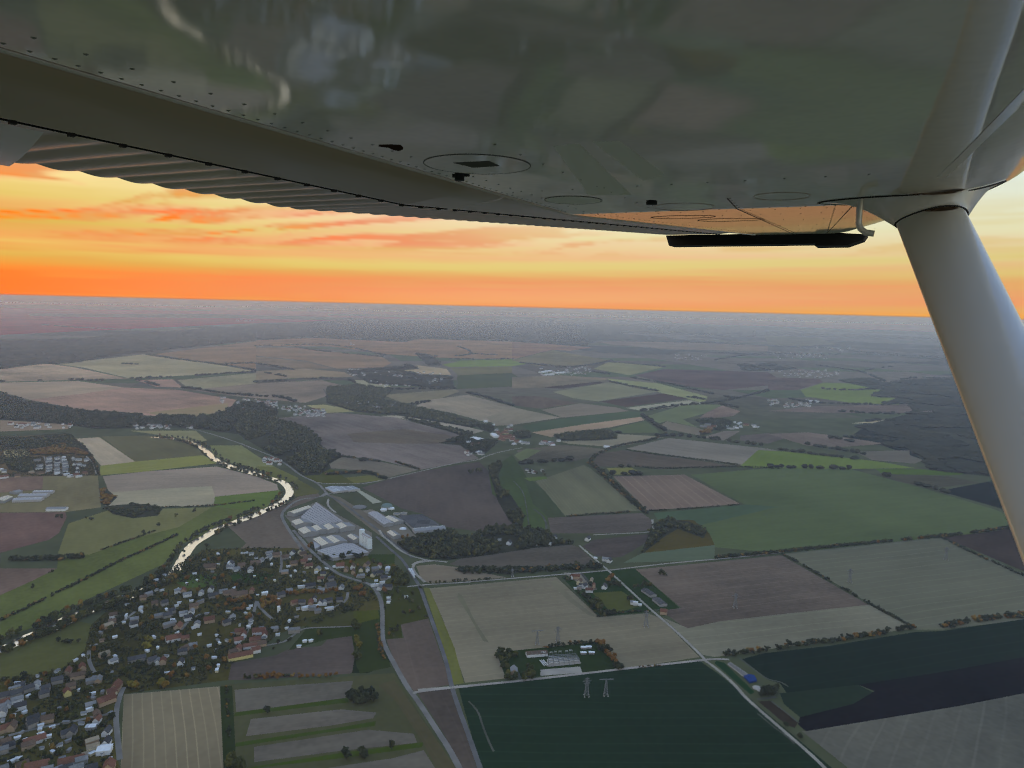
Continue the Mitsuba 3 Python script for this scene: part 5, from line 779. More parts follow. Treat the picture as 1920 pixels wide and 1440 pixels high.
 (-213.1,1354.8,5.4,12.3,'g','R'),(-209.3,1364,5.4,10.2,'g','R'),(-197.1,1298.7,5.7,10.4,'g','R'),(-199.3,1287.6,4.9,10.9,'g','R'),(-213.3,1337.1,5.4,9.6,'g','R'),
 (60.9,2224.2,5.1,12.9,'d','G'),(71.5,2248.2,5.4,10.8,'d','G'),(100.7,2228.7,5.3,11.9,'d','G'),(104.3,2195.6,5.4,10.9,'d','G'),(80.5,2215.2,5.5,10.5,'d','G'),
 (-364.2,1430.5,4.6,8.8,'d','I'),(-356,1419.8,4.6,8.6,'d','I'),(-350,1425.9,4.5,8.1,'d','I'),(-342.7,1426.4,4.3,9,'d','I'),(-331.7,1427.2,3.6,8,'d','I'),
 (-325.7,1433.3,4.2,9.7,'d','I'),(-318.3,1442.4,4.8,10,'d','I'),(-313.4,1445.7,4.8,10.3,'d','I'),(-307.2,1434.7,3.9,8,'d','I'),(-405.5,1486.1,3.8,9.8,'d','I'),
 (-400.1,1480.4,3.8,8.5,'d','I'),(-405.8,1480,3.8,10.1,'a','I'),(-406.9,1498.3,3.9,8.3,'a','I'),(-226.1,1557.4,4.4,9.6,'a','I'),(-217,1564.8,3.6,9.2,'a','I'),
 (-612.4,1472.9,4.3,9.2,'d','A'),(-640,1430.1,4.3,9.8,'d','A'),(-565.6,1397,4.8,10,'d','A'),(-537.6,1389.7,4.1,7.7,'d','A'),(-519.5,1400.4,4.3,7.7,'d','A'),
 (-523.9,1438.8,4.5,8.9,'d','A'),(-589.3,1385.9,4.7,9.9,'d','A'),(-561.6,1334.2,4.6,9.5,'d','A'),(-614.4,1393.4,4.1,9.6,'d','A'),(-639.2,1036,3.9,7.2,'d','A'),
 (-630.8,1033.8,4.2,7.8,'d','A'),(-620.9,1037,3.8,7.1,'d','A'),(-649.9,1038.1,4.2,7.8,'d','A'),(-812.5,1234.2,4.1,8.7,'d','A'),(-758.6,1201.1,3.8,8.1,'d','A'),
 (-1025.2,1649.4,4.8,9.3,'d','E'),(-1010.9,1644,5.3,11.5,'d','E'),(-954.6,1642.3,4.1,8.7,'d','E'),(-940.5,1637,4.8,8.8,'d','E'),(-772.5,1600.5,4.7,9.6,'d','E'),
 (-778,1546.1,4.4,11,'d','E'),(-765.4,1672.3,5,11.5,'d','E'),(-745.7,1722.6,4.3,9.7,'d','E'),(-485.4,796.6,3.2,6.8,'g','A'),(-466.6,843,3.3,8.6,'d','A'),
 (-576.7,984.9,3.5,9.4,'d','A'),(-549.9,934.8,3.8,8.8,'d','A'),(-565.9,852.1,2.9,7.7,'d','A'),(-570.1,927.2,3.1,6.4,'g','A'),(-563.9,872.1,2.6,6.6,'d','A'),
 (-572.5,1009.7,4.1,9.3,'d','A'),(-611.3,942.3,2.5,6,'g','A'),(-633.7,905.3,3,6.2,'a','A'),(-526.2,748.6,2.6,5.8,'g','A'),(-561.6,795.3,2.8,7.4,'g','A'),
 (-514.3,839,4.3,8.7,'g','A'),(-578.6,962.2,4.2,10.7,'g','A'),(-588.6,939.4,3.3,7.6,'d','A'),(-507,813.2,3,7.3,'g','A'),(-563.9,851.5,2.8,5.7,'d','A'),
 (-489.4,757.7,3.4,7.1,'d','A'),(-477.3,789.6,2.9,6.9,'g','A'),(-598.8,936.9,2.8,6.2,'d','A'),(-500.4,766.2,2.8,6.9,'g','A'),(-513.5,770.4,4,8.3,'g','A'),
 (-586.7,886.1,4.2,9.8,'g','A'),(-540.1,946.9,2.7,6.7,'g','A'),(-570.6,1006.2,2.5,6.5,'g','A'),(-532,972.9,2.5,5,'g','A'),(-582.2,932.4,4.4,9.3,'d','A'),
 (-552.2,916.8,2.7,6.1,'d','A'),(-485.6,853.1,2.8,6.4,'d','A'),(-580.4,834.3,4,8.8,'a','A'),(-637.8,910.2,4.2,9.3,'a','A'),(-477.7,802.1,4,8.6,'g','A'),
 (-497.3,859.7,3.1,8.3,'g','A'),(-484,769.2,4.1,9.7,'g','A'),(-467,802.1,4.4,11.6,'d','A'),(-488.6,770.7,2.7,6.2,'g','A'),(-522.6,807.7,2.5,5.9,'g','A'),
 (-534,897.8,3.9,9.5,'g','A'),(-528.4,853.9,2.8,7.2,'a','A'),(-577.6,827.8,2.4,6.2,'d','A'),(-573.1,838.3,2.5,5,'a','A'),(-473.9,788.3,3.3,7.3,'g','A'),
 (-523.9,769.9,2.5,6.2,'g','A'),(-514.8,751.8,3.3,8.2,'d','A'),(-543.7,843.4,3,7.8,'g','A'),(-567.6,947,3,7.5,'a','A'),(-532.2,844.1,3.9,10.5,'d','A'),
 (-536.2,754.4,2.5,5.9,'g','A'),(-433.7,749,2.3,5.1,'g','A'),(-537.3,784.6,3,6.9,'g','A'),(-553.6,883.1,4.1,9.2,'d','A'),(-470.8,824.7,3.3,6.9,'d','A'),
 (-608.2,939.7,3,6.4,'a','A'),(-532.9,934.2,3,7.1,'g','A'),(-489.9,832,3.4,8.1,'a','A'),(-554.3,813.9,3.2,7.3,'d','A'),(-583.4,1010.8,3.3,7.6,'a','A'),
 (-587.4,845.6,3.9,9.3,'g','A'),(-512.9,863.3,2.5,6.3,'g','A'),(-604.9,950.3,2.8,6.7,'g','A'),(-511.6,752.6,2.9,6.5,'d','A'),(-557.1,989.2,4.4,10.7,'d','A'),
 (-594,927,4.1,10.5,'g','A'),(-634.8,918.8,3.7,9.7,'d','A'),(-625.3,911.4,3.1,6.8,'d','A'),(-630.6,931.8,4.3,10,'d','A'),(-517,933.7,4.4,9.5,'g','A'),
 (-535.1,952.5,3.4,8.7,'d','A'),(-499.5,781.1,4.4,11.8,'d','A'),(-527.1,840.6,3.4,7.4,'g','A'),(-587.2,963.1,2.3,4.7,'d','A'),(-528.3,903.6,4,8,'g','A'),
 (-564.5,856.4,3.3,7.5,'g','A'),(-547.2,984.5,3.2,8.1,'d','A'),(-520.2,888.6,2.5,6.1,'d','A'),(-465.4,825.3,3.7,9.3,'d','A'),(-469.4,843.5,3.3,7.9,'g','A'),
 (-519.6,885.3,2.3,4.6,'a','A'),(-593,1011.5,3.2,7.6,'d','A'),(-520.2,889,2.8,7,'g','A'),(-632.6,906.6,3.2,8.5,'g','A'),(-524.4,855.1,2.8,6.6,'d','A'),
 (-535.1,865.4,2.6,6.7,'g','A'),(-514,835.7,2.3,4.9,'g','A'),(-498.5,778.1,4,9,'a','A'),(-590,953.8,2.9,7.7,'d','A'),(-581.2,817.2,2.8,6.8,'d','A'),
 (-480.4,747,4.2,9.8,'g','A'),(-523.6,813.2,2.3,4.9,'a','A'),(-519.2,886.7,2.6,5.7,'g','A'),(-531.3,757.8,2.3,6.2,'g','A'),(-602.5,923.7,2.6,5.5,'a','A'),
 (-537.9,783.4,3.4,8.9,'d','A'),(-527,866.1,3.4,7.4,'g','A'),(-475.6,799.2,4,8.8,'g','A'),(-451.5,996.9,2.6,6.7,'d','A'),(-401.9,963.9,3.9,8.1,'a','A'),
 (-606.9,1314.8,4.4,9.1,'d','A'),(-608.1,1076.5,3.8,9.3,'a','A'),(-589.1,1049.4,3.9,9.6,'g','A'),(-448,926.5,2.8,5.8,'g','A'),(-551.5,1085.6,3.1,7.7,'g','A'),
 (-416.6,993.3,4,9.8,'a','A'),(-467.9,1044.6,2.7,6.1,'d','A'),(-532.6,1238.2,2.9,7.2,'a','A'),(-609,1158.7,4.1,10.2,'g','A'),(-504.4,1035.4,3.3,8.8,'d','A'),
 (-484.5,952.8,4.2,8.5,'d','A'),(-425,970.1,2.3,5.4,'g','A'),(-514.6,1303.3,3.8,9.8,'a','A'),(-572.9,1345.4,4.2,8.7,'d','A'),(-435.4,1080.4,2.8,7.4,'d','A'),
 (-429.5,945.5,3.4,8.3,'d','A'),(-470.3,965.5,3.3,6.7,'g','A'),(-524.7,1301.2,2.8,5.6,'g','A'),(-534.5,1051.5,3.6,7.3,'d','A'),(-401.8,1140.6,3.2,8.3,'d','A'),
 (-607,1320.7,3.8,10.1,'g','A'),(-595.8,1152.6,2.6,5.4,'g','A'),(-404.2,969.4,4.2,10.6,'g','A'),(-436.8,974,3.4,6.9,'g','A'),(-410.2,1068.4,2.8,6,'a','A'),
 (-507,1260.1,2.4,6.2,'g','A'),(-613.6,1213.9,3.6,8.8,'d','A'),(-416.3,1128.8,2.3,5.8,'d','A'),(-575.1,1210.9,3.6,9.6,'a','A'),(-553.9,1119.5,3.8,8.3,'a','A'),
 (-445.5,934.6,3.4,8.3,'g','A'),(-433.3,1026.2,2.8,7.4,'d','A'),(-525.6,1212.8,2.8,7.3,'d','A'),(-614,1250.9,2.4,6.2,'g','A'),(-621.8,1108.9,2.7,7.2,'g','A'),
 (-602.8,1111.2,4.2,11.3,'g','A'),(-559.9,1096.9,3,6.9,'a','A'),(-446.3,1133.3,3.3,7.8,'g','A'),(-495.8,1231.2,4.2,9.1,'d','A'),(-603.7,1397.1,3.5,7.7,'g','A'),
 (-503.7,1049.1,3.8,8.4,'a','A'),(-627.9,1106.9,2.6,6.9,'d','A'),(-430.7,1170,2.4,6.2,'a','A'),(-453.1,1267.5,4.3,11.3,'g','A'),(-392.6,982.9,2.6,5.6,'d','A'),
 (-428.3,1122.2,3.4,7.4,'d','A'),(-506.6,1209.5,3.7,8,'g','A'),(-421.3,1035.4,3.9,10.3,'g','A'),(-576.5,1392.7,2.7,7.1,'a','A'),(-389.9,1025.8,2.6,6.7,'g','A'),
 (-592,1095.3,2.5,6.3,'g','A'),(-607.3,1271.6,3.3,7.6,'g','A'),(-611.1,1285,3.2,7.8,'d','A'),(-492.6,927.3,3,6.1,'d','A'),(-449.7,1198.9,3.2,8.3,'d','A'),
 (-494.5,1414.4,3.2,8.1,'d','A'),(-433.7,1171.1,3.9,7.9,'g','A'),(-469.8,1268.7,3.8,10.4,'g','A'),(-556.5,1391.1,4,9.6,'a','A'),(-420.4,1034.5,3,7.1,'g','A'),
 (-479.9,930.1,4.3,11.2,'g','A'),(-577.5,1370.4,3.8,7.8,'g','A'),(-498.6,1131.4,4.1,10,'d','A'),(-425.1,1061.8,3.1,7.5,'g','A'),(-390.5,988.9,3.6,8.4,'a','A'),
 (-537,1255.6,2.8,6.2,'g','A'),(-490.2,1013.1,3.2,7.8,'g','A'),(-434.8,993.6,2.9,7,'g','A'),(-493.4,1153.6,3.3,8.3,'d','A'),(-423,945.3,3.2,6.6,'a','A'),
 (-531.4,1443.3,2.4,5.9,'g','A'),(-485.2,1170.3,2.5,6.2,'g','A'),(-570.7,1397.1,3.2,8,'d','A'),(-456.4,1243,2.4,5.6,'g','A'),(-474.4,1262,3.6,8.1,'a','A'),
 (-478.7,1119,3,6.6,'d','A'),(-604.8,1300.1,4,8.6,'a','A'),(-442.7,939.6,4.4,10.3,'a','A'),(-503.7,1274.9,3.4,7,'g','A'),(-505.1,1099,3,7.3,'g','A'),
 (-569,1370.4,2.4,6.5,'d','A'),(-409.8,977.8,3.9,9.1,'g','A'),(-462.2,1299.8,4.2,10.3,'g','A'),(-570.1,1349.1,2.3,6.1,'g','A'),(-569.3,1195.3,2.9,7.3,'g','A'),
 (-392.4,1083.2,3.1,6.8,'g','A'),(-591.2,1095.6,3.2,7.6,'d','A'),(-502.9,973.4,3.9,8.8,'g','A'),(-436.3,993.7,2.4,5.8,'a','A'),(-519.7,1251.1,4.2,9,'g','A'),
 (-429.2,961.9,2.9,5.9,'d','A'),(-490,1169.7,3,8,'d','A'),(-497.7,1279,3.5,7.5,'g','A'),(-581.4,1158.6,4.4,10.9,'g','A'),(-401.9,980,4.3,9.3,'g','A'),
 (-478.1,1366.1,4.2,9.9,'g','A'),(-605.7,1376.5,4,9.2,'a','A'),(-559.7,1261.9,2.7,5.9,'g','A'),(-489,1345,3.8,8.6,'d','A'),(-423.2,975.3,2.7,7.2,'d','A'),
 (-573,1290.6,4.2,10.3,'a','A'),(-403.5,1003.4,4.3,10.3,'g','A'),(-614.2,1253.7,3,7.9,'g','A'),(-581,1267.6,4.2,10.3,'g','A'),(-440.5,1014.8,3.8,8.2,'g','A'),
 (-410.9,1013.6,2.8,7.4,'g','A'),(-630.6,1229.6,4.1,11.2,'g','A'),(-492.8,1384.3,2.6,5.3,'d','A'),(-380.9,1039,4.2,8.9,'g','A'),(-479.6,971.7,3.1,7.2,'g','A'),
 (-507.9,1036.4,3.2,7.9,'d','A'),(-507,948.2,4.2,9.8,'g','A'),(-481,1130.9,3.4,8.2,'d','A'),(-599.3,1158.3,3.7,9.7,'g','A'),(-542.5,1098.9,2.7,5.8,'d','A'),
 (-570.6,1205.3,3,7.1,'g','A'),(-541.4,1089.7,3.3,8.7,'d','A'),(-406.3,1136.9,4,9.8,'a','A'),(-574,1167.3,3.4,6.8,'g','A'),(-540.2,1007.3,3.8,9.1,'d','A'),
 (-528.7,1033.4,3.2,7.6,'d','A'),(-457.4,935.6,4.3,11.4,'g','A'),(-485.3,1205,3.6,8.7,'a','A'),(-592.4,1402.5,2.7,6.7,'g','A'),(-553.1,1021.2,2.7,6.9,'g','A'),
 (-476.8,988.7,4.1,8.7,'g','A'),(-476.5,1155.9,3.8,9.5,'g','A'),(-457.8,947,3.7,8.6,'d','A'),(-594.5,1075.8,4.2,10.6,'g','A'),(-489.7,1122.6,3.1,6.7,'d','A'),
 (-544.7,1172,2.9,7.5,'d','A'),(-451.2,970.9,3,7.2,'a','A'),(-525.3,1291.9,3.2,7.8,'a','A'),(-445.5,1023.6,3.5,7.9,'a','A'),(-443.5,951.2,2.7,6.4,'a','A'),
 (-547.2,1279.9,2.9,5.8,'d','A'),(-619.5,1085.1,2.9,7.5,'g','A'),(-537.3,1303.5,4.4,10.1,'g','A'),(-520.5,1299.2,3.1,7.8,'g','A'),(-576.1,1073.4,4.1,10.4,'d','A'),
 (-449.5,926,2.9,6.8,'g','A'),(-404.5,1046.9,2.7,7.1,'a','A'),(-529.9,1095.8,2.7,6.9,'g','A'),(-374.1,1062.1,3,7.4,'a','A'),(-535,1429.1,2.7,7.2,'d','A'),
 (-524.9,1205.2,2.6,6.1,'d','A'),(-407.9,959.7,3.8,8.1,'g','A'),(-498.5,964.6,3.9,9.8,'d','A'),(-416.2,1210.2,3.5,8,'d','B'),(-386.3,1097.2,3.1,8.1,'d','B'),
 (-400.5,1394.1,3.3,6.6,'g','B'),(-309.1,1175.7,2.9,6.7,'a','B'),(-406,1067.5,2.7,5.9,'g','B'),(-480.7,1193.1,2.9,6.2,'d','B'),(-334.1,1251.4,3.4,8.9,'g','B'),
 (-410,1239.9,2.3,5.7,'d','B'),(-398.2,1090.2,3.5,7.5,'d','B'),(-353.1,1077.3,4,9.8,'d','B'),(-549.6,1389.7,2.2,4.9,'d','B'),(-439.3,1375.5,3.7,8.3,'d','B'),
 (-440.7,1113.4,3.9,8.9,'a','B'),(-455.4,1145.9,2.8,6.7,'d','B'),(-398.7,983.2,3.8,8.1,'d','B'),(-431.7,1285.3,2.5,5.2,'d','B'),(-249.1,1254.3,2.7,6.1,'a','B'),
 (-436.5,1329,2.2,5,'g','B'),(-452.5,1186.6,2.6,6,'g','B'),(-348.8,1062.5,3.1,7.2,'g','B'),(-387.9,1313.9,2.8,7.3,'g','B'),(-493.6,1376,2.3,4.8,'d','B'),
 (-479.8,1266,3.1,7.6,'g','B'),(-486.8,1260.6,2.6,6.9,'g','B'),(-355.4,1384.1,2.1,4.4,'d','B'),(-422.7,1204.1,3.6,9.3,'g','B'),(-418.8,1394,3.3,8.3,'d','B'),
 (-407.6,1145.3,3.5,8.5,'d','B'),(-408.5,1128.6,3.2,7.2,'a','B'),(-405.8,1259.2,3.7,9.7,'g','B'),(-427.3,1194.9,2.6,6.1,'d','B'),(-503,1278.9,3.3,6.9,'a','B'),
 (-366.9,1284.1,2.8,6.2,'g','B'),(-463.3,1375,3.7,9,'d','B'),(-420.4,1429.7,2.4,5.7,'g','B'),(-365.7,1334.4,2.5,6.4,'g','B'),(-457.2,1440.3,3.6,9.6,'g','B'),
 (-335.7,1031.7,2.1,4.5,'g','B'),(-483.1,1328.7,2.1,5.3,'g','B'),(-386.7,1250.2,3.2,6.4,'d','B'),(-439,1327.7,2.8,7.2,'d','B'),(-273.1,1189.7,3.8,8.6,'d','B'),
 (-331.4,1293.1,2.8,7.4,'g','B'),(-457.4,1250.2,2.1,4.4,'g','B'),(-265.5,1171.4,3,7.3,'g','B'),(-317.9,1130.7,2.8,6.7,'g','B'),(-295,1119.8,3,6.3,'d','B'),
 (-481,1363.8,3,6.3,'g','B'),(-516.2,1334.7,2.8,6.9,'d','B'),(-550.8,1425,3.5,7.3,'a','B'),(-378.5,1229.9,2.5,5.9,'g','B'),(-394.4,1399.3,3.4,7.4,'d','B'),
 (-430.1,1192.6,3.3,8.7,'d','B'),(-463.2,1362.1,3,7,'g','B'),(-401.9,1390,3.8,8.2,'a','B'),(-462.9,1395,3.7,8.6,'d','B'),(-393.9,1141.1,3.8,8.3,'d','B'),
 (-359.8,1130.4,3.2,7.2,'d','B'),(-394.9,1142.5,3.3,7.1,'a','B'),(-355.3,1128.1,3.7,8.9,'d','B'),(-434,1328.1,3.2,7.2,'g','B'),(-434.4,1296.6,2.8,6.5,'a','B'),
 (-528.6,1346.6,2.6,6.6,'d','B'),(-443.8,1108.2,2.7,6.5,'g','B'),(-475.6,1244.1,2.8,6.6,'d','B'),(-321.9,1056.6,2.1,5.2,'d','B'),(-505.9,1321.7,3.4,6.9,'g','B'),
 (-271.4,1189.5,2.9,7.2,'g','B'),(-398.3,1173.1,3.2,7.2,'a','B'),(-401.2,1013.1,2.5,6.6,'g','B'),(-334.1,1047.7,3.5,7.5,'d','B'),(-493.8,1353.4,2.7,6.8,'g','B'),
 (-329.7,1343.3,2.3,5.4,'g','B'),(-330.8,1214.1,2.3,5.1,'d','B'),(-440.8,1109.9,2.3,6,'a','B'),(-428.4,1170.9,3.9,10.5,'a','B'),(-543.8,1346.6,3.7,9,'d','B'),
 (-556.2,1443.7,2.4,5.9,'g','B'),(-471.4,1171.8,2.8,7.4,'a','B'),(-320.1,1060.4,2.7,6.7,'g','B'),(-375.1,1287.4,2.2,4.4,'g','B'),(-372,1360.2,2.6,5.3,'d','B'),
 (-426.8,1271.1,2.7,6.4,'d','B'),(-479.8,1445.9,3.4,7.9,'g','B'),(-438,1117.6,3.6,9.2,'d','B'),(-169.5,1081.1,3.2,6.6,'g','B'),(-164.3,1165.3,2,4.9,'d','B'),
 (-190.4,1254.9,1.8,4.6,'d','B'),(-170,1100.1,3.3,7.5,'g','B'),(-182.2,1222.2,2.1,4.4,'g','B'),(-167.8,1112.9,2.9,6.5,'g','B'),(-170.4,1226.7,2.8,7.5,'g','B'),
 (-153.4,1170.9,3.2,6.5,'d','B'),(-156.9,1171.2,2.5,5.5,'a','B'),(-154.7,1279.4,2.7,6,'d','B'),(-177.7,1087.4,2.5,6,'a','B'),(-160.1,1214.1,3.3,7.1,'d','B'),
 (-169.5,1171,1.8,4.2,'g','B'),(-167.1,1100.8,2.6,6.8,'d','B'),(-192.1,1261.6,1.8,4.6,'g','B'),(-151.6,1274.4,2.9,6,'g','B'),(-188,1251.8,3.1,8.2,'d','B'),
 (-167.9,1169.1,3,6.2,'g','B'),(-176.4,1102.6,2.7,6.8,'d','B'),(-179.3,1235.6,2.5,5.7,'g','B'),(-211.5,1248.3,2.1,4.8,'g','B'),(-128.1,1152.4,3.2,6.6,'g','B'),
 (-166.5,1222,2.4,4.9,'g','B'),(-144.2,1185.6,3.2,8.5,'d','B'),(-179.5,1108.1,2,4.9,'d','B'),(-158.3,1213.9,3.3,6.9,'g','B'),(-162.9,1247.3,3.4,8.4,'d','B'),
 (-196.8,1234.7,3.1,7.1,'g','B'),(-164,1212,2.3,5.9,'g','B'),(-200,1184.8,2.4,6.4,'g','B'),(-205.8,1245.4,2.4,5.1,'g','B'),(-193.8,1267.9,2.8,7,'d','B'),
 (-257.4,1334,3.7,9.2,'d','B'),(-213,1357.4,2.5,5.1,'g','B'),(-259.7,1399.8,3.4,8.5,'d','B'),(-286.5,1381.3,2.9,6,'a','B'),(-234.7,1327.2,3,6.9,'g','B'),
 (-208.1,1300.8,2.4,5.1,'d','B'),(-302.5,1392.8,3.9,8,'a','B'),(-310,1349.4,3.6,7.4,'g','B'),(-316.5,1390,3.2,8.1,'a','B'),(-240.4,1388.7,3.1,7.3,'d','B'),
 (-227.9,1376.5,3.4,7.4,'g','B'),(-237.1,1402.4,2.8,7.2,'g','B'),(-250.8,1395.8,3.1,7.8,'d','B'),(-228.4,1329.8,2.9,7.6,'d','B'),(-262.6,1406.9,4,9.1,'d','B'),
 (-301.3,1412.5,3.2,6.5,'d','B'),(-233.8,1370.6,3.1,7.3,'d','B'),(-258.6,1299.7,3.8,8,'g','B'),(-279.1,1321.5,3.3,7.3,'a','B'),(-231.4,1326.2,2.8,5.7,'d','B'),
 (-215.7,1371.2,3.5,9.3,'a','B'),(-206.5,1300.5,3.2,8.1,'d','B'),(-286.4,1387.8,2.2,4.9,'d','B'),(-315.8,1389.2,3.2,8.2,'d','B'),(144.5,1225.9,3.3,8.4,'g','C'),
 (146.6,1189.1,2.6,5.6,'g','C'),(113.1,1334.6,2.8,5.6,'d','C'),(139.6,1237.6,2.4,6,'d','C'),(136.6,1265.3,3.4,7,'g','C'),(140.4,1230.4,3.9,8.8,'g','C'),
 (160.8,1175.7,3.5,7.9,'d','C'),(146,1205.5,4,8.5,'g','C'),(108.6,1343.5,3.3,7.2,'g','C'),(110.9,1335.2,2.7,6,'d','C'),(141.3,1245.3,3.6,9,'d','C'),
 (179.8,1185.3,3,7.1,'d','C'),(120.7,1354.7,2.9,6.3,'d','C'),(207.9,1191.1,3.1,6.8,'d','C'),(125.8,1269.4,3.9,9.3,'g','C'),(172.8,1182.5,3.9,9.8,'d','C'),
 (143.9,1218.1,3.5,9.5,'g','C'),(105.5,1344.2,2.2,5.5,'d','C'),(116.4,1338.8,2.9,7.3,'g','C'),(167.1,1183.7,3.1,6.4,'a','C'),(-603.9,1360.9,4.2,12,'g','W'),
 (-634,1353.8,4.3,12.3,'d','W'),(-599.3,1353.5,5.9,10,'g','W'),(-639.6,1344,5.1,9.9,'g','W'),(-600.2,1347.2,5.7,11.5,'g','W'),(-637.9,1338.4,4.3,11.3,'d','W'),
 (-597.9,1339.1,5,10.7,'g','W'),(-596.6,1334,4.9,12.3,'d','W'),(-593.5,1328.2,3.9,11.1,'g','W'),(-633.9,1318.7,4.5,12.4,'d','W'),(-590.9,1321.3,3.9,12.8,'d','W'),
 (-591.4,1306.8,5.4,12,'g','W'),(-628.8,1311.9,6.1,11.7,'d','W'),(-592.7,1300.8,5.7,11.8,'g','W'),(-628.6,1305.7,5.2,13.3,'g','W'),(-593.7,1294.8,5.4,13.6,'g','W'),
 (-630.7,1299.8,6.1,13.3,'d','W'),(-595.6,1289.9,5.4,9.8,'g','W'),(-625.1,1293.9,6.2,12.7,'d','W'),(-597.1,1281.7,5.3,12.9,'d','W'),(-631.5,1286.4,6,10.1,'g','W'),
 (-596.5,1273.6,4.7,12.5,'d','W'),(-632.4,1278.5,4.3,14,'a','W'),(-595.4,1266.7,5.5,12.5,'d','W'),(-631.8,1271.7,4.1,11.5,'g','W'),(-598.6,1261.2,5.8,10.6,'d','W'),
 (-631.3,1268.4,4.4,12.8,'d','W'),(-601.6,1252.9,4.3,10.7,'g','W'),(-633.9,1267.3,5.7,13.9,'g','W'),(-605,1245.1,5,11.2,'g','W'),(-634.3,1258.2,4,11.2,'d','W'),
 (-605.1,1240,4.4,11.7,'g','W'),(-607.2,1232.8,5.7,9.9,'g','W'),(-612.4,1225.9,5.4,10.6,'g','W'),(-616.4,1220.8,4.7,10.9,'g','W'),(-645.9,1234,5.4,10.6,'g','W'),
 (-616.2,1213.6,5.9,11.3,'d','W'),(-651.8,1229.6,5.9,12.9,'g','W'),(-619.4,1209.1,4.5,10.6,'g','W'),(-654.7,1225,5.3,13.7,'g','W'),(-620.8,1200.3,6,13.9,'d','W'),
 (-626.9,1194.5,5.4,13.7,'g','W'),(-660.8,1212.2,5.3,10,'d','W'),(-629.9,1189.8,4.4,12.5,'a','W'),(-663.4,1207.3,4.7,11.2,'d','W'),(-631.2,1184.5,6,11.1,'d','W'),
 (-661.2,1200.1,5.8,11.7,'d','W'),(-635.9,1180.7,6.2,13.3,'g','W'),(-667.9,1197.3,4,11.7,'a','W'),(-634.5,1174.2,5.5,11.4,'d','W'),(-671.8,1193.6,4.8,10.1,'g','W'),
 (-641.3,1169.9,5.9,11.9,'d','W'),(-641.9,1162.4,5.6,11.4,'g','W'),(-671.3,1177.7,3.9,12.2,'g','W'),(-644.2,1156.8,5.5,10,'g','W'),(-677.7,1173.8,4.5,12.7,'g','W'),
 (-647.1,1153.6,4.1,13.5,'g','W'),(-682.4,1170.5,4.1,10,'g','W'),(-649.8,1146.4,4.6,12.1,'g','W'),(-682.5,1162.1,3.8,11.1,'g','W'),(-653.7,1142.3,5,14.3,'g','W'),
 (-689.5,1159.4,5,13.7,'a','W'),(-657.2,1137.6,4.2,10.8,'g','W'),(-686.4,1151.6,4.1,10.4,'d','W'),(-656.8,1130.7,4,10.3,'d','W'),(-692.2,1147.7,4.6,12.9,'d','W'),
 (-661.6,1128.6,6.2,12.2,'g','W'),(-696.4,1142.1,4.5,10.4,'g','W'),(-660.3,1121.8,5.2,12.9,'g','W'),(-692.8,1132.4,4.6,10.8,'g','W'),(-665.7,1114.9,6.1,10.1,'g','W'),
 (-695.4,1124.5,4.5,14.2,'g','W'),(-665.3,1107.6,4.5,12,'g','W'),(-702.4,1119.7,4.1,13.2,'g','W'),(-668.4,1104.6,6.1,13.1,'g','W'),(-704.7,1109,5.1,13.6,'g','W'),
 (-669.3,1099.5,4.9,11.3,'g','W'),(-700.5,1103.2,6.1,9.8,'g','W'),(-671.5,1093.9,4.4,12.5,'g','W'),(-709.3,1098.5,4.9,13,'d','W'),(-670.3,1086.3,4.8,10.8,'g','W'),
 (-704.5,1090.4,6.2,12.6,'d','W'),(-672.3,1081,5.7,13.5,'g','W'),(-705.9,1085,4.9,10,'g','W'),(-675.2,1068.5,6,10.7,'g','W'),(-678.2,1059.1,6.1,13.6,'d','W'),
 (-708.4,1083.9,5.5,13.5,'a','W'),(-682,1054.6,5.7,11.9,'g','W'),(-707.6,1075.5,4.4,11.2,'d','W'),(-687.2,1053.9,5.5,12.8,'d','W'),(-687.3,1052.5,5,12.2,'d','W'),
 (-688.8,1045.8,4.3,10.4,'d','W'),(-720.8,1054.8,5,10.6,'g','W'),(-690.8,1041.8,4.5,10.7,'a','W'),(-726.3,1048.7,5.8,13.7,'g','W'),(-690.4,1035.9,5.5,11.1,'d','W'),
 (-725.2,1041.7,4.2,10.9,'g','W'),(-694,1028,4.5,12.7,'g','W'),(-693.5,1021.5,6.2,10.1,'a','W'),(-726.2,1026.9,5.5,14.3,'d','W'),(-698.5,1008.7,6.2,11.4,'d','W'),
 (-730.4,1027.5,5.1,10.4,'g','W'),(-699.5,1001.8,6.1,12,'g','W'),(-704.1,996.7,3.9,13.2,'d','W'),(-735.2,1015.1,5,12.7,'g','W'),(-707.7,990.8,4.5,10,'d','W'),
 (-741.7,1010.9,3.8,13.7,'g','W'),(-709.8,981.8,5.2,11.1,'d','W'),(-738.8,1000.2,5,11,'d','W'),(-714.3,975.5,4,9.9,'g','W'),(-747.8,997,6.1,10,'d','W'),
 (-719.2,969.7,4.2,12.2,'d','W'),(-749.3,989,5,11.1,'a','W'),(-724.5,965.4,6.1,10.5,'d','W'),(-604.4,1359.1,5,14.7,'g','W'),(-599.7,1355.5,4.4,11.8,'d','W'),
 (-600.2,1350.2,5.4,13.3,'g','W'),(-596.2,1343.1,4.6,12.8,'g','W'),(-599.3,1336.7,4.5,11.5,'d','W'),(-633.6,1328.7,3.9,13.8,'a','W'),(-596,1330.7,4.2,15.3,'g','W'),
 (-629.3,1322.9,4.7,11.8,'d','W'),(-594.2,1325,4.1,11.1,'d','W'),(-633.2,1315.9,5.6,15.4,'g','W'),(-592.5,1315.7,5.3,12.2,'g','W'),(-593,1305.3,5.6,11.3,'g','W'),
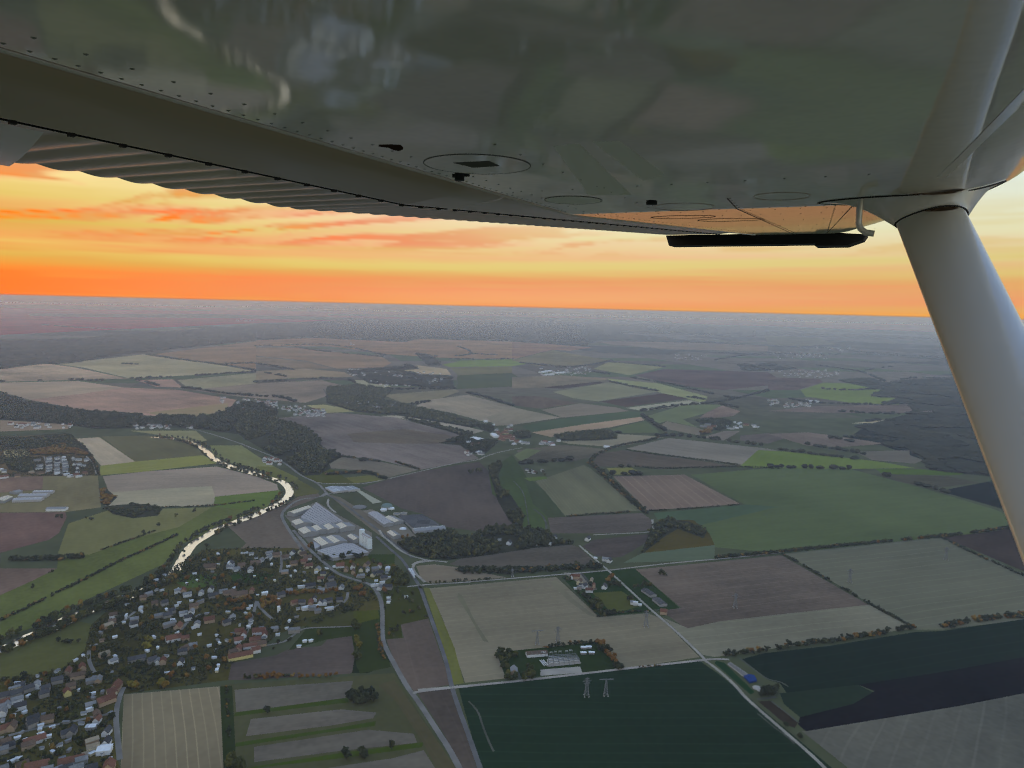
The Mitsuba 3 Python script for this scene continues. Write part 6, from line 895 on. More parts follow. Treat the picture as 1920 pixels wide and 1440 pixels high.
 (-592.6,1298.7,5.2,12.3,'d','W'),(-630.5,1303.9,6,12.2,'g','W'),(-591.7,1292.3,5.1,14.2,'g','W'),(-631,1297.6,5.2,13.5,'g','W'),(-594.7,1287.3,5.5,12.9,'a','W'),
 (-594,1282.4,4.4,10.9,'d','W'),(-629.9,1287.3,5,12.7,'d','W'),(-595.9,1276.1,5,12.6,'a','W'),(-631.4,1281,5.1,13.3,'g','W'),(-598.7,1268.9,3.8,15,'g','W'),
 (-596.2,1263.7,4.7,14.6,'g','W'),(-600.1,1251.9,4.2,13.5,'g','W'),(-636.2,1268.1,6.2,15.3,'d','W'),(-602,1243.6,5.6,12.7,'g','W'),(-606.5,1240.1,5,14.6,'a','W'),
 (-607.1,1235.3,5.1,12.9,'d','W'),(-609.1,1227.7,4.7,14.5,'d','W'),(-613.3,1222,4.2,14.5,'d','W'),(-615.8,1217.1,5.6,10.8,'d','W'),(-617.2,1211.7,5.4,13.6,'d','W'),
 (-619.6,1207.7,4.5,13.4,'g','W'),(-621.7,1201.6,4.6,12.4,'d','W'),(-624.1,1194.9,5.9,14.3,'d','W'),(-629.2,1191.1,4.8,11.8,'g','W'),(-662.5,1208.4,5.7,12.5,'g','W'),
 (-629.5,1183.7,4.3,11.6,'g','W'),(-635.9,1181.7,4.1,12.6,'a','W'),(-634.1,1174.8,4.5,11.9,'g','W'),(-640.4,1168.8,5.5,12.3,'g','W'),(-675,1186.8,5.5,13.9,'d','W'),
 (-640.8,1163.2,5.8,11.1,'g','W'),(-647.3,1157.5,4.5,13.6,'g','W'),(-650.1,1153.1,5.8,12.3,'g','W'),(-681.2,1168,4.9,11.5,'g','W'),(-650,1147.8,4.5,14.9,'g','W'),
 (-653.2,1143.2,5.4,13.5,'g','W'),(-657.1,1137.3,4,13.7,'g','W'),(-661.1,1130.1,4.9,14.1,'d','W'),(-660.6,1126.7,3.9,15.3,'g','W'),(-697.6,1138.7,5.5,13.2,'a','W'),
 (-664.3,1119.6,4.8,12.8,'g','W'),(-665.8,1112.2,4.1,11.2,'g','W'),(-666.5,1105.6,4.1,12,'a','W'),(-702,1112.8,4.8,14.7,'g','W'),(-666.3,1101,6.1,13.5,'a','W'),
 (-669.1,1094.4,5.8,13.2,'g','W'),(-701.8,1098.3,4.9,11.3,'d','W'),(-668.5,1087.5,5.4,12.9,'d','W'),(-670.7,1081.9,4.2,10.6,'a','W'),(-707.8,1086.3,4.7,13.4,'g','W'),
 (-669.9,1074.3,5.7,15.2,'g','W'),(-678.8,1061.7,5.4,10.8,'g','W'),(-680.9,1056.2,5.1,14.7,'g','W'),(-706.9,1077.5,6.1,10.8,'d','W'),(-683.3,1051.3,4.7,13.1,'g','W'),
 (-685,1054.1,5.4,12.4,'g','W'),(-724.2,1065.8,4.3,11.5,'g','W'),(-685.7,1048,4.6,13.4,'g','W'),(-662.3,1547.8,5.9,8.5,'g','W'),(-664.4,1539.9,4.1,10,'d','W'),
 (-659.7,1534.5,5.6,10.4,'g','W'),(-666.5,1528.4,5.5,11,'g','W'),(-662.6,1509.8,5.7,8.9,'g','W'),(-666.1,1497.9,4.5,11.5,'g','W'),(-665.3,1471.9,5.7,11.6,'g','W'),
 (-664.3,1457.6,5.8,9.6,'d','W'),(-659.9,1450.6,4.4,10.4,'d','W'),(-657.5,1436.7,4,8.8,'g','W'),(-657.6,1431.2,5,9,'d','W'),(-652.4,1424.6,4.6,11.7,'d','W'),
 (-652.2,1405.8,4.5,11.4,'g','W'),(-646.5,1393.6,5.7,11.1,'g','W'),(-645.3,1388.8,5,8.3,'g','W'),(-643.2,1376.3,5.7,11.1,'d','W'),(-575.7,1737.7,5.2,9.1,'d','W'),
 (-604.7,1745.4,4.2,11.8,'g','W'),(-612.1,1734,6.1,11,'d','W'),(-610,1727,5.5,9.8,'g','W'),(-611.4,1721.8,5.8,11.7,'g','W'),(-613.1,1716.5,4.4,9.2,'g','W'),
 (-582.2,1700.2,3.8,11.3,'a','W'),(-614.9,1711.1,4,12,'g','W'),(-617.9,1706.4,6.2,10.8,'g','W'),(-622.3,1692.5,4.2,10.2,'g','W'),(-629.7,1688.9,5,9.3,'g','W'),
 (-593.7,1668.1,4.5,9,'g','W'),(-624.6,1678.4,4.8,9.1,'g','W'),(-635.8,1660.2,4,11.1,'d','W'),(-635.3,1657,6.1,11.4,'a','W'),(-607.8,1637.6,6.1,8.9,'g','W'),
 (-637.8,1652.4,6,9.8,'g','W'),(-639.5,1646.1,4.4,10.4,'g','W'),(-611.8,1619.4,5.2,9.6,'d','W'),(-647.2,1636.8,6.1,10.7,'d','W'),(-645.8,1630.6,5.9,12,'g','W'),
 (-648,1624,4.2,8.9,'g','W'),(-623.4,1604.3,4.8,11,'a','W'),(-654.7,1619.6,5.8,9.8,'d','W'),(-622.2,1600.6,5.1,9.8,'d','W'),(-655.8,1612.9,5.6,9.6,'g','W'),
 (-622.2,1600.3,4.5,10.4,'g','W'),(-658.1,1592.4,4,9.7,'g','W'),(-663,1587.8,6,9.2,'d','W'),(-623,1581.3,5.4,9.8,'g','W'),(-659.4,1581.7,5.8,8.4,'g','W'),
 (-624.9,1573.5,4.2,9,'d','W'),(-663.5,1574,6,8.4,'d','W'),(-662.8,1569.2,5.3,9,'g','W'),(-625,1562.7,4.2,11.1,'a','W'),(-625.7,1557.3,5.9,9.9,'a','W'),
 (-657.7,1557.7,4.6,12,'g','W'),(-624.7,1551.7,4.4,11.2,'d','W'),(-664.7,1549,4.9,11.9,'g','W'),(-553.7,1814.2,5.7,10.8,'g','W'),(-589.9,1813.2,5.5,9.8,'a','W'),
 (-552.7,1804,4.8,10.8,'g','W'),(-590.3,1816.2,4,11.3,'g','W'),(-555.1,1796.1,3.9,12.1,'d','W'),(-559.1,1788.7,5.2,9.9,'a','W'),(-560.6,1780.8,4.7,12,'g','W'),
 (-598.4,1779.8,5.3,9.8,'g','W'),(-564.1,1762.5,4.9,10.9,'g','W'),(-569.7,1749.4,4.2,10.5,'d','W'),(-605.2,1755,5.9,9.2,'g','W'),(-574.3,1737.6,5.2,12,'d','W'),
 (-611.7,1747.6,5.7,11,'d','W'),(-595.6,2007.4,4.7,12,'g','W'),(-584.4,1984.1,3.9,9,'g','W'),(-580.6,1977.9,5.8,10.6,'g','W'),(-570.3,1964.8,4.8,8.5,'d','W'),
 (-570.1,1955.8,4.9,10.3,'d','W'),(-599.5,1919.7,4.8,10.8,'g','W'),(-596.7,1914.5,5.8,9.3,'g','W'),(-593.5,1903.1,5.8,11.8,'g','W'),(-594.5,1896.9,5.3,11.6,'g','W'),
 (-593.6,1883.2,3.9,11,'a','W'),(-587,1876.3,3.9,8.3,'g','W'),(-589.5,1872.4,4.3,9,'a','W'),(-553.1,1867.8,4.3,9.6,'g','W'),(-586.7,1866.2,5.3,8.4,'d','W'),
 (-592.8,1860.6,5.6,10.6,'g','W'),(-554.5,1850.9,5.1,8.8,'g','W'),(-592.4,1849.1,6,10.1,'g','W'),(-585.9,1835.6,4.4,8.6,'d','W'),(-875.9,2276.7,4,9.8,'a','W'),
 (-871.7,2269.8,5.2,11.1,'g','W'),(-892.4,2240.6,4.8,12.8,'d','W'),(-886.3,2234.6,4.2,13,'g','W'),(-877,2221.1,4,10.2,'d','W'),(-869.9,2218.8,3.8,12.1,'g','W'),
 (-843,2242.9,4.6,10.2,'d','W'),(-864.1,2211.3,4.3,13.2,'g','W'),(-856.7,2200.4,6.2,12.9,'d','W'),(-827.1,2225.4,4.3,10.3,'g','W'),(-853,2197.3,6.1,11.5,'d','W'),
 (-825.3,2220.7,5.6,9.4,'d','W'),(-818.9,2217,5.8,12.2,'d','W'),(-817.8,2209.1,5.2,11.9,'g','W'),(-826,2170.9,4.9,11.5,'g','W'),(-807.5,2201.4,5.2,9.6,'g','W'),
 (-819.5,2168.4,6,10.2,'d','W'),(-801,2198.8,5.8,9.9,'g','W'),(-798.2,2193.5,5.2,10.6,'d','W'),(-809.3,2163.3,5.4,11.9,'g','W'),(-789.8,2188.7,4.6,10.9,'g','W'),
 (-806.3,2160.9,3.9,11.1,'g','W'),(-782.7,2188.9,5.3,11.4,'d','W'),(-801.7,2156.4,5,12.2,'d','W'),(-770.1,2182.3,5.7,9.6,'a','W'),(-767.1,2177.4,5.6,9,'d','W'),
 (-788,2142.1,5.8,12.9,'g','W'),(-761.9,2164.9,5.3,10.8,'g','W'),(-775.7,2134.9,4.2,9.1,'g','W'),(-771.2,2132,5.6,10.1,'d','W'),(-749.4,2160.8,5,12.5,'g','W'),
 (-767,2126,3.9,13,'g','W'),(-745,2155,5.9,12,'d','W'),(-761.6,2120.9,4.8,12.2,'g','W'),(-722.5,2143.8,5,9.8,'g','W'),(-714.8,2127.5,6,12.9,'g','W'),
 (-733.9,2099.9,5.7,11.2,'g','W'),(-728.1,2096.2,5.3,12.5,'d','W'),(-705.2,2120.3,4.3,9.8,'g','W'),(-699.2,2114.5,6.2,9.1,'a','W'),(-716.8,2083.6,4.8,12.2,'d','W'),
 (-709.9,2078.6,4.8,13.1,'d','W'),(-687.9,2108.2,3.9,13.1,'g','W'),(-704,2075.2,5.7,9.5,'g','W'),(-699,2072.4,5.4,13.1,'a','W'),(-690,2066.6,6.2,11.3,'d','W'),
 (-677.7,2055.6,4.3,12,'g','W'),(-657.1,2083.2,4.3,12.2,'d','W'),(-673.7,2053.6,5.1,12.9,'d','W'),(-652.8,2081.1,4.3,13,'d','W'),(-671,2051.5,5.1,9.8,'d','W'),
 (-650.6,2034,5.1,9.7,'g','W'),(-629.2,2057.4,4.1,11.1,'g','W'),(-1020.9,2487,6,9.2,'g','W'),(-987.9,2441.8,4.6,10.5,'d','W'),(-1014.9,2415.1,5.3,9.4,'d','W'),
 (-1006.6,2397.2,4.2,11.2,'d','W'),(-972.4,2418.5,4,10,'g','W'),(-962.3,2402.2,4.3,8.7,'g','W'),(-958.4,2387,5.8,9.8,'g','W'),(-983.1,2365.6,5.6,9.6,'g','W'),
 (-953.7,2374.9,4.9,9.4,'g','W'),(-947,2364.1,5.8,10.5,'g','W'),(-927.9,2348.1,4.2,11.8,'g','W'),(-911.3,2315.3,4.4,10.1,'d','W'),(-930.6,2284.5,5.2,10,'g','W'),
 (-900.4,2295.2,5.9,11,'g','W'),(-888.5,2292.6,5,9.3,'g','W'),(-1284.8,2647.3,6,9.9,'d','W'),(-1280.1,2680.6,4,12.7,'a','W'),(-1277.8,2645.9,4.3,10.2,'g','W'),
 (-1273.4,2643.3,6,12.3,'d','W'),(-1259.6,2643.1,3.9,9.9,'g','W'),(-1254.2,2681.4,4.6,11,'g','W'),(-1254.7,2639.8,5.5,10.5,'g','W'),(-1249.7,2638.2,5.7,10.7,'a','W'),
 (-1245.2,2639.9,5.9,9.6,'g','W'),(-1241.6,2638.4,4.1,11.5,'g','W'),(-1227.2,2667.8,5.9,10.6,'g','W'),(-1227.5,2631.1,4.5,9.9,'d','W'),(-1221.1,2630.5,6,11.9,'g','W'),
 (-1217.4,2625,5.5,9.4,'g','W'),(-1202.7,2655.1,4.7,12.8,'g','W'),(-1209.4,2623.1,5.5,11.6,'a','W'),(-1195.6,2617.6,3.8,11.9,'g','W'),(-1180.8,2644,5.4,10.2,'g','W'),
 (-1188.9,2610.8,4.6,9.3,'d','W'),(-1181.9,2606.6,3.9,11,'g','W'),(-1159.6,2634.6,4.7,13.2,'d','W'),(-1177,2602.4,6,10.3,'d','W'),(-1172.4,2597.7,4.2,10,'g','W'),
 (-1167.6,2593.2,4.8,12.4,'d','W'),(-1143.5,2623.6,4,10.7,'g','W'),(-1163.6,2587.9,5.9,9.1,'d','W'),(-1157.3,2586,4.8,9.7,'g','W'),(-1137.4,2611.2,4.3,12.5,'g','W'),
 (-1152.2,2583.9,6,12.2,'d','W'),(-1148,2577.3,4.3,10.3,'a','W'),(-1146,2574.4,4.5,13.1,'g','W'),(-1121,2600.8,5.4,11.5,'d','W'),(-1141.1,2571.2,5.7,11.3,'d','W'),
 (-1116.2,2595.5,4,10.1,'g','W'),(-1134.1,2569,5.3,12.2,'g','W'),(-1131.7,2563.2,4.7,9.4,'a','W'),(-1128.1,2558.3,5.4,10,'d','W'),(-1122.7,2555.3,6,9.9,'g','W'),
 (-1098.9,2578.5,3.9,11.9,'d','W'),(-1119.9,2550.4,5.7,10,'d','W'),(-1113.8,2548.2,3.9,12.7,'g','W'),(-1092.9,2568.7,5.3,9.7,'g','W'),(-1110.6,2542.1,4,10.3,'d','W'),
 (-1086.1,2566.1,4.7,12.4,'d','W'),(-1106.4,2536.8,4.2,11.8,'a','W'),(-1101.8,2535.1,5.1,11.1,'g','W'),(-1099.2,2527.7,5.1,10.8,'a','W'),(-1094.5,2523.9,3.9,10,'a','W'),
 (-1091.3,2517.6,4.5,12.6,'g','W'),(-1059.6,2543.5,4.2,11.5,'g','W'),(-1085.1,2515.3,5.6,9.2,'g','W'),(-1062.3,2534,5.1,12.9,'g','W'),(-1082.1,2507.5,5.6,10,'d','W'),
 (-1076.3,2503.9,5.6,10.1,'d','W'),(-1048.6,2526.6,6.1,13.2,'g','W'),(-1072.5,2496.4,5.1,12.3,'g','W'),(-1063.1,2487.6,5.9,11.9,'d','W'),(-1058.9,2482.8,4,13.1,'g','W'),
 (-1056.9,2478.6,5.3,10.2,'d','W'),(-1031.6,2495.4,3.9,10.4,'d','W'),
]
PYLONS = [
 ('narrow lattice pylon, left one of the pair in the dark green field','n',25,(106.8,921.1)),
 ('lattice pylon with one wide arm, right one of the pair in the dark field','t',22,(132.1,924.4)),
 ('lattice pylon with one wide arm in the stubble field above the substation','t',21,(47.2,1068.4)),
 ('narrow lattice pylon above the substation, right of the wide armed one','n',24,(78.5,1077.8)),
 ('lattice pylon in the stubble field beside the farm meadow and the straight lane','n',26,(222.6,1139.7)),
 ('pale lattice pylon standing alone on the brown plough land at right','n',25,(389.5,1225.4)),
 ('faint lattice pylon in the middle of the light crop field at right','n',27,(644.3,1358)),
 ('faint lattice pylon near the top of the light crop field at right','n',27,(910.5,1505.7)),
 ('small lattice mast in front of the dark shrub belt by the lane','n',15,(9.6,1346.4)),
]
BIG_HALL = [(-477.5,1671.2),(-475.8,1800.4),(-374,1645.9),(-420.1,1609.1)]
FLAT_HALL = [(-380.8,1447.3),(-339.5,1494.3),(-320.6,1497),(-278.4,1445.2),(-339.8,1406.8)]
SIDE_HALL = [(-404.1,1506),(-381.5,1483.1),(-389.3,1461.4)]
SOLAR_HALL = [(-259.7,1716.6),(-207,1731.8),(-157.4,1652.2),(-214.5,1621.9)]
SILO = [(-306.1,1507.2),(-286.3,1481.4)]
SILO2 = [(-278.7,1485),(-285.6,1502.7)]
TANKS = [(-300.6,1793.4),(-304.9,1771.5),(-288.8,1785.8),(-268.3,1739.1),(-252.1,1745.4),(-368.6,1795.8),(-236.2,1625.9)]
TARP = [(317.5,1019),(322.8,1024.3),(338.3,988.1),(343,985.5),(343.1,971.6),(332.2,965.6),(329.9,982)]
BUNKER_BLUE = [(329.7,981.1),(338.1,986.2),(344.3,983.7),(343.3,970.7),(332.2,965.6)]
BAYS = [(115.5,1056.9),(123.4,1058.6),(113.6,1039.9),(125.8,1041.1)]
YARD = [(61.5,1019.9),(102.1,1026.7),(105.8,1011.6),(61.1,1000.1)]
YARD2 = [(49.2,989.4),(105.4,1001.2),(107.1,983.4),(48.6,971.8)]
GANTRY = [(65.8,1029.6),(72.2,1032.4),(79,1033.2),(88.7,1035.7),(95.1,1038),(52.9,1030.2),(56.3,1029.1)]
BARS = [(51.9,1017),(57.9,1001.1)]
TRAIN = [(-182.5,1367.6),(-172.1,1337.5)]
TRAIN2 = [(-186.6,1367.3),(-170.3,1323.4)]
WATER_TANK = [(-368.6,1161.5)]
BALES = [(335.9,960.4),(341,945.7)]
FAR_HOUSES = [
 (-1206,5456,82,14,'w'),(-1170,5639,114,16,'r'),(-1093,5616,116,16,'w'),(-1117,5531,145,16,'w'),(-1136,5506,88,13,'g'),(-1055,5303,25,9,'r'),(-1117,5507,92,16,'w'),(-1096,5202,161,15,'r'),
 (-1226,5591,55,12,'r'),(-1184,5579,144,11,'w'),(-1208,5456,93,10,'w'),(-1155,5340,32,9,'w'),(-1237,5653,23,13,'w'),(-1153,5349,97,10,'w'),(-1207,5577,104,11,'w'),(-1215,5635,19,15,'g'),
 (-1034,5183,180,17,'w'),(-1107,5191,110,14,'g'),(-1135,5205,8,11,'r'),(-1128,5337,120,10,'w'),(-1036,5185,180,12,'w'),(-1136,5537,62,9,'w'),(-1139,5227,16,11,'w'),(-1076,5326,25,16,'w'),
 (-1110,5590,63,13,'w'),(-1105,5152,108,16,'w'),(-537,4705,95,11,'g'),(-969,5127,129,11,'r'),(-622,4674,93,10,'r'),(-802,4724,58,13,'g'),(-584,5460,31,15,'w'),(-974,5086,62,11,'w'),
 (-633,4679,89,15,'w'),(-455,4633,144,12,'r'),(-590,5167,72,15,'r'),(-772,5197,90,17,'r'),(-912,4973,168,15,'w'),(-441,4721,168,12,'w'),(-729,5390,22,11,'w'),(-767,4848,179,13,'r'),
 (-683,4913,42,12,'w'),(-716,4586,55,15,'w'),(-521,4697,75,13,'w'),(-715,5077,170,15,'g'),(-765,5145,61,10,'r'),(-659,5521,16,15,'w'),(-587,5384,149,14,'w'),(-996,5423,54,16,'g'),
 (-864,5100,53,11,'w'),(-858,5111,178,11,'g'),(-600,4975,156,11,'g'),(-830,5204,8,14,'w'),(-956,5367,150,11,'g'),(-703,5223,82,12,'w'),(-481,5032,64,12,'w'),(-827,5254,172,12,'w'),
 (-534,5296,110,12,'w'),(-910,5157,5,17,'w'),(-539,4848,169,11,'g'),(-901,4930,173,12,'r'),(-675,5418,19,16,'r'),(-512,5277,16,12,'g'),(-464,4795,96,10,'w'),(-663,4752,84,10,'r'),
 (-796,5256,167,14,'r'),(-660,4587,51,14,'r'),(-861,4735,114,17,'w'),(-600,5397,127,13,'r'),(-793,5114,35,16,'r'),(-904,5323,180,14,'r'),(-948,5357,159,14,'r'),(-500,5197,40,10,'g'),
 (-499,5156,48,11,'w'),(-914,5496,91,15,'r'),(-765,4662,82,11,'w'),(-919,5019,148,10,'w'),(-851,4751,105,14,'r'),(-517,4944,157,17,'w'),(-949,5069,143,11,'r'),(-817,4604,178,16,'r'),
 (-455,4911,179,15,'w'),(-871,5190,51,11,'r'),(-933,4905,81,10,'g'),(-489,4857,115,9,'w'),(-692,5203,60,15,'r'),(-864,5147,6,17,'r'),(-524,5075,31,16,'r'),(-573,4947,118,11,'r'),
 (-776,4595,41,14,'g'),(-526,5442,64,13,'r'),(-796,5204,154,11,'w'),(-717,4926,68,12,'w'),(-753,5397,88,17,'g'),(-585,4845,63,10,'g'),(-599,4807,139,15,'w'),(-731,5458,95,12,'w'),
 (-635,5138,116,11,'w'),(-633,4577,22,10,'r'),(-801,4743,105,17,'g'),(-661,4652,111,15,'r'),(-585,4611,168,10,'w'),(-522,4891,88,14,'g'),(-750,4673,114,16,'g'),(-523,4863,94,11,'r'),
 (-854,5427,142,17,'w'),(-743,4593,128,11,'g'),(-657,5015,176,15,'w'),(-484,5059,0,15,'w'),(-913,4802,101,15,'w'),(-698,5491,130,14,'r'),(-775,4524,82,15,'g'),(-1242,3606,60,16,'w'),
 (-1144,3594,95,14,'w'),(-1137,3568,168,12,'w'),(-1203,3618,100,15,'r'),(-1199,3627,176,16,'r'),(-1214,3688,36,17,'w'),(-1177,3556,80,17,'r'),(-1209,3549,135,14,'r'),(-1203,3604,79,11,'r'),
 (-1173,3674,52,14,'w'),(-1157,3586,44,12,'g'),(-1186,3633,64,17,'r'),(-1170,3556,78,12,'r'),(-1253,3673,108,11,'w'),(-1221,3647,26,12,'w'),(-1128,3550,113,10,'w'),(-1227,3635,39,15,'r'),
 (-1213,3651,130,12,'w'),(-1240,3622,160,14,'r'),(-1266,3696,30,14,'r'),(-1224,3588,98,9,'r'),(-1170,3662,168,16,'r'),(-966,3437,75,11,'w'),(-1065,3547,88,12,'w'),(-1011,3510,104,14,'g'),
 (-1145,3507,65,16,'r'),(-1133,3385,29,15,'w'),(-1023,3405,113,13,'w'),(-1040,3426,163,14,'r'),(-1127,3505,28,12,'r'),(-1140,3511,130,17,'w'),(-1150,3418,87,10,'w'),(-1124,3423,135,11,'r'),
 (-1134,3483,165,13,'r'),(-1186,3521,26,12,'w'),(-1131,3487,169,15,'w'),(-1105,3398,116,14,'w'),(-1135,3425,66,14,'r'),(-1035,3480,106,14,'r'),(-1088,3525,64,11,'g'),(-990,3539,107,15,'w'),
 (-1057,3433,3,11,'w'),(-1070,3455,96,16,'r'),(-996,3475,134,16,'r'),(-1127,3423,180,15,'w'),(-1060,3524,169,14,'g'),(-1035,3434,40,14,'r'),(-1035,3479,170,9,'w'),(-1022,3398,103,17,'r'),
 (-1099,3468,103,15,'w'),(-1033,3540,89,16,'w'),(-997,3455,77,10,'w'),(-926,3454,174,13,'r'),(-889,3249,27,13,'w'),(-894,3241,55,14,'r'),(-958,3273,71,16,'w'),(-896,3302,41,13,'w'),
 (-860,3265,81,15,'w'),(-882,3303,144,15,'w'),(-905,3410,16,14,'w'),(-930,3343,93,9,'w'),(-883,3376,54,16,'w'),(-1003,3421,45,16,'g'),(-856,3275,90,16,'w'),(-855,3341,172,11,'w'),
 (-922,3348,179,15,'w'),(-861,3329,77,11,'w'),(-852,3329,168,17,'w'),(-948,3332,112,16,'w'),(-877,3247,165,12,'w'),(-944,3391,165,14,'r'),(-942,3316,149,14,'r'),(-884,3334,46,13,'r'),
 (-921,3442,31,11,'r'),(-863,3261,134,12,'g'),(-850,3353,25,16,'w'),(-889,3328,101,12,'r'),(-931,3398,117,16,'g'),(-873,3373,42,11,'g'),(-906,3286,90,15,'w'),(-933,3344,41,10,'w'),
 (-865,3298,32,9,'w'),(-925,3369,96,13,'r'),(-875,3432,18,16,'w'),(-895,3380,110,12,'r'),(-897,3427,15,16,'r'),(-945,3337,22,11,'w'),(-893,3350,174,12,'w'),(-886,3330,171,16,'r'),
 (-868,3349,159,12,'w'),(-829,3257,38,13,'g'),(-863,3335,38,17,'w'),(-938,3276,19,13,'r'),(-975,3408,96,10,'g'),(-987,3392,30,11,'w'),(-853,3319,151,14,'r'),(-919,3324,142,10,'w'),
 (-789,3579,34,10,'w'),(-781,3611,155,15,'w'),(-817,3665,109,17,'w'),(-824,3835,132,10,'w'),(-786,3821,130,12,'w'),(-783,3758,17,17,'g'),(-750,3648,60,16,'w'),(-786,3619,66,13,'g'),
 (-787,3571,63,14,'r'),(-796,3741,157,14,'w'),(-737,3573,162,10,'r'),(-805,3696,139,13,'w'),(-737,3579,142,14,'r'),(-798,3862,95,13,'r'),(-752,3608,115,9,'r'),(-762,3575,34,12,'g'),
 (-797,3631,11,13,'g'),(-775,3761,175,15,'w'),(-637,3546,135,14,'r'),(-601,3645,140,17,'g'),(-696,3558,152,14,'g'),(-563,3624,44,11,'w'),(-618,3656,164,14,'w'),(-707,3692,172,11,'w'),
 (-670,3666,50,12,'w'),(-600,3751,91,14,'g'),(-580,3485,53,15,'r'),(-592,3580,50,15,'r'),(-582,3697,50,16,'w'),(-697,3531,133,12,'r'),(-642,3497,97,14,'w'),(-674,3614,152,16,'g'),
 (-596,3692,82,11,'r'),(-673,3673,97,15,'g'),(-620,3563,41,11,'r'),(-643,3749,2,15,'w'),(-704,3489,80,11,'g'),(-586,3633,36,17,'w'),(-671,3464,75,13,'w'),(-645,3557,83,16,'w'),
 (-665,3509,94,13,'w'),(-663,3495,1,11,'w'),(-582,3599,116,16,'w'),(-635,3537,61,12,'w'),(-721,3728,75,15,'w'),(-569,3635,128,10,'w'),(-667,3625,20,14,'w'),(-563,3592,158,15,'g'),
 (-647,3576,1,14,'w'),(-726,3713,94,9,'w'),(617,6289,25,16,'g'),(432,5791,23,13,'w'),(540,5744,4,13,'r'),(643,6195,22,14,'g'),(533,5821,173,9,'r'),(447,6041,172,17,'w'),
 (620,5928,125,15,'w'),(555,6256,84,10,'w'),(619,5936,18,12,'w'),(515,5832,95,16,'r'),(563,5735,139,13,'r'),(570,6306,26,14,'r'),(444,6115,77,16,'r'),(535,5826,179,16,'w'),
 (538,6186,58,15,'g'),(524,5937,122,11,'w'),(513,6176,127,11,'r'),(519,6206,149,15,'r'),(442,5834,27,9,'w'),(632,6434,58,14,'g'),(520,5781,157,11,'r'),(472,6303,93,13,'w'),
 (497,5794,76,15,'r'),(457,5813,131,14,'w'),(533,6138,49,11,'g'),(445,5935,36,12,'w'),(441,5926,107,12,'g'),(486,6334,134,10,'g'),(604,6092,165,16,'w'),(431,5962,134,12,'w'),
 (507,6082,152,11,'w'),(601,6391,58,15,'w'),(482,5752,116,15,'w'),(449,5626,159,12,'g'),(226,5560,28,13,'w'),(221,5621,135,12,'w'),(214,5787,105,16,'w'),(329,5884,169,15,'r'),
 (418,5816,101,11,'w'),(229,6107,112,14,'r'),(308,5720,99,9,'r'),(242,6113,154,16,'g'),(280,5843,110,12,'r'),(367,5987,143,10,'r'),(358,5674,11,10,'r'),(351,5663,151,9,'w'),
 (2308,6427,161,11,'w'),(2330,6685,31,17,'r'),(2267,6556,8,12,'r'),(2346,6619,144,14,'g'),(2368,6860,16,11,'w'),(2525,6920,144,12,'g'),(2338,6484,87,12,'w'),(2367,6535,146,11,'w'),
 (2383,6711,158,13,'g'),(2322,6682,145,17,'w'),(2364,6686,114,9,'w'),(2440,6742,61,14,'w'),(2376,6684,154,9,'w'),(2282,6526,126,16,'w'),(2300,6271,157,11,'w'),(2249,6030,31,10,'w'),
 (2410,6048,60,13,'g'),(2966,6750,154,11,'w'),(2592,6423,161,16,'w'),(2632,6525,148,13,'r'),(2564,6520,35,13,'g'),(2730,6267,124,13,'w'),(2341,6250,176,16,'r'),(2607,6425,117,11,'w'),
 (2477,6563,94,10,'g'),(2683,6568,112,10,'w'),(2693,6354,164,15,'w'),(2472,6024,90,16,'w'),(2701,6285,166,14,'r'),(2415,6267,153,17,'r'),(2860,6575,29,11,'r'),(2801,6380,26,13,'r'),
 (2542,6576,5,16,'r'),(2743,6680,91,10,'r'),(2469,6305,143,12,'g'),(2406,6334,152,10,'w'),(2221,6060,87,13,'w'),(2525,6390,177,14,'g'),(2472,5955,21,13,'w'),(2797,6621,74,11,'r'),
 (2784,6641,36,11,'r'),(2391,6030,144,13,'w'),(2578,6057,79,17,'w'),(2327,6102,38,10,'w'),(2557,6068,176,12,'r'),(2797,6420,42,16,'w'),(2767,6716,147,12,'r'),(2706,6579,21,15,'r'),
 (2466,6154,167,16,'w'),(2826,6713,77,17,'r'),(2750,6276,79,11,'w'),(2488,6251,152,15,'w'),(2290,5915,109,13,'r'),(2693,6288,26,14,'r'),(2303,6046,47,9,'g'),(2679,6646,43,10,'g'),
 (2579,6504,83,14,'r'),(2666,6194,154,10,'w'),(2565,6419,142,13,'r'),(2352,6119,49,10,'r'),(2668,6415,111,14,'w'),(2305,5938,173,11,'w'),(2430,5954,24,9,'w'),(2477,6617,85,9,'r'),
 (2327,6213,16,11,'w'),(2243,6053,149,11,'g'),(2614,6273,39,17,'r'),(2432,6232,159,13,'w'),(2832,6714,84,16,'w'),(1502,4176,104,15,'w'),(1468,4169,152,11,'w'),(1486,4137,85,13,'r'),
 (1467,4121,85,14,'r'),(1497,4264,116,13,'r'),(1511,4270,26,17,'w'),(1422,4063,28,10,'w'),(1476,4255,87,16,'w'),(1434,4068,35,11,'w'),(1505,4278,64,17,'w'),(1452,4118,96,16,'g'),
 (1529,4271,67,14,'w'),(1486,4013,18,10,'r'),(1528,4112,72,13,'r'),(1534,4130,130,10,'w'),(1472,3977,160,11,'w'),(1611,4060,114,15,'w'),(1551,4028,164,13,'r'),(1618,4154,138,17,'w'),
 (1486,4014,0,17,'r'),(1613,4136,68,14,'w'),(1663,4173,78,12,'w'),(1544,4070,61,12,'w'),(1656,4139,44,12,'r'),(1628,4185,59,10,'w'),(1624,4153,119,13,'w'),(1491,4031,126,16,'r'),
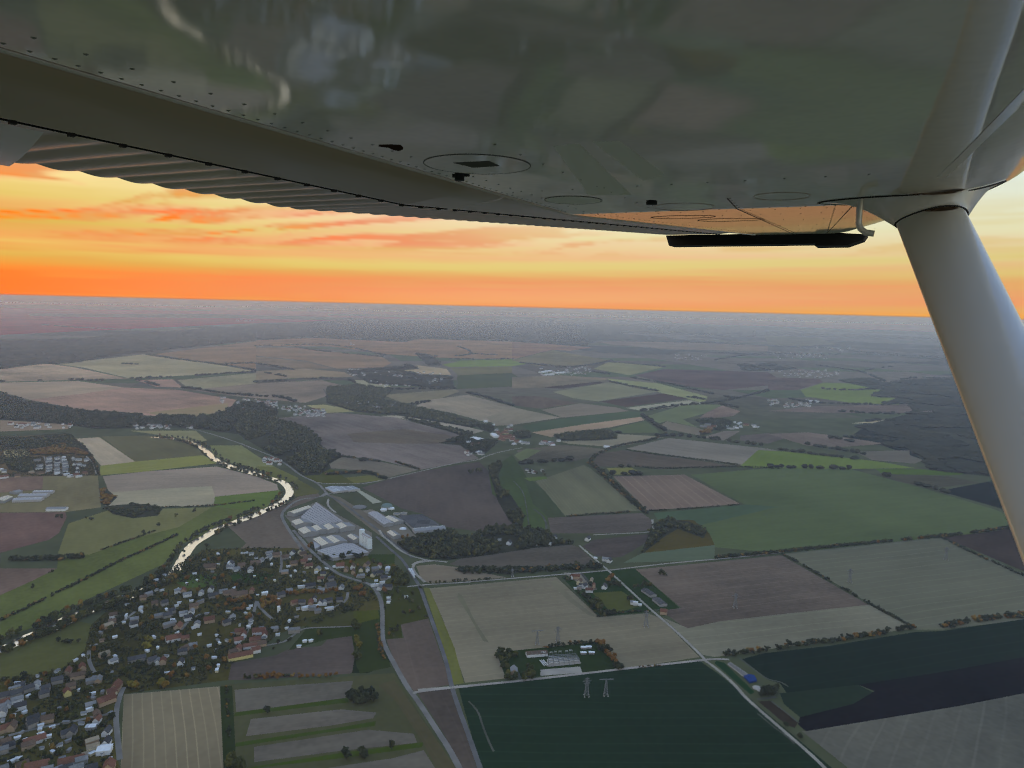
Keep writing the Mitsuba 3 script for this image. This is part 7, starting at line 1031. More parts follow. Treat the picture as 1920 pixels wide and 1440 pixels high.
 (1574,4146,157,14,'r'),(1557,4179,82,10,'g'),(1510,4025,107,9,'r'),(1493,3995,81,16,'r'),(1526,4004,34,14,'g'),(1513,4049,37,13,'w'),(1603,4087,60,14,'w'),(1621,4030,134,16,'w'),
 (1520,4045,164,9,'g'),(1577,4072,147,15,'r'),(1682,4166,167,11,'w'),(1730,7730,24,16,'r'),(2035,8156,40,9,'w'),(1711,7738,99,13,'w'),(1861,8413,28,13,'w'),(1812,7983,153,14,'w'),
 (2036,8590,13,16,'w'),(1995,8105,26,11,'w'),(1883,8034,61,12,'w'),(2243,8624,158,13,'g'),(1721,7766,107,13,'w'),(2001,8316,176,15,'w'),(1996,8049,101,13,'w'),(1977,7799,5,11,'r'),
 (1800,7739,93,17,'g'),(2228,8607,109,17,'w'),(1912,8577,122,14,'r'),(1870,8080,154,11,'w'),(2190,8545,8,16,'w'),(1767,7913,159,12,'w'),(1875,8563,27,15,'r'),(1762,8068,93,14,'r'),
 (1949,7838,98,15,'w'),(1901,7876,54,15,'g'),(1866,8455,37,10,'w'),(2185,8616,46,10,'r'),(1991,8021,179,14,'r'),(4022,9740,137,19,'g'),(3562,8510,90,12,'g'),(3556,9527,22,18,'r'),
 (3074,8620,83,11,'r'),(3747,9236,171,28,'w'),(3656,9436,4,28,'r'),(3866,9387,163,28,'g'),(3639,8635,27,15,'w'),(3311,8990,110,13,'g'),(3462,9024,114,17,'w'),(3570,8801,146,9,'w'),
 (2983,8306,6,16,'w'),(3794,9542,19,27,'g'),(3449,9026,55,28,'r'),(3617,9245,149,29,'w'),(3561,8821,15,11,'w'),(3875,9429,138,27,'w'),(3327,8594,119,15,'w'),(3684,9282,171,30,'r'),
 (3717,9002,6,21,'r'),(3270,8895,167,14,'w'),(3536,9063,67,25,'r'),(3414,9491,4,19,'r'),(3257,8669,117,10,'w'),(3294,8968,101,11,'r'),(3668,9194,115,26,'w'),(5239,11626,35,25,'w'),
 (4652,10939,161,17,'g'),(4869,11148,177,23,'w'),(4786,10897,91,19,'w'),(4737,11062,21,22,'r'),(4601,11267,95,23,'w'),(4768,11400,71,18,'g'),(4609,10477,143,28,'w'),(4642,10500,53,29,'r'),
 (5041,11210,170,29,'g'),(5007,10708,48,21,'r'),(4864,11510,106,19,'g'),(-1353,2927,116,10,'r'),(-1425,2844,60,14,'w'),(-1243,2863,97,15,'w'),(-1436,2919,57,16,'r'),(-1471,2890,53,13,'r'),
 (-1474,2888,170,15,'g'),(-1267,2906,41,10,'r'),(-1342,2868,64,11,'r'),(-1380,2885,62,15,'w'),(-1256,2883,12,16,'r'),(-1321,2844,105,9,'r'),(-1386,2839,127,17,'w'),(-1312,2931,32,15,'w'),
 (-1365,2866,95,16,'g'),(-1361,2861,55,13,'w'),(-1261,2874,15,11,'g'),(-1412,2900,17,13,'w'),(-1336,2851,138,10,'r'),(-1354,2890,80,13,'r'),(-1435,2824,123,14,'w'),(-1385,2882,6,14,'w'),
 (-1387,2862,49,11,'r'),(-1936,2849,175,17,'r'),(-1855,2891,77,10,'r'),(-1861,2814,108,12,'w'),(-1843,2841,10,16,'w'),(-1794,2791,11,17,'w'),(-1846,2778,52,10,'w'),(-1689,2818,129,9,'r'),
 (-1724,2877,54,10,'r'),(-1752,2876,134,12,'g'),(-1868,2837,160,17,'r'),(-1793,2846,5,15,'w'),(-1708,2853,3,14,'r'),(-1794,2782,7,17,'w'),(-1893,2847,42,14,'r'),(-1744,2915,167,13,'g'),
 (-1898,2838,90,15,'r'),(-1870,2881,32,14,'w'),(-1877,2793,172,14,'g'),(-1759,2805,96,13,'g'),(-1704,2802,119,13,'w'),(-6973,18937,86,21,'g'),(-7063,19447,122,27,'g'),(-6833,19116,40,23,'g'),
 (-6894,19380,5,17,'w'),(-6737,18819,166,25,'g'),(-6844,19396,126,29,'r'),(-6880,19139,22,26,'r'),(-7106,19453,170,26,'w'),(-7048,18954,67,19,'w'),(-7136,19275,105,19,'r'),(-6697,19227,165,27,'g'),
 (-6764,19165,19,24,'w'),(-6766,19167,112,23,'w'),(-6664,18926,94,30,'w'),(77,2223,4,11,'r'),(100,2255,122,10,'w'),(52,2258,173,11,'g'),(58,2229,72,9,'g'),(69,2229,116,15,'w'),
 (127,2742,20,16,'r'),(153,2699,27,15,'r'),(122,2744,38,16,'g'),(146,2695,54,11,'r'),(133,2714,19,9,'g'),(127,2737,32,10,'w'),(146,2719,0,13,'w'),(131,2723,73,16,'r'),
 (181,2775,40,15,'w'),(157,2740,170,10,'w'),(-135,2497,153,10,'g'),(-149,2509,59,16,'r'),(-143,2474,101,13,'r'),(-103,2530,162,10,'w'),(-102,2506,111,9,'w'),(-106,2495,83,13,'w'),
 (-754,2321,142,15,'r'),(-760,2322,48,13,'w'),(-740,2254,170,16,'r'),(-727,2302,138,14,'r'),(-773,2302,17,11,'w'),(-723,2300,169,12,'w'),(-778,2326,98,16,'r'),(-734,2299,44,16,'r'),
 (-709,2255,98,14,'r'),(-763,2280,165,9,'w'),(-1483,3783,79,16,'g'),(-1436,3664,156,17,'w'),(-1325,3716,172,14,'r'),(-1251,3611,49,14,'r'),(-1352,3741,78,16,'r'),(-1411,3605,125,11,'r'),
 (-1324,3716,134,16,'w'),(-1291,3590,116,10,'w'),(-1475,3792,11,13,'w'),(-1301,3755,141,11,'r'),(-1336,3609,10,14,'w'),(-1350,3653,85,10,'w'),(-1103,3175,39,15,'w'),(-1209,3366,115,12,'w'),
 (-1269,3506,139,15,'r'),(-1245,3416,43,15,'w'),(-1190,3334,120,12,'g'),(-1194,3431,121,10,'w'),(-1252,3560,114,11,'g'),(-1240,3403,65,11,'r'),(-1225,3370,3,14,'r'),(-1215,3341,110,9,'w'),
 (-1191,3327,51,11,'w'),(-1158,3266,99,16,'r'),(-1137,3267,138,15,'w'),(-1144,3266,75,16,'w'),(-2015,9269,102,24,'w'),(-1959,8998,168,17,'g'),(-1920,8984,77,17,'w'),(-1926,8992,115,16,'w'),
]
STUBBLE_EDGE = [(-406.6,749.3),(-482.4,898),(-370.7,923.4),(-299.9,753.5)]
PLOT_EDGE = [(-366,940.4),(-381.1,985.6),(-314,1032.9),(-232.6,1081.5),(-204.9,983.9)]
MEADOW_EDGE = [(-664.2,934.3),(-636.5,944.5),(-603.5,968.8),(-603.3,1022.6),(-611.6,1054)]

# ------------------------------------------------------------------ ground, fields, roads, river
ang = np.linspace(0, 2 * np.pi, 181)[:-1]
gd = Polygon(np.column_stack([np.sin(ang) * 62500, np.cos(ang) * 62500])).intersection(shapely.box(-62000, -6000, 62000, 62500))
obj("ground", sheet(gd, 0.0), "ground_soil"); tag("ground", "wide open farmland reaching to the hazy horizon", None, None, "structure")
PAL.append([0.1, 0.1, 0.08, 1, 0, 0.1, 0, 0.6])


def longest(p):
    p = np.asarray(p, float); e = np.roll(p, -1, 0) - p
    e = e[np.argmax(np.hypot(e[:, 0], e[:, 1]))]
    return e / np.hypot(*e)


placed = []
for kind, rgb, (per, st), pts in FIELDS:
    poly = Polygon(pts).buffer(0)
    level = 1 + max([l for q, l in placed if q.intersects(poly)], default=0)
    placed.append((poly, level))
    d = longest(pts)
    mott = {"crop_field": 0.35, "meadow": 0.5, "flood_meadow": 0.6, "village_ground": 0.9, "gravel_yard": 0.4, "ploughed_field": 0.8, "far_plain": 0.5}.get(kind, 0.45)
    PAL.append([*rgb, d[0], d[1], 1 / per if per else 0.05, st if per else 0.02, mott])
    m = sheet(poly, 0.03 * level)
    key = obj(kind, m, "field_soil", uv=np.column_stack([np.full(len(m.vertices), len(PAL) - 1.0), np.zeros(len(m.vertices))]))
    tag(key, None, None, None, "structure")
PALF = [mi.Float(np.array(PAL, np.float32)[:, k].copy()) for k in range(8)]
ZR = 0.03 * (1 + max(l for _, l in placed))
for kind, w, pts in ROADS:
    poly = LineString(chaikin(pts)).buffer(w / 2, cap_style=2)
    key = obj(kind, sheet(poly, ZR + 0.004 * (len(_taken) % 7)), {"asphalt_road": "asphalt", "village_street": "asphalt", "railway_bed": "ballast", "farm_track": "track"}.get(kind, "lane"))
    tag(key, None, None, None, "structure")
rv = LineString(chaikin(RIVER, 2))
rp = rv.buffer(10, cap_style=2)
rp = unary_union([rp, *[rv.interpolate(s).buffer(9.5 + 4 * math.sin(s * 0.011) + 2 * math.sin(s * 0.05)) for s in np.arange(0, rv.length, 12)]])
obj("river", sheet(rp, ZR + 0.05), "river_water"); tag("river", "winding river reflecting the bright evening sky", None, None, "structure")

# ------------------------------------------------------------------ the aeroplane: s = metres outboard along the wing, a = metres aft, h = metres above the eye
AZ = math.radians(27.336)
PITCH = np.array([[1.0, 0, 0], [0, 0.99997396, -0.00721705], [0, 0.00721705, 0.99997396]])     # the aeroplane flies slightly nose-up
US, UA, UH = PITCH @ [math.sin(AZ), math.cos(AZ), 0], PITCH @ [-math.cos(AZ), math.sin(AZ), 0], PITCH @ [0, 0, 1.0]


def W(q):
    q = np.asarray(q, float)
    return EYE + q[..., :1] * US + q[..., 1:2] * UA + q[..., 2:] * UH


def grid(P, close_u=False):
    """Quads of a grid of points (n, m, 3)."""
    n, m = P.shape[:2]
    i, j = np.meshgrid(np.arange(n - 1), np.arange(m - (0 if close_u else 1)), indexing="ij")
    j2 = (j + 1) % m
    q = np.stack([i * m + j, (i + 1) * m + j, (i + 1) * m + j2, i * m + j2], -1).reshape(-1, 4)
    return trimesh.Trimesh(P.reshape(-1, 3), np.vstack([q[:, [0, 1, 2]], q[:, [0, 2, 3]]]), process=False)


def paint(base, ior, alpha):
    return {"type": "twosided", "bsdf": {"type": "roughplastic", "distribution": "ggx", "int_ior": ior, "alpha": alpha, "nonlinear": True,
            "diffuse_reflectance": base if isinstance(base, dict) else {"type": "rgb", "value": list(base)}}}


def wing_paint(p, n, uv):
    t = fbm(p.x * 3.0, p.y * 3.0, 0.0, 4) - 0.5
    g = fbm(p.x * 90.0, p.y * 90.0, p.z * 90.0, 2) - 0.5
    return mi.Color3f(0.88, 0.80, 0.70) * (1 + 0.16 * t + 0.12 * g)


def polished(base, share, alpha):
    """Polished white paint under clear lacquer: part of the light is mirrored, the rest scattered."""
    return {"type": "twosided", "bsdf": {"type": "blendbsdf", "weight": share, "a": {"type": "diffuse", "reflectance": base if isinstance(base, dict) else {"type": "rgb", "value": list(base)}},
            "b": {"type": "roughconductor", "alpha": alpha, "specular_reflectance": {"type": "rgb", "value": [0.88, 0.88, 0.88]}}}}


scene["wing_paint"] = polished(mikit.proc(wing_paint), 0.36, 0.004)
scene["white_paint"] = paint((0.88, 0.87, 0.85), 1.85, 0.04)
scene["grey_paint"] = paint((0.76, 0.66, 0.54), 1.7, 0.07)
scene["pale_paint"] = polished((0.97, 0.93, 0.87), 0.10, 0.02)  # cover paint, also used for the painted reflection bars
scene["black_rubber"] = paint((0.012, 0.012, 0.012), 1.45, 0.3)
scene["seam_grey"] = diffuse((0.16, 0.15, 0.14))
scene["brown_stain"] = diffuse((0.05, 0.03, 0.02))
scene["rivet_metal"] = {"type": "twosided", "bsdf": {"type": "roughconductor", "alpha": 0.3, "specular_reflectance": {"type": "rgb", "value": [0.35, 0.34, 0.33]}}}

plane = thing("aeroplane", "white high-wing light aeroplane seen from its cabin, wing with flap, strut and black wing tip", "aeroplane")
SK, TIP = 1.66, 4.2
low = lambda s: 0.21 + 0.07 * np.maximum(0, s - SK)


def wing_section(s):
    """(a, h) round the wing from the flap lip forward along the underside, round the nose and back over the top."""
    f = np.clip((s - SK) / (TIP - SK), 0, 1)
    le, th = -0.21 + 0.39 * f, 1 - 0.3 * f
    pts = [(0.715 + t * (le + 0.18 - 0.715), 0.0) for t in np.linspace(0, 1, 88)]
    for t in np.linspace(0, 1, 15)[1:]:
        u = t * math.pi / 2
        pts.append((le + 0.18 * (1 - math.sin(u)), 0.11 * th * (1 - math.cos(u))))
    for t in np.linspace(0, 1, 24)[1:]:
        x = t ** 1.6
        pts.append((le + x * (0.88 - le), th * (0.11 + 0.08 * math.sin(math.pi * x ** 0.6)) - x * 0.05))
    pts += [(0.878, th * 0.11 - 0.054), (0.735, 0.052)]
    p = np.array(pts)
    return p[:, 0], p[:, 1]


ss = np.concatenate([np.arange(-0.5, 1.70, 0.0125), np.arange(1.70, TIP + 0.01, 0.04)])
P = np.zeros((len(ss), len(wing_section(0)[0]), 3))
for i, s in enumerate(ss):
    a, h = wing_section(s)
    P[i, :, 0], P[i, :, 1], P[i, :, 2] = s, a, low(s) + h
wav = (meshkit.fbm(np.stack([P[..., 0] * 4.2, P[..., 1] * 5.0, 0 * P[..., 0]], -1), 3, 4) - 0.5) * 0.0014
flat = np.zeros(P.shape[1]); flat[:100] = 1
P[..., 2] += wav * flat
wing = obj("wing", grid(W(P)), "wing_paint", plane, smooth=25)
lipline = np.array([[s, 0.716, low(s) - 0.001] for s in np.linspace(-0.5, 4.15, 60)])
obj("lip_flange", tube(W(lipline), 0.0032, 6), "white_paint", wing, smooth=True)


def rib(s0, s1, name, pitch=0.067, first=0.505):
    """A flap or aileron: rounded nose, smooth band, hinge line, then a skin beaded in waves to a scalloped trailing edge."""
    n = int((s1 - s0) / pitch * 10)
    s = np.linspace(s0, s1, n)
    lift = 0.07 * np.maximum(0, s - 1.25)
    nose = [(0.73, 0.262), (0.733, 0.245), (0.745, 0.226), (0.765, 0.2125), (0.79, 0.204), (0.82, 0.1985), (0.86, 0.1935), (0.899, 0.189)]
    G = np.array([[[x, a, h + l] for a, h in nose] for x, l in zip(s, lift)])
    key = obj(name, grid(W(G)), "grey_paint", plane, smooth=40)
    w = np.abs(np.sin((s - first) / pitch * math.pi))
    aa = np.concatenate([np.linspace(0.902, 0.95, 6), np.linspace(0.96, 1.2, 14)])
    S = np.zeros((n, len(aa), 3))
    amp = np.clip((aa - 0.90) / 0.06, 0, 1)
    fade = np.clip((s - 0.56) / 0.03, 0, 1)
    S[..., 0], S[..., 1] = s[:, None], aa[None]
    S[..., 2] = 0.188 + lift[:, None] + 0.002 * (aa[None] - 0.9) / 0.3 - 0.0042 * w[:, None] * amp[None] * fade[:, None] + 0.004
    S[..., 1] += 0.10 * (S[..., 2] * 0)
    top = S[:, ::-1].copy(); top[..., 1] = 1.2 - (1.2 - top[..., 1]) * 0.467 / 0.298; top[..., 2] = 0.1955 + lift[:, None] + 0.052 * np.sqrt(np.clip((1.2 - top[..., 1]) / 0.467, 0, 1))
    obj("beaded_skin", grid(W(np.concatenate([S, top], 1))), "grey_paint", key, smooth=35)
    seam = np.array([[x, 0.9005, 0.1875 + l] for x, l in zip(s, lift)])
    obj("hinge_seam", tube(W(seam[::4]), 0.0013, 5), "black_rubber", key)
    ks = np.arange(math.ceil((s0 - first) / pitch), (s1 - first) / pitch)
    for k in ks:
        x = first + k * pitch
        if x < 0.5:
            continue
        b = trimesh.creation.cylinder(0.0052, 0.004, sections=4)
        b.apply_translation(W(np.array([x, 0.9, 0.1865 + 0.07 * max(0, x - 1.25)])))
        obj("bolt", b, "black_rubber", key)
    return key


flap = rib(-0.5, 1.432, "flap")
q = np.array([[s, a] for s in np.linspace(-0.4, 1, 15) for a in np.linspace(0.903, 1.203, 12)]).reshape(15, 12, 2)
q[..., 0] = -0.4 + (q[..., 0] + 0.4) / 1.4 * (0.4 + 0.54 + (q[..., 1] - 0.90) * 0.42)
obj("end_panel", grid(W(np.concatenate([q, 0.1835 - 0.004 * np.sin((q[..., 1:] - 0.9) / 0.3 * math.pi)], -1))), "white_paint", flap, smooth=True)
rib(1.44, 4.15, "aileron")


def plate(outline, h, th):
    """A flat plate on the wing's underside from an outline of (s, a) points."""
    g = Polygon(outline)
    m = trimesh.creation.extrude_polygon(g, th, engine="earcut")
    v = m.vertices
    m.vertices = W(np.column_stack([v[:, 0], v[:, 1], low(v[:, 0]) - h - v[:, 2]]))
    m.invert()
    return m


def ring(s, a, r0, r1):
    return Point(s, a).buffer(r1, 24).difference(Point(s, a).buffer(r0, 24))


# covers, drains, marks and painted-in reflections on the underside
c1 = obj("inspection_cover", plate(Point(1.02, 0.597).buffer(0.082, 24), 0.0, 0.0012), "wing_paint", wing)
obj("cover_seam", plate(ring(1.02, 0.597, 0.0815, 0.0828), 0.0, 0.0016), "seam_grey", wing)
obj("placard", plate(Polygon([(0.99, 0.622), (1.036, 0.613), (1.037, 0.567), (0.997, 0.563)]), 0.0012, 0.0008), "grey_paint", wing)
tag("aeroplane__wing__placard", "small dark placard on the round cover")
scene["aeroplane__wing__placard"]["bsdf"] = {"type": "ref", "id": "seam_grey"}
obj("drain_valve", cat_mesh([plate(Polygon([(1.083, 0.682), (1.083, 0.652), (1.090, 0.652), (1.090, 0.682)]), 0.0, 0.005), plate(Point(1.082, 0.667).buffer(0.008), 0.0, 0.012)]), "black_rubber", wing)
obj("vent_opening", plate(Polygon([(0.846, 0.652), (0.850, 0.634), (0.858, 0.624), (0.872, 0.630), (0.882, 0.644), (0.872, 0.647), (0.858, 0.644)]), 0.0, 0.003), "brown_stain", wing)
obj("inspection_cover", plate(Point(1.432, 0.61).buffer(0.058, 24), 0.0, 0.0012), "pale_paint", wing)
obj("cover_seam", plate(ring(1.432, 0.61, 0.0575, 0.0588), 0.0, 0.0016), "seam_grey", wing)
obj("drain_plug", plate(Point(1.49, 0.463).buffer(0.011), 0.0, 0.008), "black_rubber", wing)
for (s0, a0, r0) in ((1.60, 0.425, 0.062), (1.50, 0.215, 0.05)):
    obj("cover_seam", plate(ring(s0, a0, r0, r0 + 0.0012), 0.0, 0.0014), "grey_paint", wing)
for s0, a0, r0 in ((1.95, 0.52, 0.08), (2.2, 0.45, 0.09)):
    obj("cover_seam", plate(ring(s0, a0, r0, r0 + 0.002), 0.0, 0.0014), "seam_grey", wing)
for q in ([(0.938, 0.431), (0.934, 0.393), (1.40, 0.475), (1.38, 0.555)], [(0.932, 0.372), (0.94, 0.338), (1.20, 0.353), (1.25, 0.404)]):  # two pale bars that paint reflections onto the underside
    obj("painted_reflection", plate(Polygon(q), 0.0, 0.0005), "pale_paint", wing)
# rivets in rows, too small to pick apart
rv_pts = []
for s0, a0, s1, a1, dd in ((SK, 0.68, SK, -0.02, 0.035), (1.74, 0.68, 1.74, 0.0, 0.05), (1.95, 0.7, 1.95, 0.0, 0.045), (2.3, 0.7, 2.3, 0.05, 0.05), (2.8, 0.7, 2.8, 0.1, 0.06), (3.4, 0.7, 3.4, 0.12, 0.07), (4.0, 0.7, 4.0, 0.2, 0.06),
                           (0.3, 0.66, 4.1, 0.66, 0.045), (1.5, 0.31, 4.1, 0.50, 0.035), (1.62, 0.13, 4.1, 0.36, 0.05), (0.9, 0.50, SK, 0.50, 0.07), (1.3, 0.06, 1.3, 0.68, 0.06), (1.6, 0.700, 0.3, 0.700, 0.022)):
    n = int(math.hypot(s1 - s0, a1 - a0) / dd)
    rv_pts += [(s0 + (s1 - s0) * k / n, a0 + (a1 - a0) * k / n) for k in range(n + 1)]
rm = []
for s, a in rv_pts:
    c = trimesh.creation.cone(0.0026, 0.0014, sections=6)
    c.vertices = W(np.column_stack([c.vertices[:, 0] + s, c.vertices[:, 1] + a, low(np.full(len(c.vertices), s)) - 0.0002 - c.vertices[:, 2]]))
    rm.append(c)
tag(obj("rivet", cat_mesh(rm), "rivet_metal", wing), "rows of rivets on the wing underside", None, None, "stuff")
for s0, a0, s1, a1 in ((1.5, 0.315, 4.1, 0.52), (1.66, 0.10, 4.1, 0.36)):
    L = np.array([[s0 + (s1 - s0) * t, a0 + (a1 - a0) * t, 0] for t in np.linspace(0, 1, 30)]); L[:, 2] = low(L[:, 0]) - 0.0005
    obj("skin_joint", tube(W(L), 0.0014, 5), "black_rubber", wing)
LS = np.array([[1.36 - 0.9 * t, -0.04 - 0.105 * t, 0] for t in np.linspace(0, 1, 24)]); LS[:, 2] = 0.2085 + 0.11 * (1 - np.sqrt(np.clip(1 - (np.maximum(0, -0.03 - LS[:, 1]) / 0.18) ** 2, 0, 1)))
LV = np.stack([LS + [0, 0.006, 0.004], LS + [0, 0.006, -0.0004], LS - [0, 0.006, 0.0004], LS - [0, 0.006, -0.004]], 1)
obj("skin_joint", grid(W(LV)), "wing_paint", wing)

# strut, its fairing on the wing, tie-down hook
A0, A1 = np.array([1.6, -0.020, 0.205]), np.array([0.1263, -0.467, -0.992])
ax = (A1 - A0) / np.linalg.norm(A1 - A0)
ch = np.array([0, 1.0, 0]) - ax * ax[1]; ch /= np.linalg.norm(ch)
tk = np.cross(ax, ch)
th = np.linspace(0, 2 * np.pi, 57)[:-1]


def foil(scale=1.0, chord=0.113, thick=0.046):
    x, y = np.cos(th), np.sin(th)                               # +x is aft
    prof = y * (1 - 0.28 * x)
    return scale * (x[:, None] * chord / 2 * ch + prof[:, None] * thick / 2 * tk)


strut = obj("strut", grid(W(np.array([A0 + (A1 - A0) * t + foil() for t in np.linspace(0, 1, 40)])), True), "white_paint", plane, smooth=True)
lens = np.array([[1.6 + 0.062 * math.sin(t) * abs(math.sin(t)) ** 0.35, 0.0065 + 0.154 * math.cos(t), 0] for t in th])
lens[:, 2] = np.where(lens[:, 1] < -0.03, 0.21 + 0.11 * (1 - np.sqrt(np.clip(1 - ((-0.03 - lens[:, 1]) / 0.18) ** 2, 0, 1))), 0.21) - 0.001
hk = A0 + ax * 0.062 + foil(1.1)
F = np.array([lens + np.array([0, 0, 0.03]), lens + np.array([0, 0, -0.002])] + [lens * (1 - t) + hk * t + np.array([0, 0, 0.012 * math.sin(math.pi * t)]) for t in np.linspace(0.06, 1, 12)] + [hk + ax * 0.004 - foil(0.07)])
fair = obj("strut_fairing", grid(W(F), True), "white_paint", plane, smooth=40)
seam = lens + np.array([0, 0, -0.0015])
obj("fairing_seam", tube(W(np.vstack([seam, seam[:1]])), 0.0016, 5), "black_rubber", fair)
cuff = A0 + ax * 0.066 + foil(1.03)
obj("cuff_seam", tube(W(np.vstack([cuff, cuff[:1]])), 0.0018, 5), "black_rubber", fair)
H0 = np.array([1.555, 0.083, 0.208])
obj("tie_down_hook", tube(W(np.array([H0, H0 + [0, 0, -0.02], H0 + [0, 0, -0.045], H0 + [0, -0.004, -0.056], H0 + [0, -0.013, -0.0635], H0 + [0, -0.028, -0.066]])), 0.0058, 10), "white_paint", plane, smooth=40)

# wing tip: black fairing with its lamp housing at the leading edge
tipm = []
for a0, a1, h0, h1 in ((0.40, 1.205, 0.335, 0.392), (0.18, 0.42, 0.325, 0.398)):
    g = Polygon([(a0, h1), (a0 + 0.0, h0 + 0.012), (a0 + 0.03, h0), (a1 - 0.02, h0), (a1, h1)]) if a0 > 0.3 else Polygon([(a0, h1 - 0.02), (a0 + 0.015, h1 - 0.045), (a0 + 0.09, h0), (a1, h0), (a1, h1)])
    m = trimesh.creation.extrude_polygon(g, 0.12 if a0 > 0.3 else 0.16, engine="earcut")
    v = m.vertices
    m.vertices = W(np.column_stack([TIP - 0.03 + v[:, 2], v[:, 0], v[:, 1]])); m.invert()
    tipm.append(m)
tip = obj("wing_tip", tipm[0], "black_rubber", plane)
obj("lamp_housing", tipm[1], "black_rubber", tip)

# ------------------------------------------------------------------ vegetation
for k, (c1, c2, am, ce) in dict(leaf_green=((0.080, 0.078, 0.024), (0.135, 0.115, 0.028), 0.35, 1), leaf_dark=((0.056, 0.056, 0.026), (0.095, 0.085, 0.032), 0.3, 1),
                                leaf_autumn=((0.25, 0.115, 0.028), (0.33, 0.19, 0.04), 0.5, 1), leaf_yellow=((0.22, 0.17, 0.028), (0.26, 0.15, 0.025), 0.3, 1),
                                leaf_mixed=((0.072, 0.068, 0.030), (0.15, 0.125, 0.038), 0.35, 1), leaf_far=((0.052, 0.047, 0.026), (0.070, 0.058, 0.028), 0.4, 14)).items():
    scene[k] = diffuse(crown_color(mi.Color3f(*c1), mi.Color3f(*c2), am, ce))
scene["bark"] = diffuse((0.06, 0.05, 0.04))
ICO = trimesh.creation.icosahedron()
IV, IF = np.array(ICO.vertices), np.array(ICO.faces)


def clumps(n, seed, size=(0.24, 0.40), tall=1.0):
    """A crown of radius 1 standing on z = 0 .. 2: leaf clumps spread unevenly through its volume."""
    r = np.random.default_rng(seed)
    vs, fs = [], []
    lobes = r.normal(0, 1, (5, 3)); lobes /= np.linalg.norm(lobes, axis=1, keepdims=True); lobes *= 0.42; lobes[:, 2] *= 0.8
    for i in range(n):
        d = r.normal(0, 1, 3); d /= np.linalg.norm(d)
        p = lobes[i % 5] + d * r.uniform(0.25, 0.60)
        p[2] = p[2] * 0.95 + 1.08
        s = r.uniform(*size)
        v = IV * r.uniform(0.65, 1.25, (12, 1)) * s * np.array([1, 1, 0.75])
        q = trimesh.transformations.random_rotation_matrix(r.random(3))[:3, :3]
        vs.append(v @ q.T + p); fs.append(IF + 12 * i)
    v = np.vstack(vs); v[:, 2] = np.maximum(v[:, 2], 0.18)
    return v, np.vstack(fs)


CROWN = [mikit.ply(trimesh.Trimesh(*clumps(46, 50 + k), process=False)) for k in range(6)]
SMALL = [clumps(9, 80 + k, (0.38, 0.6)) for k in range(8)]
BLOB = [(IV * np.random.default_rng(200 + k).uniform(0.75, 1.2, (12, 1)) * [1, 1, 0.9] + [0, 0, 0.9], IF) for k in range(8)]
_tr = tube([[0, 0, 0], [0.02, 0, 0.5], [0, 0.03, 1.2]], [0.10, 0.075, 0.04], 5)
TRUNK = mikit.ply(cat_mesh([_tr, tube([[0.01, 0, 0.6], [0.3, 0.1, 1.0]], [0.05, 0.02], 4), tube([[0, 0.01, 0.7], [-0.25, 0.15, 1.1]], [0.045, 0.02], 4), tube([[0, 0, 0.65], [0.05, -0.3, 1.05]], [0.045, 0.02], 4)]), "bark")
ZG = ZR


def many(pts, radii, heights, source, seed):
    """Copies of the unit crowns in SOURCE at the points, as one mesh."""
    r = np.random.default_rng(seed)
    vs, fs, n = [], [], 0
    which = r.integers(0, len(source), len(pts))
    turn = r.uniform(0, 2 * np.pi, len(pts))
    for k, (v, f) in enumerate(source):
        i = np.nonzero(which == k)[0]
        if not len(i):
            continue
        c, s = np.cos(turn[i])[:, None], np.sin(turn[i])[:, None]
        x = (v[None, :, 0] * c - v[None, :, 1] * s) * radii[i][:, None] + pts[i, 0][:, None]
        y = (v[None, :, 0] * s + v[None, :, 1] * c) * radii[i][:, None] + pts[i, 1][:, None]
        z = v[None, :, 2] * heights[i][:, None] / 2 + ZG - 0.3
        vs.append(np.stack([x, y, z], -1).reshape(-1, 3))
        fs.append((f[None] + (np.arange(len(i)) * len(v))[:, None, None]).reshape(-1, 3) + n)
        n += len(i) * len(v)
    return trimesh.Trimesh(np.vstack(vs), np.vstack(fs), process=False)


def fill(poly, spacing, seed):
    r = np.random.default_rng(seed)
    x0, y0, x1, y1 = poly.bounds
    gx, gy = np.meshgrid(np.arange(x0, x1, spacing), np.arange(y0, y1, spacing))
    p = np.column_stack([gx.ravel(), gy.ravel()]) + r.uniform(-0.5, 0.5, (gx.size, 2)) * spacing
    return p[shapely.contains_xy(poly, p[:, 0], p[:, 1])]


floor_parts = []
for k, (lab, h, sp, au, pts) in enumerate(WOODS):
    poly = Polygon(pts).buffer(0)
    p = fill(poly, sp, 300 + k)
    if not len(p):
        continue
    r = np.random.default_rng(400 + k)
    keep = meshkit.noise(np.column_stack([p / (sp * 6), np.full(len(p), k)]), 3) > (0.22 if sp < 20 else -1 if sp > 50 else 0.42)
    p = p[keep]
    rad = sp * (r.uniform(0.45, 0.85, len(p)) if sp < 20 else r.uniform(0.8, 1.2, len(p))); hh = h * (r.uniform(0.65, 1.2, len(p)) if sp < 20 else r.uniform(0.85, 1.1, len(p)))
    key = obj("woodland", many(p, rad, hh, SMALL if sp < 17 else BLOB, k), "leaf_autumn" if au >= 0.5 else "leaf_far" if sp > 20 else "leaf_mixed" if au > 0.09 else "leaf_dark")
    tag(key, lab, "wood", None, "stuff")
    floor_parts.append(poly.buffer(sp * 0.3))
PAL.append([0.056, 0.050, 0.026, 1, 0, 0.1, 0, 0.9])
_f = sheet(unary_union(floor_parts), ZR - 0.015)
obj("woodland_floor", _f, "field_soil", uv=np.column_stack([np.full(len(_f.vertices), len(PAL) - 1.0), np.zeros(len(_f.vertices))]))
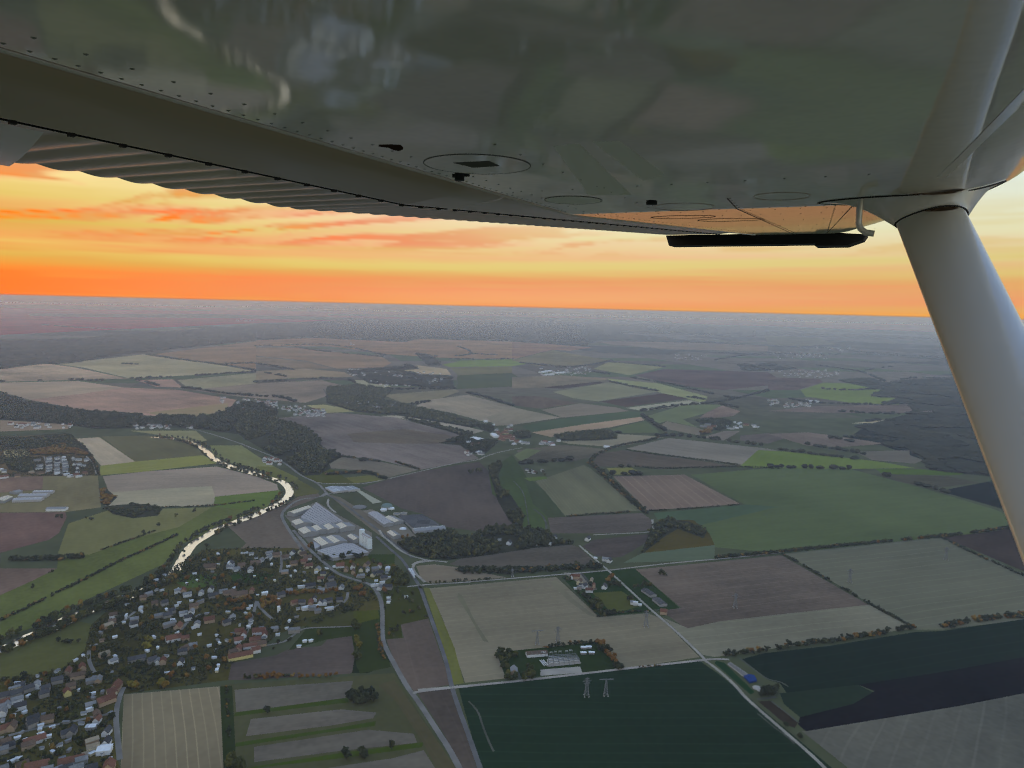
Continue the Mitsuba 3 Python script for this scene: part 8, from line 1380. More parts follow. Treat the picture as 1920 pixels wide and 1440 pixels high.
tag("woodland_floor" if "woodland_floor_001" not in scene else "woodland_floor_001", None, None, None, "structure")
PALF = [mi.Float(np.array(PAL, np.float32)[:, k].copy()) for k in range(8)]


def along(pts, step, width, seed):
    r = np.random.default_rng(seed)
    L = LineString(chaikin(pts, 1))
    s = np.arange(0, L.length, step) + r.uniform(-0.4, 0.4, int(math.ceil(L.length / step))) * step
    p = np.array([L.interpolate(max(0, x)).coords[0] for x in s])
    return p + r.normal(0, 0.22, p.shape) * width


for k, (lab, h, w, au, pts) in enumerate(HEDGES):
    near = math.hypot(*np.mean(pts, 0)) < 3500
    n = max(1, int(w / 4.5))
    p = np.vstack([along(pts, max(2.6, h * 0.55), w, 500 + 10 * k + j) for j in range(n)])
    r = np.random.default_rng(600 + k)
    gap = meshkit.noise(np.column_stack([p / 22.0, np.full(len(p), k)]), 5)
    p = p[gap > 0.2]
    q = r.random(len(p))
    rad = h * r.uniform(0.38, 0.75, len(p)); hh = h * r.uniform(0.55, 1.25, len(p))
    key = thing("hedgerow", lab, "hedge")
    a = q < au
    for nm, sel, mat in (("crown", ~a, "leaf_dark" if au < 0.3 else "leaf_mixed"), ("autumn_crown", a, "leaf_autumn")):
        if sel.any():
            obj(nm, many(p[sel], rad[sel], hh[sel], SMALL, k), mat, key)
bp = np.vstack([along(pts, 24, 16, 700 + k) for k, pts in enumerate(BELTS)])
r = np.random.default_rng(701)
bp = bp[meshkit.noise(np.column_stack([bp / 160.0, np.zeros(len(bp))]), 8) > 0.25]
tag(obj("tree_belt", many(bp, r.uniform(9, 17, len(bp)), r.uniform(9, 19, len(bp)), BLOB, 7), "leaf_far"), "far tree belts and hedges between the hazy fields", "tree belts", None, "stuff")

PLACE = {"A": "lower left village", "B": "middle village orchards", "O": "village centre", "M": "beside the lane at the lower left field", "J": "on the farmstead at the lane crossing",
         "K": "round the electrical substation", "C": "beside the farmstead meadow", "F": "in the dark plough land by the valley meadow", "Q": "beside the silage clamp", "D": "along the lane corner at lower right", "R": "among the houses below the factory",
         "G": "round the lone farmstead by the striped field", "I": "along the factory fence and farm yard", "E": "on the flood meadows", "W": "on the river bank"}
MARKS = {"by the stubble field": STUBBLE_EDGE, "by the river": RIVER, "by the long yellow house": [(h[0], h[1]) for h in HOUSES if h[7] == "Yr" and h[3] > 30], "by the main road": ROADS[4][2],
         "by the ploughed plot": PLOT_EDGE, "by the orange trees": [(q[0], q[1]) for q in TREES if q[4] == "a" and q[5] == "O"], "by the factory": FLAT_HALL, "by the flood meadow": MEADOW_EDGE}
_mk = [(n, LineString(p) if len(p) > 1 else Point(p[0])) for n, p in MARKS.items()]


def by(x, y):
    """The landmark nearest to a spot of the village."""
    return min(_mk, key=lambda m: m[1].distance(Point(x, y)))[0]


_roofs = [(h[0], h[1], {"r": "red", "b": "brown", "d": "dark", "g": "grey", "w": "white", "t": "tan"}[h[7][1]]) for h in HOUSES if h[3] > 8.5]


def beside_roof(x, y):
    q = min(_roofs, key=lambda h: math.hypot(h[0] - x, h[1] - y))
    return f"beside a {q[2]} roof" if math.hypot(q[0] - x, q[1] - y) < 17 else "in the open"


KIND = {"g": ("broadleaf_tree", "mid green tree", "leaf_green"), "d": ("broadleaf_tree", "dark green tree", "leaf_dark"), "a": ("autumn_tree", "orange autumn tree", "leaf_autumn"), "y": ("autumn_tree", "yellow autumn tree", "leaf_yellow")}
order = sorted(range(len(TREES)), key=lambda i: math.hypot(TREES[i][0], TREES[i][1]) / (TREES[i][2] + 2))
single, rest, count = [], [], {}
for i in order:
    nm = KIND[TREES[i][4]][0]
    count[nm] = count.get(nm, 0) + 1
    (single if count[nm] <= 300 else rest).append(i)
def tree_label(i):
    x, y, cr, h, kd, pl = TREES[i]
    size = "small " if cr < 2.7 else "large " if cr > 4.6 else ""
    lab = size + KIND[kd][1]
    if pl in "ABO":
        lab += f" {beside_roof(x, y)} {by(x, y)},"
    elif pl == "W":
        lab += (" at the lower reach" if y < 1450 else " at the middle reach" if y < 1900 else " at the bend by the factory" if y < 2350 else " at the far reach") + (" beside the meadow" if Point(x, y).distance(_mk[-1][1]) < 260 else "")
    return f"{lab} {PLACE[pl]}"


tally = {}
for i in single:
    tally[tree_label(i)] = tally.get(tree_label(i), 0) + 1
for i in single:
    x, y, cr, h, kd, pl = TREES[i]
    nm, _, mat = KIND[kd]
    lab = tree_label(i)
    key = thing(nm, lab, "tree", lab.replace(" tree ", " trees ", 1) if tally[lab] > 1 else None)
    M = T().translate([x, y, ZG - 0.2]).rotate([0, 0, 1], (i * 67) % 360).scale([cr, cr, h / 2])
    scene[f"{key}__crown"] = {**CROWN[i % 6], "bsdf": {"type": "ref", "id": mat}, "to_world": M}
    scene[f"{key}__trunk"] = {**TRUNK, "to_world": M}
if rest:
    q = np.array([TREES[i][:4] for i in rest])
    tag(obj("garden_trees", many(q[:, :2], q[:, 2], q[:, 3], SMALL, 77), "leaf_mixed"), "smaller garden and river bank trees farther off", "trees", None, "stuff")
# low shrubs and rough growth between the houses, past counting
vg = [Polygon(pts).buffer(0) for kind, _, _, pts in FIELDS if kind == "village_ground"]
sp = np.vstack([fill(g, 6.5, 800 + k) for k, g in enumerate(vg)])
hs = np.array([[h[0], h[1]] for h in HOUSES])
dd = np.min(np.hypot(sp[:, None, 0] - hs[None, :, 0], sp[:, None, 1] - hs[None, :, 1]), 1)
lanes = unary_union([LineString(p).buffer(w / 2 + 1.5) for _, w, p in ROADS])
sp = sp[(dd > 7.5) & (meshkit.noise(np.column_stack([sp / 45.0, 0 * sp[:, 0]]), 9) > 0.34) & ~shapely.contains_xy(lanes, sp[:, 0], sp[:, 1])]
r = np.random.default_rng(810)
tag(obj("shrubs", many(sp, r.uniform(1.2, 3.4, len(sp)), r.uniform(1.5, 5.5, len(sp)), SMALL, 78), "leaf_mixed"), "shrubs and rough growth between the village gardens", "shrubs", None, "stuff")

# low ridges far off in the haze
for k, (az0, az1, D, h, w) in enumerate(((-21, -13.5, 46000, 260, 2600), (-38, -22, 38000, 120, 3000), (-14, 12, 33000, 90, 2600), (6, 34, 26000, 80, 2200), (-33, -8, 24000, 70, 2000))):
    a = np.radians(np.linspace(az0, az1, 70)); t_ = np.linspace(0, 1, 70)
    top = h * np.sin(np.pi * t_) ** 0.6 * (0.55 + 0.75 * meshkit.fbm(np.column_stack([t_ * 9 + 20 * k, 0 * t_, 0 * t_]), 4, 60 + k))
    rows_ = []
    for c in np.linspace(-1, 1, 9):
        dd_ = D + c * w + 500 * np.sin(t_ * 7 + k)
        rows_.append(np.column_stack([np.sin(a) * dd_, np.cos(a) * dd_, top * math.cos(c * math.pi / 2) ** 1.2 - 1.0]))
    P_ = np.array(rows_)
    i_, j_ = np.meshgrid(np.arange(8), np.arange(69), indexing="ij")
    q_ = np.stack([i_ * 70 + j_, i_ * 70 + j_ + 1, (i_ + 1) * 70 + j_ + 1, (i_ + 1) * 70 + j_], -1).reshape(-1, 4)
    tag(obj("hills", (P_.reshape(-1, 3), q_), "leaf_far", smooth=True), None, None, None, "structure")

# ------------------------------------------------------------------ buildings
for k, c in dict(wall_white=(0.80, 0.76, 0.69), wall_cream=(0.70, 0.60, 0.38), wall_yellow=(0.76, 0.62, 0.24), wall_tan=(0.48, 0.33, 0.20), wall_grey=(0.36, 0.31, 0.25), hall_grey=(0.36, 0.335, 0.30), hall_steel=(0.52, 0.47, 0.42), hall_white=(0.88, 0.85, 0.78),
                 hall_cream=(0.85, 0.70, 0.48), concrete=(0.50, 0.44, 0.35), pale_blue=(0.80, 0.84, 0.80), tarp_grey=(0.27, 0.24, 0.20), tarp_blue=(0.03, 0.06, 0.18), galvanised=(0.25, 0.24, 0.22)).items():
    scene[k] = diffuse(plain_color(c, 0.12, 0.5))
for k, c in dict(roof_red=(0.25, 0.112, 0.068), roof_brown=(0.20, 0.13, 0.085), roof_dark=(0.105, 0.095, 0.088), roof_grey=(0.30, 0.28, 0.25), roof_white=(0.80, 0.78, 0.72), roof_tan=(0.42, 0.32, 0.20), glass_roof=(0.52, 0.52, 0.50), solar_roof=(0.14, 0.125, 0.11)).items():
    scene[k] = diffuse(roof_color(c))
WALL = {"W": ("white", "wall_white"), "C": ("cream", "wall_cream"), "Y": ("yellow", "wall_yellow"), "T": ("tan", "wall_tan"), "G": ("grey", "wall_grey")}
ROOF = {"r": ("red tiled", "roof_red"), "b": ("brown", "roof_brown"), "d": ("dark", "roof_dark"), "g": ("light grey", "roof_grey"), "w": ("flat white", "roof_white"), "t": ("tan", "roof_tan")}
HPLACE = {"M": "lower left gardens", "N": "riverside village", "O": "village centre", "R": "below the factory", "J": "on the farmstead at the lane crossing", "K": "in the trees left of the substation",
          "V": "at the edge of the mixed wood", "C": "beside the lane crossing by the green field", "L": "in the housing estate at far left", "S": "in the far village", "U": "in the far village"}


def gable(L, W_, e, ri, over=0.5):
    """Walls with gable ends, and a roof of two thick slabs over them."""
    w = np.array([[-L / 2, -W_ / 2, -0.3], [L / 2, -W_ / 2, -0.3], [L / 2, W_ / 2, -0.3], [-L / 2, W_ / 2, -0.3], [-L / 2, -W_ / 2, e], [L / 2, -W_ / 2, e], [L / 2, W_ / 2, e], [-L / 2, W_ / 2, e], [-L / 2, 0, e + ri], [L / 2, 0, e + ri]])
    f = [[0, 1, 5], [0, 5, 4], [2, 3, 7], [2, 7, 6], [1, 2, 6], [1, 6, 5], [5, 6, 9], [3, 0, 4], [3, 4, 7], [7, 4, 8], [4, 5, 9], [4, 9, 8], [6, 7, 8], [6, 8, 9]]
    k = ri / (W_ / 2)
    a, b, t = L / 2 + over, W_ / 2 + over, 0.28
    lo, hi = e - k * over, e + ri
    pr = np.array([[-b, lo + 0.05], [0, hi + 0.05], [b, lo + 0.05], [b, lo + 0.05 + t], [0, hi + 0.05 + t], [-b, lo + 0.05 + t]])
    rv = np.vstack([np.column_stack([np.full(6, -a), pr]), np.column_stack([np.full(6, a), pr])])
    rf = []
    for i in range(6):
        j = (i + 1) % 6
        rf += [[i, j, j + 6], [i, j + 6, i + 6]]
    rf += [[0, 5, 4], [0, 4, 1], [1, 4, 3], [1, 3, 2], [6, 10, 11], [6, 7, 10], [7, 9, 10], [7, 8, 9]]
    return trimesh.Trimesh(w, f, process=False), trimesh.Trimesh(rv, rf, process=False)


def place_at(x, y, deg, z=None):
    return T().translate([x, y, ZG if z is None else z]).rotate([0, 0, 1], deg)


def house_label(h):
    shed = h[3] < 8.5 and h[5] < 3
    w, r_ = WALL[h[7][0]][0], ROOF[h[7][1]][0]
    where = by(h[0], h[1]) + ", " if h[8] in "MNOR" else ""
    return ("shed" if shed else "house"), f"{'small ' if shed else 'long ' if h[3] > 19 else ''}{w} {'shed' if shed else 'house'} with {r_} roof {where}{HPLACE[h[8]]}"


near_h = sorted([h for h in HOUSES if h[8] not in "SU"], key=lambda h: math.hypot(h[0], h[1]))
alike = {}
for h in near_h:
    alike[house_label(h)] = alike.get(house_label(h), 0) + 1
for h in near_h[:300]:
    x, y, deg, L, W_, e, ri, code, pl = h
    nm, lab = house_label(h)
    key = thing(nm, lab, nm, lab.replace(nm, nm + "s", 1) if alike[(nm, lab)] > 1 else None)
    L, W_, e, ri = L * 0.86, W_ * 0.84, e * 1.08, ri * 0.84
    wm, rm_ = gable(L, W_, e, ri)
    scene[f"{key}__wall"] = mikit.ply(wm, WALL[code[0]][1], to_world=place_at(x, y, deg))
    scene[f"{key}__roof"] = mikit.ply(rm_, ROOF[code[1]][1], to_world=place_at(x, y, deg))
    if nm == "house" and code[1] in "rbd":
        c = box(L * 0.2, L * 0.2 + 0.8, 0.4, 1.2, e + ri * 0.6, e + ri + 1.2)
        scene[f"{key}__roof__chimney"] = mikit.ply(c, "roof_brown", to_world=place_at(x, y, deg))
fw, fr = {}, {}
for x, y, deg, L, W_, e, ri, code, pl in [h for h in HOUSES if h[8] in "SU"] + near_h[300:] + [(x, y, d, s, s * 0.7, s * 0.38, s * 0.26, "W" + {"w": "g", "g": "d", "r": "r"}[c], "") for x, y, d, s, c in FAR_HOUSES]:
    wm, rm_ = gable(L, W_, e, ri)
    M = np.array(place_at(x, y, deg).matrix, float).reshape(4, 4)
    wm.apply_transform(M); rm_.apply_transform(M)
    fw.setdefault(WALL[code[0]][1], []).append(wm); fr.setdefault(ROOF[code[1]][1], []).append(rm_)
tag("distant_houses", "specks of the distant villages' houses and farms", "houses", None, "stuff")
for nm, dct in (("wall", fw), ("roof", fr)):
    for mat, ms in dct.items():
        obj(nm, cat_mesh(ms), mat, "distant_houses")


def hall(name, lab, cat, p0, p1, w, e, ri, wm, rm_, skylight=None):
    p0, p1 = np.array(p0), np.array(p1)
    d = p1 - p0; L = float(np.hypot(*d)); c = (p0 + p1) / 2
    deg = math.degrees(math.atan2(d[1], d[0]))
    a, b = gable(L, w, e, ri, 0.3)
    key = thing(name, lab, cat)
    scene[f"{key}__wall"] = mikit.ply(a, wm, to_world=place_at(*c, deg))
    scene[f"{key}__roof"] = mikit.ply(b, rm_, to_world=place_at(*c, deg))
    k = ri / (w / 2)
    ridge = box(-L / 2 - 0.4, L / 2 + 0.4, -0.5, 0.5, e + ri + 0.05, e + ri + 0.6)
    scene[f"{key}__roof__ridge"] = mikit.ply(ridge, "hall_white" if wm == "hall_steel" else rm_, to_world=place_at(*c, deg))
    n = int(min(14, L // 9))
    if name in ("factory_hall", "farm_hall", "long_shed", "greenhouse", "solar_shed"):
        q = np.linspace(-L / 2, L / 2, n + 2)[1:-1]
        seams = [box(x - 0.12, x + 0.12, 0, 1, 0, 0.2) for x in q]
        vs = []
        for s_ in (1, -1):
            for m in seams:
                v = m.vertices.copy(); v[:, 1] = v[:, 1] * (w / 2) * s_; v[:, 2] = v[:, 2] + e + ri - np.abs(v[:, 1]) * k + 0.34
                mm = trimesh.Trimesh(v, m.faces if s_ > 0 else m.faces[:, ::-1], process=False); vs.append(mm)
        if vs:
            scene[f"{key}__roof__seam"] = mikit.ply(cat_mesh(vs), "roof_grey" if rm_ != "roof_grey" else "hall_grey", to_world=place_at(*c, deg))
    return key, deg, c, L


for row in HALLS:
    nm, lab, cat, p0, p1, w, e, ri, wm, rm_ = row
    key, deg, c, L = hall(*row)
    if nm in ("factory_hall", "farm_hall") and rm_ == "hall_grey":     # lit slope of these sheds, its brightness put into a pale colour
        k = ri / (w / 2); b = w / 2 + 0.2
        far = 1 if math.cos(math.radians(deg - 60)) > 0 else -1
        v = np.array([[-L / 2 - 0.3, 0.5, e + ri + 0.40 - 0.5 * k], [L / 2 + 0.3, 0.5, e + ri + 0.40 - 0.5 * k], [L / 2 + 0.3, b, e + ri + 0.40 - b * k], [-L / 2 - 0.3, b, e + ri + 0.40 - b * k]])
        v[:, 1] *= far
        m = trimesh.Trimesh(np.vstack([v, v - [0, 0, 0.05]]), [[0, 1, 2], [0, 2, 3], [4, 6, 5], [4, 7, 6], [0, 4, 5], [0, 5, 1], [1, 5, 6], [1, 6, 2], [2, 6, 7], [2, 7, 3], [3, 7, 4], [3, 4, 0]], process=False)
        scene[f"{key}__roof__painted_lit_slope"] = mikit.ply(m, "hall_cream", to_world=place_at(*c, deg))


def prism(pts, z0, z1):
    g = Polygon(pts)
    m = trimesh.creation.extrude_polygon(g, z1 - z0, engine="earcut"); m.apply_translation([0, 0, ZG + z0])
    return m


def ridged(corners, n, h, rise):
    """n gabled bays side by side over a four-cornered plan; returns the bays."""
    a, b, c, d = (np.array(q, float) for q in corners)          # ridges run a -> d and b -> c
    bays = []
    for i in range(n):
        t0, t1, tm = i / n, (i + 1) / n, (i + 0.5) / n
        P0, P1, Pm = a + (b - a) * t0, a + (b - a) * t1, a + (b - a) * tm
        Q0, Q1, Qm = d + (c - d) * t0, d + (c - d) * t1, d + (c - d) * tm
        v = np.array([[*P0, h], [*P1, h], [*Pm, h + rise], [*Q0, h], [*Q1, h], [*Qm, h + rise], [*P0, h - 0.4], [*P1, h - 0.4], [*Q0, h - 0.4], [*Q1, h - 0.4]])
        v[:, 2] += ZG
        bays.append(trimesh.Trimesh(v, [[0, 3, 5], [0, 5, 2], [1, 2, 5], [1, 5, 4], [0, 2, 1], [3, 4, 5], [6, 7, 9], [6, 9, 8], [6, 0, 1], [6, 1, 7], [8, 9, 4], [8, 4, 3]], process=False))
    return bays


big = thing("factory_hall", "largest grey factory hall with parallel roof ridges beside the main road", "hall")
obj("wall", prism(BIG_HALL, -0.3, 7.5), "hall_grey", big)
for m in ridged(BIG_HALL, 9, 8, 2.6):
    obj("roof_bay", m, "hall_steel", big)
A_, B_, C_, D_ = (np.array(q) for q in BIG_HALL)
for k in range(1, 9):  # dark strips added between the bays in place of their shading
    obj("shade_strip", beam(np.array([*(A_ + (B_ - A_) * k / 9), ZG + 8.1]), np.array([*(D_ + (C_ - D_) * k / 9), ZG + 8.1]), 1.1), "roof_dark", big)
fh = thing("factory_hall", "low factory hall with a wide flat blue grey roof nearest the village", "hall")
obj("wall", prism(FLAT_HALL, -0.3, 6.0), "hall_grey", fh)
rf = obj("roof", prism(Polygon(FLAT_HALL).buffer(0.6, join_style=2).exterior.coords, 6.0, 6.8), "hall_steel", fh)
g = Polygon(FLAT_HALL); x0, y0, x1, y1 = g.bounds
d = np.array(FLAT_HALL[1]) - np.array(FLAT_HALL[0]); d /= np.hypot(*d); nrm = np.array([-d[1], d[0]])
lines = [LineString([np.array(g.centroid.coords[0]) + nrm * k * 9 - d * 200, np.array(g.centroid.coords[0]) + nrm * k * 9 + d * 200]).buffer(0.35).intersection(g) for k in range(-12, 13)]
obj("seam", cat_mesh([trimesh.creation.extrude_polygon(q, 0.25, engine="earcut").apply_translation([0, 0, ZG + 6.8]) for l in lines for q in getattr(l, "geoms", [l]) if q.area > 3]), "roof_grey", rf)
sh = thing("factory_hall", "small low flat roofed hall left of the wide flat roof", "hall")
obj("wall", prism(SIDE_HALL, -0.3, 5.5), "hall_grey", sh); obj("roof", prism(Polygon(SIDE_HALL).buffer(0.5, join_style=2).exterior.coords, 5.5, 6.1), "hall_steel", sh)
so = thing("farm_hall", "wide dark blue grey farm hall with rows of ridges and panels", "hall")
obj("wall", prism(SOLAR_HALL, -0.3, 4.6), "hall_grey", so)
for m in ridged([SOLAR_HALL[0], SOLAR_HALL[3], SOLAR_HALL[2], SOLAR_HALL[1]], 7, 5, 1.6):
    obj("roof_bay", m, "solar_roof", so)
# white silo building
c0, c1, c2 = np.array(SILO[0]), np.array(SILO[1]), np.array(SILO2[0])
c3 = c0 + c2 - c1
si = thing("silo_building", "tall white silo building with a higher stair tower at its back", "silo")
obj("block", prism([c0, c1, c2, c3], -0.3, 23), "pale_blue", si)
rb = obj("roof_house", prism([c0 + (c3 - c0) * 0.2, c1 * 0.97 + c0 * 0.03 + (c3 - c0) * 0.2, c2 * 0.97 + c3 * 0.03 - (c3 - c0) * 0.2, c3 - (c3 - c0) * 0.2], 23, 26), "hall_steel", si)
u_, w_ = (c1 - c0) / np.linalg.norm(c1 - c0), (c3 - c0) / np.linalg.norm(c3 - c0)
obj("stair_tower", prism([c0 - u_ * 8.5, c0 - u_ * 0.03, c0 - u_ * 0.03 + w_ * 8, c0 - u_ * 8.5 + w_ * 8], -0.3, 32), "pale_blue", si)
for k in range(1, 5):
    p = c0 + (c1 - c0) * k / 5
    obj("rib", prism([p - u_ * 0.25 - w_ * 0.3, p + u_ * 0.25 - w_ * 0.3, p + u_ * 0.25 - w_ * 0.01, p - u_ * 0.25 - w_ * 0.01], 0, 22.8), "hall_steel", si)
obj("cornice", prism(Polygon([c0, c1, c2, c3]).buffer(0.35, join_style=2).exterior.coords, 22.2, 22.9), "hall_steel", si)


def cyl(x, y, r, h, z=0.0, sections=32):
    m = trimesh.creation.cylinder(r, h, sections=sections); m.apply_translation([x, y, ZG + z + h / 2])
    return m


def dome(x, y, r, h, z):
    m = trimesh.creation.icosphere(3, 1.0); m.vertices = m.vertices * [r, r, h] + [x, y, ZG + z]
    m.vertices[:, 2] = np.maximum(m.vertices[:, 2], ZG + z)
    return m


(tx, ty) = TANKS[0]
tk_ = thing("biogas_digester", "green domed biogas tank on the farm yard", "tank"); obj("tank_wall", cyl(tx, ty, 14, 5), "concrete", tk_); obj("dome", dome(tx, ty, 13.8, 7.5, 5.02), "leaf_green", tk_)
scene["aeroplane__wing"]  # the aeroplane was built above
scene["dome_sheet"] = diffuse(plain_color((0.20, 0.25, 0.21), 0.1, 0.3)); scene[f"{tk_}__dome"]["bsdf"] = {"type": "ref", "id": "dome_sheet"}
for k, lab in ((1, "white round tank left of the green dome"), (2, "white round tank right of the green dome")):
    t_ = thing("storage_tank", lab, "tank"); obj("tank_wall", cyl(*TANKS[k], 8, 3.5), "hall_white", t_); obj("cover", dome(*TANKS[k], 8.2, 1.2, 3.52), "hall_white", t_)
for k, lab in ((3, "open round slurry tank nearer the sheds"), (4, "open round slurry tank farther from the sheds")):
    t_ = thing("slurry_tank", lab, "tank")
    rg = Point(*TANKS[k]).buffer(8.5).difference(Point(*TANKS[k]).buffer(7.6))
    m = trimesh.creation.extrude_polygon(rg, 3.2, engine="earcut"); m.apply_translation([0, 0, ZG]); obj("tank_wall", m, "concrete", t_); obj("slurry", cyl(*TANKS[k], 7.55, 1.8), "roof_grey", t_)
t_ = thing("silage_heap", "dark covered silage heap at the back of the farm yard", "heap"); obj("cover", dome(*TANKS[5], 17, 4.5, 0), "tarp_grey", t_); obj("ballast_rim", cyl(*TANKS[5], 17.6, 0.5), "roof_dark", t_)
t_ = thing("material_heap", "white covered heap in the middle of the farm yard", "heap"); obj("cover", dome(*TANKS[6], 8, 4, 0), "hall_white", t_); obj("ballast_rim", cyl(*TANKS[6], 8.3, 0.4), "concrete", t_)
t_ = thing("water_tank", "white upright round tank on the green beside the orange trees", "tank"); obj("tank_wall", cyl(*WATER_TANK[0], 2.6, 9), "hall_white", t_); obj("cap", dome(*WATER_TANK[0], 2.6, 1.1, 9.02), "hall_white", t_)

# silage clamp with its tarp at lower right
cl = thing("silage_clamp", "long silage clamp under grey and blue sheets beside the straight lane", "silage clamp")
g = Polygon(TARP)
for k, (ins, z0, z1) in enumerate(((0, 0, 0.9), (1.6, 0.9, 1.7), (3.4, 1.7, 2.3))):
    obj("sheet", prism(g.buffer(-ins).exterior.coords, z0, z1), "tarp_grey", cl)
g = Polygon(BUNKER_BLUE)
obj("blue_sheet", prism(g.buffer(0.5).exterior.coords, 0.0, 2.45), "tarp_blue", cl); tag(f"{cl}__blue_sheet", "dark blue plastic sheet at the near end of the clamp")
for a, b in ((0, 6), (1, 2)):
    obj("side_wall", beam(np.array([*TARP[a], ZG + 0.5]), np.array([*TARP[b], ZG + 0.5]), 1.2), "concrete", cl)
tyr = fill(Polygon(TARP).buffer(-3.5), 3.4, 940)
tag(obj("tyre", cat_mesh([trimesh.creation.torus(0.35, 0.14, major_sections=8, minor_sections=5).apply_translation([x, y, ZG + 2.4]) for x, y in tyr]), "black_rubber", cl), "old tyres holding down the sheets", None, None, "stuff")
hp = thing("gravel_heap", "low pale heap at the near end of the silage clamp", "heap"); mid = (np.array(BALES[0]) + BALES[1]) / 2; obj("pile", dome(*mid, 6, 2, 0), "concrete", hp); obj("pile", dome(*(np.array(BALES[1]) * 0.8 + mid * 0.2), 4.5, 1.4, 0), "concrete", hp)

# electrical substation
for k, (p, lab) in enumerate(zip(BAYS, ("upper left of the four white transformer houses", "upper right of the four white transformer houses", "lower left of the four white transformer houses", "lower right of the four white transformer houses"))):
    t_ = thing("transformer_house", lab + " at the substation", "transformer")
    az = -math.degrees(math.atan2(p[0], p[1])) + 6
    for nm, m, mat in (("wall", box(-4, 4, -2.2, 2.2, 0, 2.6), "wall_grey"), ("roof", box(-4.4, 4.4, -2.6, 2.6, 2.6, 3.0), "hall_white"), ("door", box(-1, 1, -2.28, -2.21, 0, 2.1), "roof_grey")):
        scene[f"{t_}__{nm}"] = mikit.ply(m, mat, to_world=place_at(*p, az))
yq = [np.array(q) for q in YARD]; az0 = math.degrees(math.atan2(*(yq[1] - yq[0])[::-1]))
ROWS = ("back row", "second row", "middle row", "fourth row", "front row")
for k in range(5):
    A, B = yq[0] + (yq[3] - yq[0]) * (k / 4), yq[1] + (yq[2] - yq[1]) * (k / 4)
    t_ = thing("busbar_gantry", f"grey busbar gantry in the substation yard, {ROWS[k]}", "gantry")
    for j in range(7):
        p = A + (B - A) * j / 6
        obj("post", box(p[0] - 0.25, p[0] + 0.25, p[1] - 0.25, p[1] + 0.25, ZG, ZG + 6), "galvanised", t_)
    obj("beam", beam(np.array([*A, ZG + 6.2]), np.array([*B, ZG + 6.2]), 0.7), "galvanised", t_); obj("busbar", beam(np.array([*A, ZG + 4.4]), np.array([*B, ZG + 4.4]), 0.35), "hall_white", t_)
for k, p in enumerate(GANTRY):
    t_ = thing("switchgear_frame", "grey switchgear frame standing on the grass of the substation", "switchgear", "switchgear frames of the substation")
    for dx in (-2, 2):
        obj("post", box(p[0] + dx - 0.2, p[0] + dx + 0.2, p[1] - 0.2, p[1] + 0.2, ZG, ZG + 5), "galvanised", t_)
    obj("cross_beam", box(p[0] - 2.4, p[0] + 2.4, p[1] - 0.3, p[1] + 0.3, ZG + 5, ZG + 5.6), "galvanised", t_); obj("insulator", cat_mesh([cyl(p[0] + dx, p[1], 0.3, 1.6, 5.6, 8) for dx in (-1.5, 0, 1.5)]), "hall_white", t_)
B0, B1 = np.array(BARS[0]), np.array(BARS[1]); ww = np.array([(B1 - B0)[1], -(B1 - B0)[0]]); ww /= np.hypot(*ww)
for k, lab in enumerate(("left", "middle", "right")):
    t_ = thing("cable_trough", f"{lab} one of three white cable troughs at the substation yard", "cable trough")
    o = -ww * (k - 1) * 2.6
    obj("cover", beam(np.array([*(B0 + o), ZG + 0.6]), np.array([*(B1 + o), ZG + 0.6]), 0.9), "hall_white", t_); obj("base", beam(np.array([*(B0 + o), ZG + 0.1]), np.array([*(B1 + o), ZG + 0.1]), 1.3), "concrete", t_)
gy = sheet(Polygon(YARD).buffer(2).union(Polygon(YARD2)), ZR + 0.05)
obj("gravel_yard", gy, "lane"); tag([k for k in scene if k.startswith("gravel_yard")][-1], None, None, None, "structure")

# railway carriages
for (a, b), lab in ((TRAIN, "white railway carriage on the siding nearer the lane"), (TRAIN2, "longer white railway carriage on the siding nearer the village")):
    a, b = np.array(a), np.array(b); d = b - a; L = float(np.hypot(*d)); c = (a + b) / 2; deg = math.degrees(math.atan2(d[1], d[0]))
    t_ = thing("railway_carriage", lab, "railway carriage")
    for nm, m, mat in (("body", box(-L / 2, L / 2, -1.45, 1.45, 1.0, 3.5), "hall_white"), ("roof", box(-L / 2 - 0.1, L / 2 + 0.1, -1.3, 1.3, 3.5, 3.95), "roof_white"), ("bogie", cat_mesh([box(s * L * 0.36 - 1.4, s * L * 0.36 + 1.4, -1.1, 1.1, 0.1, 0.98) for s in (-1, 1)]), "roof_dark"), ("window_band", box(-L * 0.46, L * 0.46, -1.48, 1.48, 2.2, 2.9), "roof_dark")):
        scene[f"{t_}__{nm}"] = mikit.ply(m, mat, to_world=place_at(*c, deg))

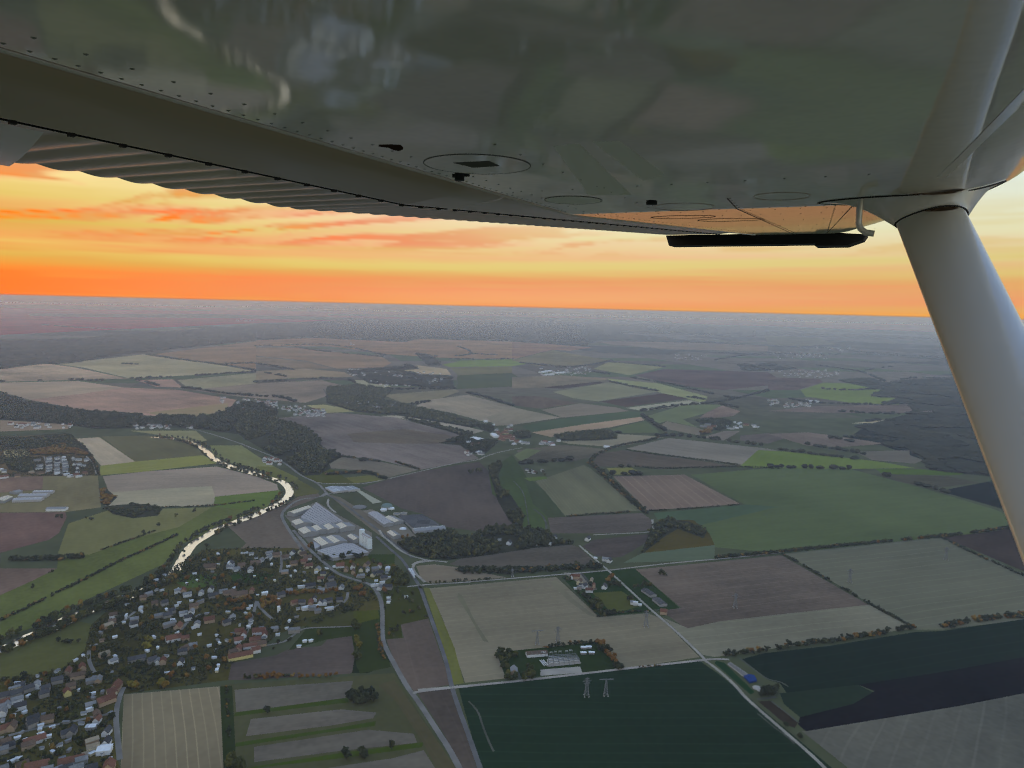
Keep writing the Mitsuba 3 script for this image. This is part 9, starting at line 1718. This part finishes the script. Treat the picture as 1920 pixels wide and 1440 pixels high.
# pylons
for lab, kd, h, (x, y) in PYLONS:
    t_ = thing("pylon", lab, "pylon")
    b0, b1 = h * 0.115, h * 0.022
    bars, lev = [], np.array([0, 0.2, 0.38, 0.54, 0.67, 0.78, 0.87, 0.94, 1.0]) * (h if kd == "n" else h * 0.97)
    cor = lambda z: [np.array([x + sx * (b0 + (b1 - b0) * z / h), y + sy * (b0 + (b1 - b0) * z / h), ZG + z]) for sx, sy in ((-1, -1), (1, -1), (1, 1), (-1, 1))]
    for z0, z1 in zip(lev[:-1], lev[1:]):
        p, q = cor(z0), cor(z1)
        for j in range(4):
            bars += [beam(p[j], q[j], 0.42), beam(p[j], q[(j + 1) % 4], 0.22), beam(p[(j + 1) % 4], q[j], 0.22), beam(q[j], q[(j + 1) % 4], 0.2)]
    obj("tower", cat_mesh(bars), "galvanised", t_)
    va = math.atan2(x, y); ax_ = np.array([math.cos(va), -math.sin(va) + 0.25, 0]); ax_ /= np.linalg.norm(ax_)
    for fz, half in (((0.70, h * 0.17), (0.82, h * 0.24), (0.93, h * 0.14)) if kd == "n" else ((0.97, h * 0.42),)):
        o = np.array([x, y, ZG + h * fz]); th_ = h * 0.045
        m = []
        for s in (-1, 1):
            tip_ = o + ax_ * s * half
            m += [beam(o, tip_, 0.4), beam(o + [0, 0, th_], tip_, 0.35), beam(o + ax_ * s * half * 0.5, o + ax_ * s * half * 0.25 + [0, 0, th_ * 0.75], 0.22)]
            if kd == "t":
                m += [beam(o + [0, 0, th_], tip_ + [0, 0, th_ * 0.9], 0.35), beam(tip_, tip_ + [0, 0, th_ * 0.9], 0.3)] + [beam(o + ax_ * s * half * f, o + ax_ * s * half * (f + 0.2) + [0, 0, th_ * 0.9], 0.22) for f in (0, 0.2, 0.4, 0.6, 0.8)]
        obj("cross_arm", cat_mesh(m), "galvanised", t_)
        labels[f"{t_}__insulator" if f"{t_}__insulator" not in scene else f"{t_}__insulator_{_taken[f'{t_}__insulator'] + 1:03d}"] = {"label": "small hanging insulators of the pylon arm", "kind": "stuff"}
        obj("insulator", cat_mesh([tube([o + ax_ * s * half * f, o + ax_ * s * half * f - [0, 0, 1.6]], 0.16, 5) for s in (-1, 1) for f in (0.96, 0.55)]), "roof_dark", t_)
    obj("foot", cat_mesh([cyl(q[0], q[1], 1.0, 0.6, 0, 8) for q in cor(0)]), "concrete", t_)
